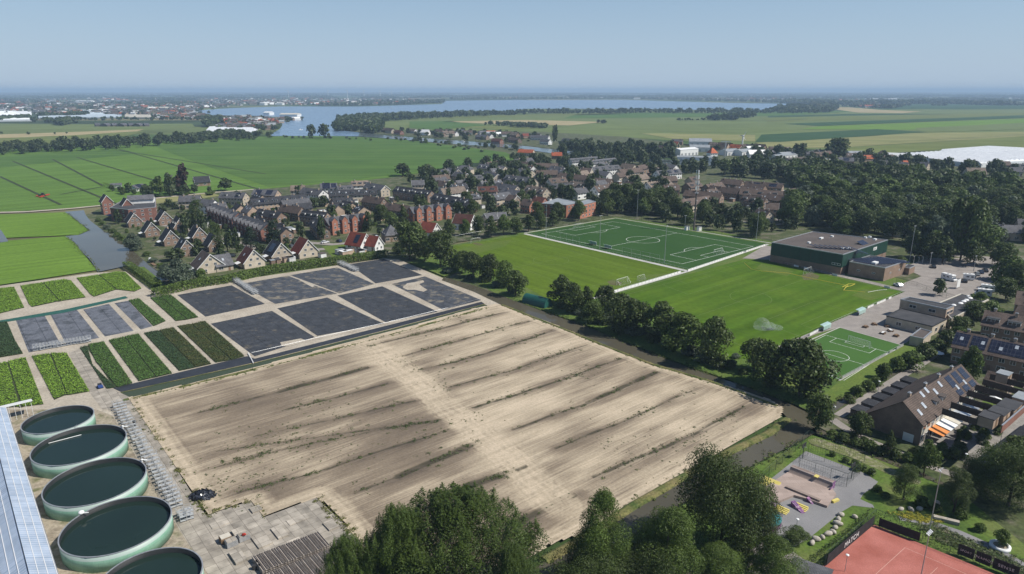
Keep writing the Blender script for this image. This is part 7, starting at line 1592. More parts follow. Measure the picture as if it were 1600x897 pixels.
for x, y, w, h in ((1380,592,24,24),(1400,580,28,22),(1424,577,44,26),(1445,560,34,24),(1462,552,30,22),(1478,540,30,24),(1497,530,26,20),(1340,617,22,14),(1355,610,24,15),(1325,628,20,12),(1368,602,20,13)):
    t(pick(rnd,['bush','bush_dark','bush']), x, y, y-h, w, 'shrub of the green belt along the narrow canal', 'shrubs along the narrow canal')
for x, y, w, h in ((1300,684,20,12),(1318,690,22,14),(1338,697,22,13),(1358,703,24,15),(1378,710,22,13),(1398,716,24,14),(1418,722,22,15),(1350,690,14,8),(1330,683,14,8),(1434,728,20,12)):
    t(pick(rnd,['bush','bush_dark','bush_yellow','bush']), x, y, y-h, w, 'shrub between the footpath and the narrow ditch', 'shrubs by the footpath')
for x, y, w, h in ((1452,722,26,26),(1470,712,26,20),(1488,716,24,18),(1430,715,22,16),(1500,705,20,14)): t(pick(rnd,['bush_yellow','bush','bush_dark']), x, y, y-h, w, 'garden shrub at the near gable corner of the long house', 'corner garden shrubs')
for x, y, w in ((1370,768,16),(1384,778,14),(1440,790,24),(1462,800,20),(1500,810,24),(1350,735,14),(1335,727,14),(1362,742,16),(1320,722,12),(1530,830,20),(1340,735,16),(1300,712,12)): t('bush', x, y, y-w*.6, w, 'low bush on the park lawn edge', 'park lawn bushes')
for x, y, w in ((1100,890,40),(1130,880,36),(1150,893,40),(1080,870,30),(1165,870,24),(1060,900,44)): t('bush_dark', x, y+8, y-w*.5, w, 'undergrowth bush below the big dark tree', 'undergrowth of the big dark tree')
# corner by the first pitch
t('broad', 640, 405, 345, 54, 'tall dark tree at the corner of the black sheeting'); t('broad', 688, 418, 361, 54, 'broad dark tree where the canal starts'); t('oval', 664, 408, 366, 30, 'narrower dark tree between the two tall corner trees')
t('bush', 712, 421, 400, 22, 'bush at the canal start'); t('bush_dark', 624, 396, 380, 22, 'hedge-like bush by the white house')
for i,(x, yt, yb, w) in enumerate(((702,342,374,22),(727,342,368,20),(747,337,366,22),(767,337,370,26),(787,335,367,26),(806,340,366,24),(826,335,362,22),(843,330,358,20))): t(pick(rnd,['broad','oval','broad_mid']), x, yb, yt, w, '%s tree of the belt at the far end of the first grass pitch' % ['first','second','third','fourth','fifth','sixth','seventh','eighth'][i])
# left quarter
for k, x, yb, yt, w, l in (('copper',289,304,257,26,'tall dark copper tree by the farmhouse'),('conifer',267,307,272,17,'dark conical tree left of the copper tree'),('broad_mid',250,304,276,26,'brownish airy tree behind the cottages'),('light',353,298,279,23,'light green round tree right of the farmhouse'),('broad_mid',287,305,290,20,'low green tree at the foot of the copper tree'),('broad_mid',229,306,290,19,'tree beside the low cottage roofs'),
 ('poplar',310,352,308,18,'tall slim tree behind the villas'),('poplar',317,365,333,16,'slim tree right beside the chimney villa'),('poplar',290,370,334,14,'slim dark tree left of the chimney villa'),('poplar',301,364,330,13,'narrow tree between the slim trees of the villas'),('poplar',344,400,349,20,'tallest slim dark tree beside the wide brick house'),('poplar',335,385,343,15,'slim tree left of the tallest slim tree'),('poplar',360,394,360,15,'slim tree right of the tallest slim tree'),('poplar',371,397,357,11,'thinnest slim tree before the gable row'),
 ('conifer',392,387,354,25,'broad conical tree behind the cream houses'),('conifer',427,380,344,28,'broad conical tree left of the rust roofed house'),('poplar',185,350,328,12,'small slim tree before the apartment block'),('oval',255,334,319,15,'small tree right of the brick villa'),('willow',282,444,404,48,'large grey willow at the canal end'),('willow',210,390,364,29,'grey green willow on the canal bank'),('willow',262,436,412,28,'darker willow left of the large grey willow'),('oval',274,407,389,30,'green garden tree above the willow'),('bush',315,438,420,22,'reddish bush beside the brick house'),
 ('poplar',470,372,346,14,'slim tree right of the gable terrace corner'),('poplar',503,375,339,13,'slim tree before the orange gables, left'),('poplar',576,362,331,13,'slim tree before the orange gables, right'),('oval',520,342,321,19,'round tree behind the orange gables'),('oval',544,338,320,19,'second round tree behind the orange gables'),('broad',595,349,319,25,'round dark tree between the two orange gable rows'),('light',610,354,331,27,'lighter green tree before the second orange gables'),('oval',630,352,321,19,'tall narrow tree before the second orange gables'),
 ('oval',545,323,306,14,'small tree behind the black terrace'),('poplar',467,308,290,12,'slim tree among the meadow edge houses'),('broad',629,275,256,26,'round dark tree on the edge of the meadow'),('broad',665,278,257,27,'wide dark tree on the edge of the meadow'),('oval',702,265,249,17,'small dark tree at the far houses'),('willow',670,297,276,23,'grey willow among the meadow edge houses'),('oval',590,304,289,12,'small tree by the white dormers'),('oval',490,325,309,16,'tree behind the flat dormer terrace'),('oval',505,323,306,16,'second tree behind the flat dormer terrace'),('poplar',370,318,299,10,'slim tree on the meadow edge')):
    t(k, x, yb, yt, w, l)
for x, y, w in ((150,352,12),(156,358,13),(164,364,14),(172,370,14),(180,375,14),(188,380,14),(143,346,10),(200,392,12),(218,400,14),(228,410,14),(240,418,14)): t(pick(rnd,['bush_grey','bush']), x+11, y, y-w*.5, w, 'reedy bush on the east bank of the left canal', 'bushes on the left canal bank')
t('willow', 487, 216, 195, 14, 'tree on the river bank left of the bridge gap'); t('broad', 507, 216, 194, 18, 'round dark tree on the river bank'); 
t('broad', 867, 222, 196, 10, 'tall tree by the riverside houses'); t('broad', 1310, 246, 216, 37, 'great round tree beyond the canal at the right'); t('broad', 1250, 246, 224, 26, 'wide dark tree left of the great round tree'); t('copper', 1217, 246, 226, 12, 'dark copper tree on the far canal bank'); t('copper', 1437, 263, 243, 20, 'copper tree by the glasshouse'); t('broad',1510,275,250,24,'round tree before the glasshouse'); t('broad',1555,268,249,20,'dark round tree by the white balcony house'); t('light',982,265,241,20,'bright yellow green tree in the village'); t('light',1008,270,250,14,'yellowish tree left of the boatyard'); t('light',1055,268,248,14,'golden green tree before the boatyard')
t('broad',935,192,187,6,'left of two lone bushes trees on the far field'); t('broad',943,193,187,10,'right of two lone bushes trees on the far field')
t('oval',1428,405,360,36,'rounded tree behind the car park, left of the pair'); t('oval',1472,412,368,34,'rounded tree behind the car park, right of the pair'); t('oval',1450,408,362,34,'rounded tree in the middle behind the car park'); t('broad',1565,417,378,40,'dark tree at the right end of the car park'); t('oval',1520,415,378,36,'tree behind the parked cars')
t('light',1500,408,308,60,'very large yellow green tree in the wood behind the car park'); t('bush_yellow',1409,409,401,16,'yellow bush behind the hall annex')
for x, y, w, h in ((1590,455,50,45),(1570,470,40,35),(1545,500,36,30),(1520,500,40,30),(1500,520,36,26),(1530,480,30,24),(1575,440,46,40)): t(pick(rnd,['broad','broad_mid','bush']), x, y, y-h, w, 'tree of the green belt between clubhouse and terraces', 'green belt behind the clubhouse')
# scattered through zones
def zone(px, n, kinds, h0, h1, wf, label, group, sep=.55, r=2.0, seed=1, img=False, dest=None):
    rg = random.Random(seed); poly = [tuple(P(*p)[:2]) for p in px]; xs = [p[0] for p in poly]; ys = [p[1] for p in poly]; got = []; tries = 0
    while len(got) < n and tries < n*60:
        tries += 1
        if img:
            x_, y_ = rg.uniform(min(p[0] for p in px), max(p[0] for p in px)), rg.uniform(min(p[1] for p in px), max(p[1] for p in px))
            if not inpoly((x_, y_), px): continue
            x, y, _ = P(x_, y_)
        else:
            x, y = rg.uniform(min(xs), max(xs)), rg.uniform(min(ys), max(ys))
            if not inpoly((x, y), poly): continue
        h = rg.uniform(h0, h1)
        if not clear(x, y, r*min(1, h/8)): continue
        if any((x-a)**2+(y-b)**2 < (sep*h)**2 for a, b in got): continue
        got.append((x, y)); k = pick(rg, kinds); lb = {'broad':'dark rounded ','broad_mid':'mid green ','oval':'narrow crowned ','willow':'grey green ','light':'light green ','copper':'copper coloured ','conifer':'pointed dark ','bush':'green ','bush_dark':'dark ','bush_grey':'greyish ','bush_yellow':'yellowish '}.get(k,'')+('low ' if h < h0+(h1-h0)/3 else 'tall ' if h > h1-(h1-h0)/3 else '')+label; Q.append((k, Vector((x,y,0)), h*(.3 if k.startswith('bush') and h > 6 else 1), (h*wf*rg.uniform(.85,1.15)) if k not in ('poplar','conifer') else h*.42, lb, group))
zone([(165,335),(300,315),(620,300),(625,365),(480,385),(330,420),(290,400),(210,395)], 150, ['broad_mid','oval','bush','bush','bush_dark','light','bush_grey','light','bush','copper'], 2.2, 6.5, .8, 'garden tree or shrub among the houses of the new quarter', 'garden greenery of the new quarter', seed=2, sep=.6, r=.8)
zone([(640,280),(800,250),(1050,250),(1060,310),(950,330),(830,345),(650,345)], 190, ['broad','broad_mid','broad','oval','broad_mid','light','conifer'], 7, 13, .85, 'village tree between the terraces behind the pitches', 'trees of the village centre', seed=3, sep=.5, r=1.2)
zone([(855,356),(962,336),(1050,350),(1180,372),(1200,366),(1100,335),(962,322),(930,335),(850,345)], 34, ['broad','broad_mid','oval','broad'], 8, 14, .8, 'tree of the dark belt behind the artificial pitch', 'belt behind the artificial pitch', seed=4, sep=.5, img=False)
zone([(925,330),(960,318),(1045,325),(1050,338),(960,332)], 16, ['broad','broad'], 14, 19, .8, 'tall dark tree of the grove left of the telecom mast', 'grove left of the mast', seed=5, sep=.45)
zone([(1100,325),(1230,335),(1260,355),(1225,365),(1120,350)], 26, ['broad_mid','oval','bush','broad_mid','light'], 5, 10, .8, 'garden tree behind the far corner of the artificial pitch', 'garden trees behind the far corner', seed=6)
zone([(1215,358),(1240,325),(1330,305),(1420,305),(1540,325),(1600,340),(1545,350),(1540,395),(1450,402),(1400,378),(1270,360)], 130, ['broad','broad_mid','broad_mid','broad','willow','light'], 11, 19, 1.0, 'large tree of the wood behind the sports hall', 'wood behind the sports hall', seed=7, sep=.42, r=1.2)
zone([(1110,276),(1150,266),(1250,268),(1350,277),(1460,288),(1600,302),(1640,320),(1600,335),(1450,315),(1330,302),(1240,300),(1230,283),(1160,277)], 150, ['broad','broad_mid','broad','broad_mid'], 12, 18, 1.0, 'tree of the dense wood along the near bank of the canal', 'wood along the canal', seed=8, sep=.42, r=1)
zone([(865,243),(905,230),(960,232),(1050,238),(1060,252),(1000,258),(960,247)], 60, ['broad','broad','willow','broad_mid'], 11, 17, .85, 'tree of the dark grove behind the village terraces', 'grove behind the village', seed=9, sep=.42, r=1.5)
zone([(1060,262),(1110,256),(1130,264),(1110,275),(1065,275)], 16, ['broad','broad_mid'], 9, 13, .8, 'tree between the boatyard and the village', 'trees before the boatyard', seed=10)
zone([(560,206),(700,206),(850,216),(1000,232),(1020,236),(950,240),(800,226),(650,214),(560,208)], 60, ['broad','broad_mid','willow','bush'], 6, 10, .9, 'garden tree among the riverside houses', 'trees of the riverside gardens', seed=11, sep=.8)
zone([(640,219),(800,232),(860,240),(800,236),(640,222)], 22, ['bush','bush_grey','willow'], 5, 8, 1.1, 'bushy willow on the near river bank', 'bushes of the near river bank', seed=12, r=.5)
zone([(1180,244),(1300,243),(1420,252),(1600,268),(1640,285),(1500,278),(1400,266),(1300,258),(1180,252)], 70, ['broad','broad','broad_mid','conifer','copper'], 8, 13, .85, 'tree in the gardens on the far bank of the canal', 'trees of the far canal bank', seed=13, sep=.6)
zone([(-20,243),(100,238),(200,232.5),(300,225),(300,220),(200,225),(100,231),(-20,237)], 66, ['willow','broad','willow','broad_mid','broad'], 11, 17, .95, 'tree of the long belt along the far edge of the left meadow', 'belt along the far meadow edge', seed=14, sep=.45)
zone([(300,225),(430,216),(430,211),(300,218)], 34, ['willow','broad','bush','bush'], 7, 13, .95, 'tree or bush along the river end of the left belt', 'river end of the left belt', seed=15, sep=.5)
zone([(430,214),(640,216),(780,236),(812,246),(780,243),(640,222),(430,216)], 40, ['bush','bush_dark','bush_grey'], 2.5, 4, 1.7, 'low bush lining the far edge of the green meadow', 'bushes lining the green meadow', seed=16, r=.3)
zone([(165,299),(230,296),(340,300),(330,306),(210,308)], 24, ['broad_mid','bush','oval','broad'], 4, 8, .9, 'tree round the farmhouse and cottages on the meadow', 'farmyard trees', seed=17)
zone([(1500,310),(1640,330),(1640,395),(1560,350)], 34, ['broad','broad','broad_mid'], 11, 17, .85, 'tree of the wood at the right picture edge', 'wood at the right edge', seed=18, sep=.45)
GH('house', (302,276.5), (326,275), 'lone brick farmhouse with black roof on the edge of the meadow', 10, 8, 3.4, 'black', 'brown', verge=True, chim=0)
GH('barn', (206,290), (222,287), 'low cottage roofs with solar panels behind a clipped hedge', 8, 5, 2.6, 'zinc' if False else 'grey', 'white', sol=[(0,-1,6,3)], cat='house', chim=0)
GH('barn', (172,287), (190,286), 'low white huts left of the solar cottage', 6, 3.6, 2.4, 'grey', 'white', cat='house', chim=0, wins=False)
hedge('hedge', [(161,290),(192,300),(230,303)], 2.5, 2.6, M['leaf_dark'], 'clipped dark hedge round the low cottages on the meadow', 16, .3)
hedge('hedge', [(198,416),(222,433),(247,452)], 3.4, 2.4, M['leaf_mid'], 'clipped hedge between canal and crop beds', 80, .3)
sheet('verge', [(200,417),(225,417),(262,447),(250,452),(222,434)], M['grass'], .06)
hedge('hedge', [(240,464),(300,449),(362,440),(430,424),(520,412),(605,400)], 4.5, 3.0, M['leaf_mid'], 'long dark hedge between the gardens and the black sheeting', 75, .42)
for a, b_, l in (((430,212),(520,212),'a'),): pass
# the queue: the ones that show largest are individual trees, the small remainder is one mass
Q.sort(key=lambda q: -q[2]*q[3]/q[1].length_squared)
NB = 300; nt_ = 0; nbush = 0; REST = []
for q in Q:
    isb = q[0].startswith('bush')
    if (isb and nbush < 300) or (not isb and nt_ < 330):
        tree(q[0], q[1], q[2], q[3], q[4], q[5]); nbush += isb; nt_ += not isb
    else: REST.append(q)
print('TREES', nt_, nbush, len(REST))
def unit_crown(shape, n, seed, cr, c0=.05, lobes=10, lobe=.45):
    me = crown('tmp', shape, M['leaf_dark'], n, cr*1.3/math.sqrt(n/10.), lobes, seed, cr, c0, lobe); v = np.zeros(len(me.vertices)*3, np.float32); me.vertices.foreach_get('co', v); bpy.data.meshes.remove(me); return v.reshape(-1,3)
UC = [unit_crown('round', 300, s, .46, lobes=16) for s in (1,2,3)]; UM = [unit_crown('round', 40, s, .5, lobes=7) for s in (4,5,6)]; UF = [unit_crown('round', 16, s, .5, lobes=4, lobe=.6) for s in (4,5,6)]
def mass(name, items, m, label, units):
    """items: (x, y, h, w)"""
    rg = random.Random(len(items)); V = []
    for x, y, h, w in items:
        u = units[rg.randrange(3)]; a = rg.uniform(0,6.28); c, s = math.cos(a), math.sin(a); f = w/.95
        V.append(np.column_stack([x+(u[:,0]*c-u[:,1]*s)*f, y+(u[:,0]*s+u[:,1]*c)*f, u[:,2]*h]))
    v = np.concatenate(V).astype(np.float32); n = len(v)//4; cen = v.mean(0); cen[2] = 0; v = v-cen
    me = bpy.data.meshes.new(name); me.vertices.add(4*n); me.vertices.foreach_set('co', v.ravel()); me.loops.add(4*n); me.loops.foreach_set('vertex_index', np.arange(4*n, dtype=np.int32))
    me.polygons.add(n); me.polygons.foreach_set('loop_start', np.arange(0,4*n,4,dtype=np.int32)); me.polygons.foreach_set('loop_total', np.full(n,4,dtype=np.int32)); me.materials.append(m); me.update()
    return link(name, me, None, tuple(cen), label=label, cat='trees', kind='stuff')
if REST: mass('far_trees', [(q[1].x,q[1].y,q[2],q[3]) for q in REST], M['leaf_far'], 'small far trees among the houses and along the river', UC)
# ------------------------------------------------------------------ far land: woods, towns, turbines
FT = []
rf = random.Random(77)
def belt(px, h, sp, w=12, jit=.5, units=None):
    pts = [P(*p) for p in px]
    for a, b in zip(pts[:-1], pts[1:]):
        L = (b-a).length; n = int(L/sp)+1; d = (b-a).normalized(); nn = Vector((-d.y,d.x,0))
        for i in range(n):
            q = a+d*(L*(i+rf.random())/n)+nn*rf.uniform(-w/2,w/2); hh = h*rf.uniform(.65,1.15); FT.append((q.x,q.y,hh,hh*rf.uniform(.8,1.3)))
def wood(px, n, h):
    poly = px
    for _ in range(n):
        for _k in range(40):
            x = rf.uniform(min(p[0] for p in px), max(p[0] for p in px)); y = rf.uniform(min(p[1] for p in px), max(p[1] for p in px))
            if inpoly((x,y), px): break
        p = P(x, y); hh = h*rf.uniform(.6,1.15); FT.append((p.x,p.y,hh,hh*rf.uniform(.9,1.4)))
wood([(523,205),(527,188),(545,185),(600,184),(598,206),(580,209),(550,205)], 260, 14)
wood([(545,186),(640,181),(720,178.5),(820,176.5),(820,179.5),(720,183),(640,187),(600,190)], 420, 13)
belt([(820,177.5),(900,176.2),(1000,176),(1100,175.6),(1200,175.5),(1290,175)], 15, 9, 70); belt([(850,178),(1000,177.4),(1200,177.4),(1290,176.5)], 12, 10, 60)
wood([(1200,176.5),(1215,168.5),(1262,168.5),(1275,165.5),(1310,167),(1303,176)], 260, 16)
wood([(1200,160),(1225,158),(1275,158.5),(1300,160.5),(1320,163),(1300,166),(1262,163.5)], 160, 17)
belt([(1320,166),(1360,167),(1385,169.5),(1400,167)], 12, 9, 60); belt([(1310,163.5),(1400,162.5),(1440,162),(1500,162.5),(1580,165)], 17, 9, 120); belt([(1340,161.5),(1400,160.5),(1470,160),(1560,162.5),(1582,164)], 16, 9, 120)
wood([(800,196),(855,198.5),(852,201),(800,199),(770,196)], 60, 9); belt([(760,195.5),(800,197),(852,199.5)], 9, 9, 14)
wood([(1106,186.5),(1150,183.5),(1150,188),(1110,188.3)], 60, 14); belt([(1057,188.5),(1105,188)], 6, 8, 10); wood([(1143,183),(1165,181),(1182,182.5),(1165,184.5)], 40, 15)
# left
wood([(0,190),(48,188),(48,184.5),(0,186)], 70, 11); belt([(58,190),(100,192),(110,194)], 11, 9, 30); belt([(58,184),(125,182.5),(125,180)], 14, 8, 40); belt([(58,187.5),(120,188),(235,188),(290,187.5),(330,188)], 9, 10, 30); wood([(85,194),(98,196.5),(110,194),(104,191)], 40, 14)
wood([(320,199),(345,199),(345,186),(325,188)], 70, 14); belt([(400,205),(432,205)], 12, 10, 30); wood([(350,206),(395,211),(430,211),(300,222),(300,214)], 130, 8)
belt([(0,209.5),(60,212),(118,209)], 5, 60, 30)
# distant shore and beyond
for (y0, y1, n, h) in ((166,170,60,9),(158,165,110,11),(152,158,150,14),(148,152,190,16),(145.4,148,170,20)):
    for _ in range(n):
        x = rf.uniform(-60,1660); y = rf.uniform(y0,y1)
        if y > 154.5 and 300 < x < 1270: continue
        if y > 158 and 500 < x: 
            if y > 165 or x < 1300: continue
        l = rf.uniform(14,70); a = P(x,y); b_ = P(x+l, y+rf.uniform(-.25,.25)); L = (b_-a).length; m_ = max(3, int(L/(11 if y > 155 else 20)))
        for i in range(min(m_,60)): q = a.lerp(b_, (i+rf.random())/min(m_,60)); hh = h*rf.uniform(.6,1.1); FT.append((q.x,q.y+rf.uniform(-30,30),hh,hh*(1.4 if y > 155 else 2.0)))
belt([(500,164.8),(560,164.6),(620,163.5),(692,160.5)], 13, 9, 90); belt([(560,161),(690,159)], 15, 10, 120); belt([(700,155.4),(800,154.6),(980,154.4),(1060,156),(1180,159.3),(1240,160)], 15, 15, 100)
# town trees and houses
TOWN = [([(150,161),(330,158),(480,158),(500,161),(420,164),(360,166),(310,170),(300,176),(330,184),(300,188),(240,187),(240,181),(150,178)], 620), ([(330,186),(380,184),(440,187),(490,186.5),(440,189),(436,197),(418,205),(345,203),(345,190)], 190),
        ([(0,155),(250,153),(250,162),(130,170),(0,176)], 330), ([(250,152),(560,153),(690,156.5),(690,160),(560,164),(440,164.5),(300,158)], 360), ([(0,176),(130,172),(240,178),(240,181),(60,181),(50,172)], 70),
        ([(700,152),(1250,154),(1240,158),(1000,153.6),(800,153.6)], 90), ([(1330,163),(1384,162.5),(1384,169),(1340,168.5)], 26), ([(1300,155),(1640,153),(1640,158),(1300,158)], 60), ([(0,146),(1600,145.6),(1600,150),(0,150)], 130),
        ([(540,208),(700,207),(850,217),(860,222),(720,215),(600,208.5)], 22), ([(1180,243),(1400,249),(1420,256),(1300,252),(1180,247)], 14), ([(1020,232),(1240,236),(1240,240),(1100,236)], 14)]
HL = []
for poly, n in TOWN:
    for _ in range(n):
        for _k in range(40):
            x = rf.uniform(min(p[0] for p in poly), max(p[0] for p in poly)); y = rf.uniform(min(p[1] for p in poly), max(p[1] for p in poly))
            if inpoly((x,y), poly): break
        p = P(x,y)
        if p.y < 1500 and not clear(p.x, p.y, 8): continue
        big = p.y > 2500; HL.append((p.x,p.y, rf.uniform(10,24)*(1.4 if big else 1), rf.uniform(8,11)*(1.4 if big else 1), rf.uniform(7.5,11), rf.choice((40,-50,10,25,-20))+rf.uniform(-6,6), rf.randrange(20)))
        if y > 153:
            for _j in range(1 if p.y > 1500 else 2): FT.append((p.x+rf.uniform(-40,40)*(2 if big else .6), p.y+rf.uniform(-50,50)*(2 if big else .5), rf.uniform(6,10), rf.uniform(7,13)))
HL.sort(key=lambda h: h[1])
FR = [M['roof_brown'], M['roof_grey'], M['roof_orange'], M['roof_red'], M['zinc'], M['roof_tan'], M['white']]; FW = [M['wall_beige'], M['wall_brown'], M['wall_white'], M['wall_tan']]
def fmat(i): return (0 if i < 6 else 1 if i < 11 else 2 if i < 13 else 3 if i < 14 else 4 if i < 16 else 5 if i < 18 else 6), i % 4
HM = {}
def unit_house(ri, wi):
    if (ri,wi) not in HM:
        a = MB().xprism([(-.5,0),(.5,0),(.5,.55),(0,.98),(-.5,.55)], -.5, .5).mesh('wall', FW[wi]); b = MB()
        b.add([(-.53,0,1.01),(.53,0,1.01),(.53,-.56,.5),(-.53,-.56,.5),(.53,.56,.5),(-.53,.56,.5),(-.53,0,.97),(.53,0,.97),(.53,-.56,.46),(-.53,-.56,.46),(.53,.56,.46),(-.53,.56,.46)], [(0,3,2,1),(0,1,4,5),(6,7,8,9),(6,11,10,7),(3,9,8,2),(4,10,11,5)])
        HM[ri,wi] = (a, b.mesh('roof', FR[ri]))
    return HM[ri,wi]
RC = ['brown','dark grey','orange','red','pale sheet','tan','white']; WC = ['beige','brown','white','tan']
nind = 0; REST2 = {}
for (x, y, L, w, h, a, k) in HL:
    ri, wi = fmat(k)
    if nind < 190:
        where = 'among the riverside gardens' if y < 1450 else 'on the spit of land by the river mouth' if y < 2300 else 'in the distant lakeside town'
        o = thing('house', (x,y,0), R(a), 'small %s house with %s roof %s' % (WC[wi], RC[ri], where), 'house', '%s roofed %s houses %s' % (RC[ri], WC[wi], where)); o.scale = (L,w,h)
        m1, m2 = unit_house(ri, wi); link('wall', m1, o); link('roof', m2, o); nind += 1
    else: REST2.setdefault((ri,wi), []).append((x,y,L,w,h,a))
V, F, MI, mats_ = [], [], [], FR+FW
for (ri,wi), lst in REST2.items():
    for me, mi in ((unit_house(ri,wi)[0], len(FR)+wi), (unit_house(ri,wi)[1], ri)):
        vs = np.array([v.co[:] for v in me.vertices]); fs = [tuple(p.vertices) for p in me.polygons]
        for (x,y,L,w,h,a) in lst:
            c, s = math.cos(R(a)), math.sin(R(a)); b = len(V); X = vs[:,0]*L; Y = vs[:,1]*w
            V += list(zip((x+X*c-Y*s).tolist(), (y+X*s+Y*c).tolist(), (vs[:,2]*h).tolist())); F += [tuple(b+i for i in f) for f in fs]; MI += [mi]*len(fs)
me = bpy.data.meshes.new('far_town'); me.from_pydata(V, [], F); [me.materials.append(m) for m in mats_]; me.polygons.foreach_set('material_index', MI); me.update()
link('far_town', me, label='mass of tiny houses of the distant towns round the lake', cat='town', kind='stuff')
mass('far_woods', [f for f in FT if f[1] < 3200], M['leaf_far'], 'tree belts and woods round the river and the lake', UM)
mass('far_woods', [f for f in FT if f[1] >= 3200], M['leaf_far'], 'hazy tree lines of the far polder up to the horizon', UF)
# long warehouse roofs and bright halls far away
for i, (x0, x1, y, h, m, l) in enumerate(((120,146,160,9,'white','long white hall left in the distant town'),(160,177,156.5,10,'roof_orange','large orange roofed hall in the distant town'),(185,200,158,9,'roof_orange','orange block behind the distant town'),(233,262,171,8,'cream','cream hall near the end of the glasshouse strip'),(1350,1376,168,9,'roof_orange','farm with orange roof on the far right polder'),(1352,1400,156.5,10,'white','white row of warehouses on the right horizon'),(408,416,164.5,12,'white','white hall on the far lake shore, left'),(434,443,164.3,11,'white','white hall on the far lake shore, right'),(415,425,179.5,8,'white','white boathall on the spit'),(440,468,182,7,'cream','long pale hall at the tip of the spit'),(990,1000,155,9,'white','white villa on the far lake shore'))):
    a, b_ = P(x0,y), P(x1,y); c = (a+b_)/2; L = (b_-a).length; o = thing('warehouse', c, rf.uniform(-.1,.1), l, 'warehouse'); MB().box(-L/2,L/2,-20,20,0,h).build('wall', M['white'], o); MB().xprism([(-21,h),(21,h),(0,h+3.5)], -L/2-.5, L/2+.5).build('roof', M[m], o)
# wind turbines
def turbine(px, y, hub, r, label, rot, cat='wind turbine'):
    p = P(px, y); o = thing('wind_turbine', p, 0, label, cat, 'wind turbines'); k = max(.6, p.y/5000); MB().tube((0,0,0),(0,0,hub),2.4*k,1.3*k,10).build('tower', M['white'], o); MB().box(-1.6*k,1.6*k,-3*k,3.4*k,hub-1.4*k,hub+1.4*k).build('nacelle', M['white'], o)
    ro = link('rotor', MB().ball((0,-3.4*k,hub),1.5*k).mesh('rotor', M['white']), o)
    for j in range(3):
        a = rot+2*math.pi*j/3; d = Vector((math.sin(a),0,math.cos(a))); q = Vector((0,-3.6*k,hub)); e = Vector((math.cos(a),0,-math.sin(a))); b = MB(); b.add([q-e*1.2*k,q+e*1.2*k,q+d*r*.3+e*1.9*k,q+d*r+e*.3*k,q+d*r-e*.3*k,q+Vector((0,.5*k,0))+d*r*.3], [(0,1,2,5),(5,2,3,4)]); b.build('blade', M['white'], ro)
for i, (x, y, hub, r, l) in enumerate(((451,152,80,36,'leftmost wind turbine above the far shore'),(513,151.5,80,36,'second wind turbine from the left'),(543,152.5,80,34,'tall slim wind turbine, third from the left'),(569,151,78,34,'fourth wind turbine from the left'),(594,151,80,34,'fifth wind turbine from the left'),(612,149,70,30,'faint small wind turbine right of the fifth'),(631,149,70,30,'faintest wind turbine left of the lake narrows'),(743,149.5,70,28,'lone wind turbine over the lake'))): turbine(x, y, hub, r, l, .4+i*1.1)
turbine(1159.5, 229, 16, 7, 'small wind turbine with orange tail standing behind the white sheds', .5)
o = thing('crane_tower', P(1132,246), 0, 'grey lifting tower between the boatyard sheds', 'tower'); MB().tube((0,0,0),(0,0,19),1.0,.8,8).build('column', M['galv'], o); MB().box(-6,6,-.8,.8,19,20).build('beam', M['galv'], o)
# boats
bh = mat('boat_hull', [(.6,.6,.6),(.75,.75,.74)], 1, .4)
def boat(px, py, rz, L, label, mastb=False):
    o = thing('boat', P(px,py), R(rz), label, 'boat', 'moored boats'); w = L*.16; b = MB(); b.prism([(-L/2,-w*.8),(L*.2,-w),(L/2,0),(L*.2,w),(-L/2,w*.8)], .03, .9); b.build('hull', bh, o); MB().box(-L*.25,L*.1,-w*.6,w*.6,.902,1.9).build('cabin', M['white'] if not mastb else M['wood'], o)
    if mastb: MB().tube((L*.08,0,.9),(L*.08,0,9),.07).build('mast', M['galv'], o)
for i, (x, y, a, L, l, m_) in enumerate(((1500,281,160,11,'white motor boat moored before the big pale roofed house',0),(1520,284.5,165,9,'white boat right of the first motor boat',0),(1573,288,165,9,'sailing boat with mast at the right edge of the canal',1),(1545,286,160,8,'small covered boat between the motor boats',0),(1298,267.5,160,9,'white boat seen through a gap of the wood',0),(1270,262,160,8,'moored boat below the hipped canal house',0),(470,203,30,8,'small boat with wake on the river',0),(722,221.5,165,9,'boat at the jetties of the riverside gardens',0),(790,228,170,8,'boat before the dark boathouse',0),(655,213.5,160,8,'white boat near the river bend',0),(612,169,0,14,'sailing boat with mast out on the lake',1),(235,409,-60,5,'small boat at the garden jetty of the left canal',0))): boat(x, y, a, L, l, m_)
for x, y, a, l in ((133+107,414,-50,'small wooden jetty on the left canal'),(1486,281,-20,'wooden jetty before the big pale roofed house')):
    o = thing('jetty', P(x,y), R(a), l, 'jetty'); MB().box(-3,3,-.7,.7,.35,.45).build('deck', M['wood'], o); [MB().tube((sx,sy,0),(sx,sy,.8),.09).build('pile', M['wood'], o) for sx in (-2.6,2.6) for sy in (-.6,.6)]
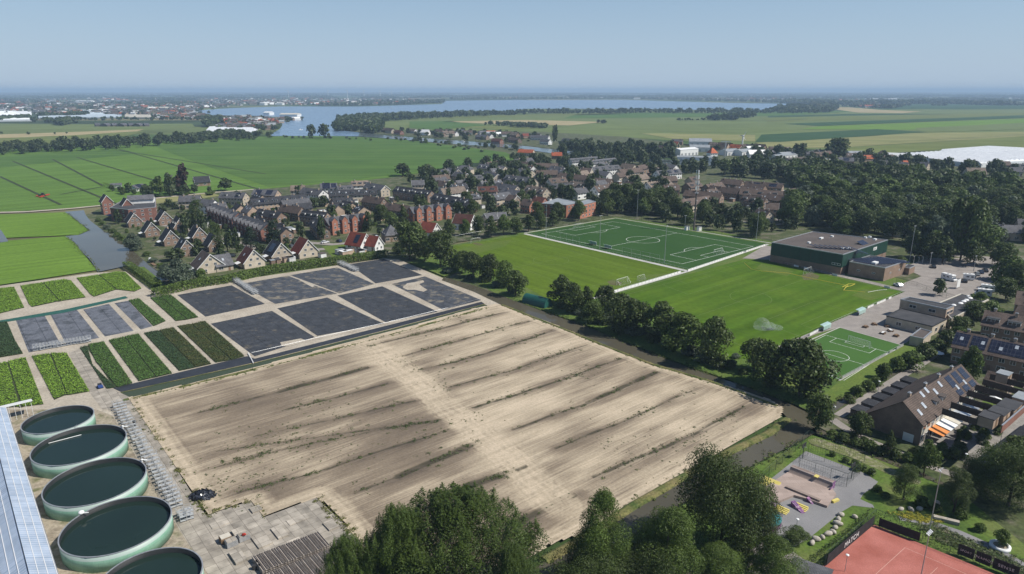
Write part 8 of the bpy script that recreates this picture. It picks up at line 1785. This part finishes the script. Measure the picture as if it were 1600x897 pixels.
# streets, garden ground and cars of the left quarter and the village
for px, w in (([(300,345),(350,340),(420,365),(470,378),(520,382),(560,378)],5),([(345,372),(430,395),(520,388)],5),([(440,312),(520,320),(600,330),(640,345)],5),([(220,345),(300,360),(360,402)],4),([(640,300),(760,310),(840,300)],5),([(1100,330),(1180,336),(1220,345)],5),([(900,318),(940,312),(1000,318),(1040,322)],5),([(1420,395),(1500,400),(1640,408)],5),([(690,285),(790,290),(900,292)],5),([(590,372),(612,378)],4),([(1150,345),(1200,352),(1240,348)],4)): ribbon('street', px, w, M['paving'], .03)
sheet('garden_lawn', [(503,385),(560,380),(575,395),(520,402)], mat('fresh_verge',[]), .04); sheet('garden_lawn', [(1255,300),(1300,297),(1305,302),(1260,305)], mat('fresh_verge',[]), .04)
for x, y, l, c in ((396,396,'black car in a drive between cream houses',blk),(362,402,'dark car by the annex of the brick house',blk),(588,372,'white car beside the small white gable',wht),(455,386,'silver car in the street of the cream houses',gry),(1112,341,'white car behind the far fence, left',wht),(1124,338,'silver car behind the far fence, right',gry),(1146,337,'white car on the street of the brown terraces',wht),(938,314,'white car behind the brick apartments',wht),(946,316,'dark car behind the brick apartments',blk),(530,378,'dark blue car before the orange gables',blu),(508,380,'white car before the orange gables',wht)): car(x, y, rnd.choice((40,-50,20)), l, c)
bm_ = mat('blue_paint',[]); o = thing('garden_pavilion', P(172,341), 0, 'bright blue tent in the garden below the apartment block', 'tent'); MB().box(-1.6,1.6,-1.6,1.6,1.9,2.1).build('canopy', bm_, o); b = MB(); b.add([(-1.7,-1.7,2.1),(1.7,-1.7,2.1),(1.7,1.7,2.1),(-1.7,1.7,2.1),(0,0,2.9)], [(0,1,4),(1,2,4),(2,3,4),(3,0,4)]); b.build('roof', bm_, o)
# garden sheds, conservatories and flat extensions filling the gardens
rs = random.Random(21); ns = 0
for zn, n in (([(300,350),(430,330),(600,300),(640,340),(500,370),(400,380)],46),([(650,300),(900,262),(1040,270),(1050,300),(850,320),(680,335)],46),([(1070,300),(1230,300),(1230,330),(1080,330)],12),([(370,410),(480,395),(600,385),(600,395),(480,405),(380,425)],16)):
    k = 0; tr_ = 0
    while k < n and tr_ < 4000:
        tr_ += 1; x_, y_ = rs.uniform(min(p[0] for p in zn), max(p[0] for p in zn)), rs.uniform(min(p[1] for p in zn), max(p[1] for p in zn))
        if not inpoly((x_,y_), zn): continue
        p = P(x_,y_)
        if not clear(p.x,p.y,2.6): continue
        w, d_ = rs.uniform(2.5,5), rs.uniform(2,3.4); rf_ = rs.choice(['felt','zinc','white','felt_brown']); o = thing('garden_shed', p, R(rs.choice((40,-50))), 'flat %s roofed garden shed%s %s' % ({'felt':'black','zinc':'grey','white':'white','felt_brown':'brown'}[rf_], ' of wide shape' if w > 3.8 else ' of small size', 'in the new quarter' if x_ < 645 else 'in the village centre'), 'shed', 'flat roofed sheds'); MB().box(-w/2,w/2,-d_/2,d_/2,0,2.3).build('wall', M[rs.choice(['wall_tan','wall_brown','wall_white'])], o); MB().box(-w/2-.15,w/2+.15,-d_/2-.15,d_/2+.15,2.302,2.45).build('roof', M[rf_], o); k += 1
# swap lettering curves for meshes
dg = bpy.context.evaluated_depsgraph_get()
for o in list(C.objects):
    if o.type == 'FONT':
        me = bpy.data.meshes.new_from_object(o.evaluated_get(dg)); n = link('lettering', me, o.parent, tuple(o.location)); n.rotation_euler = o.rotation_euler; bpy.data.objects.remove(o)
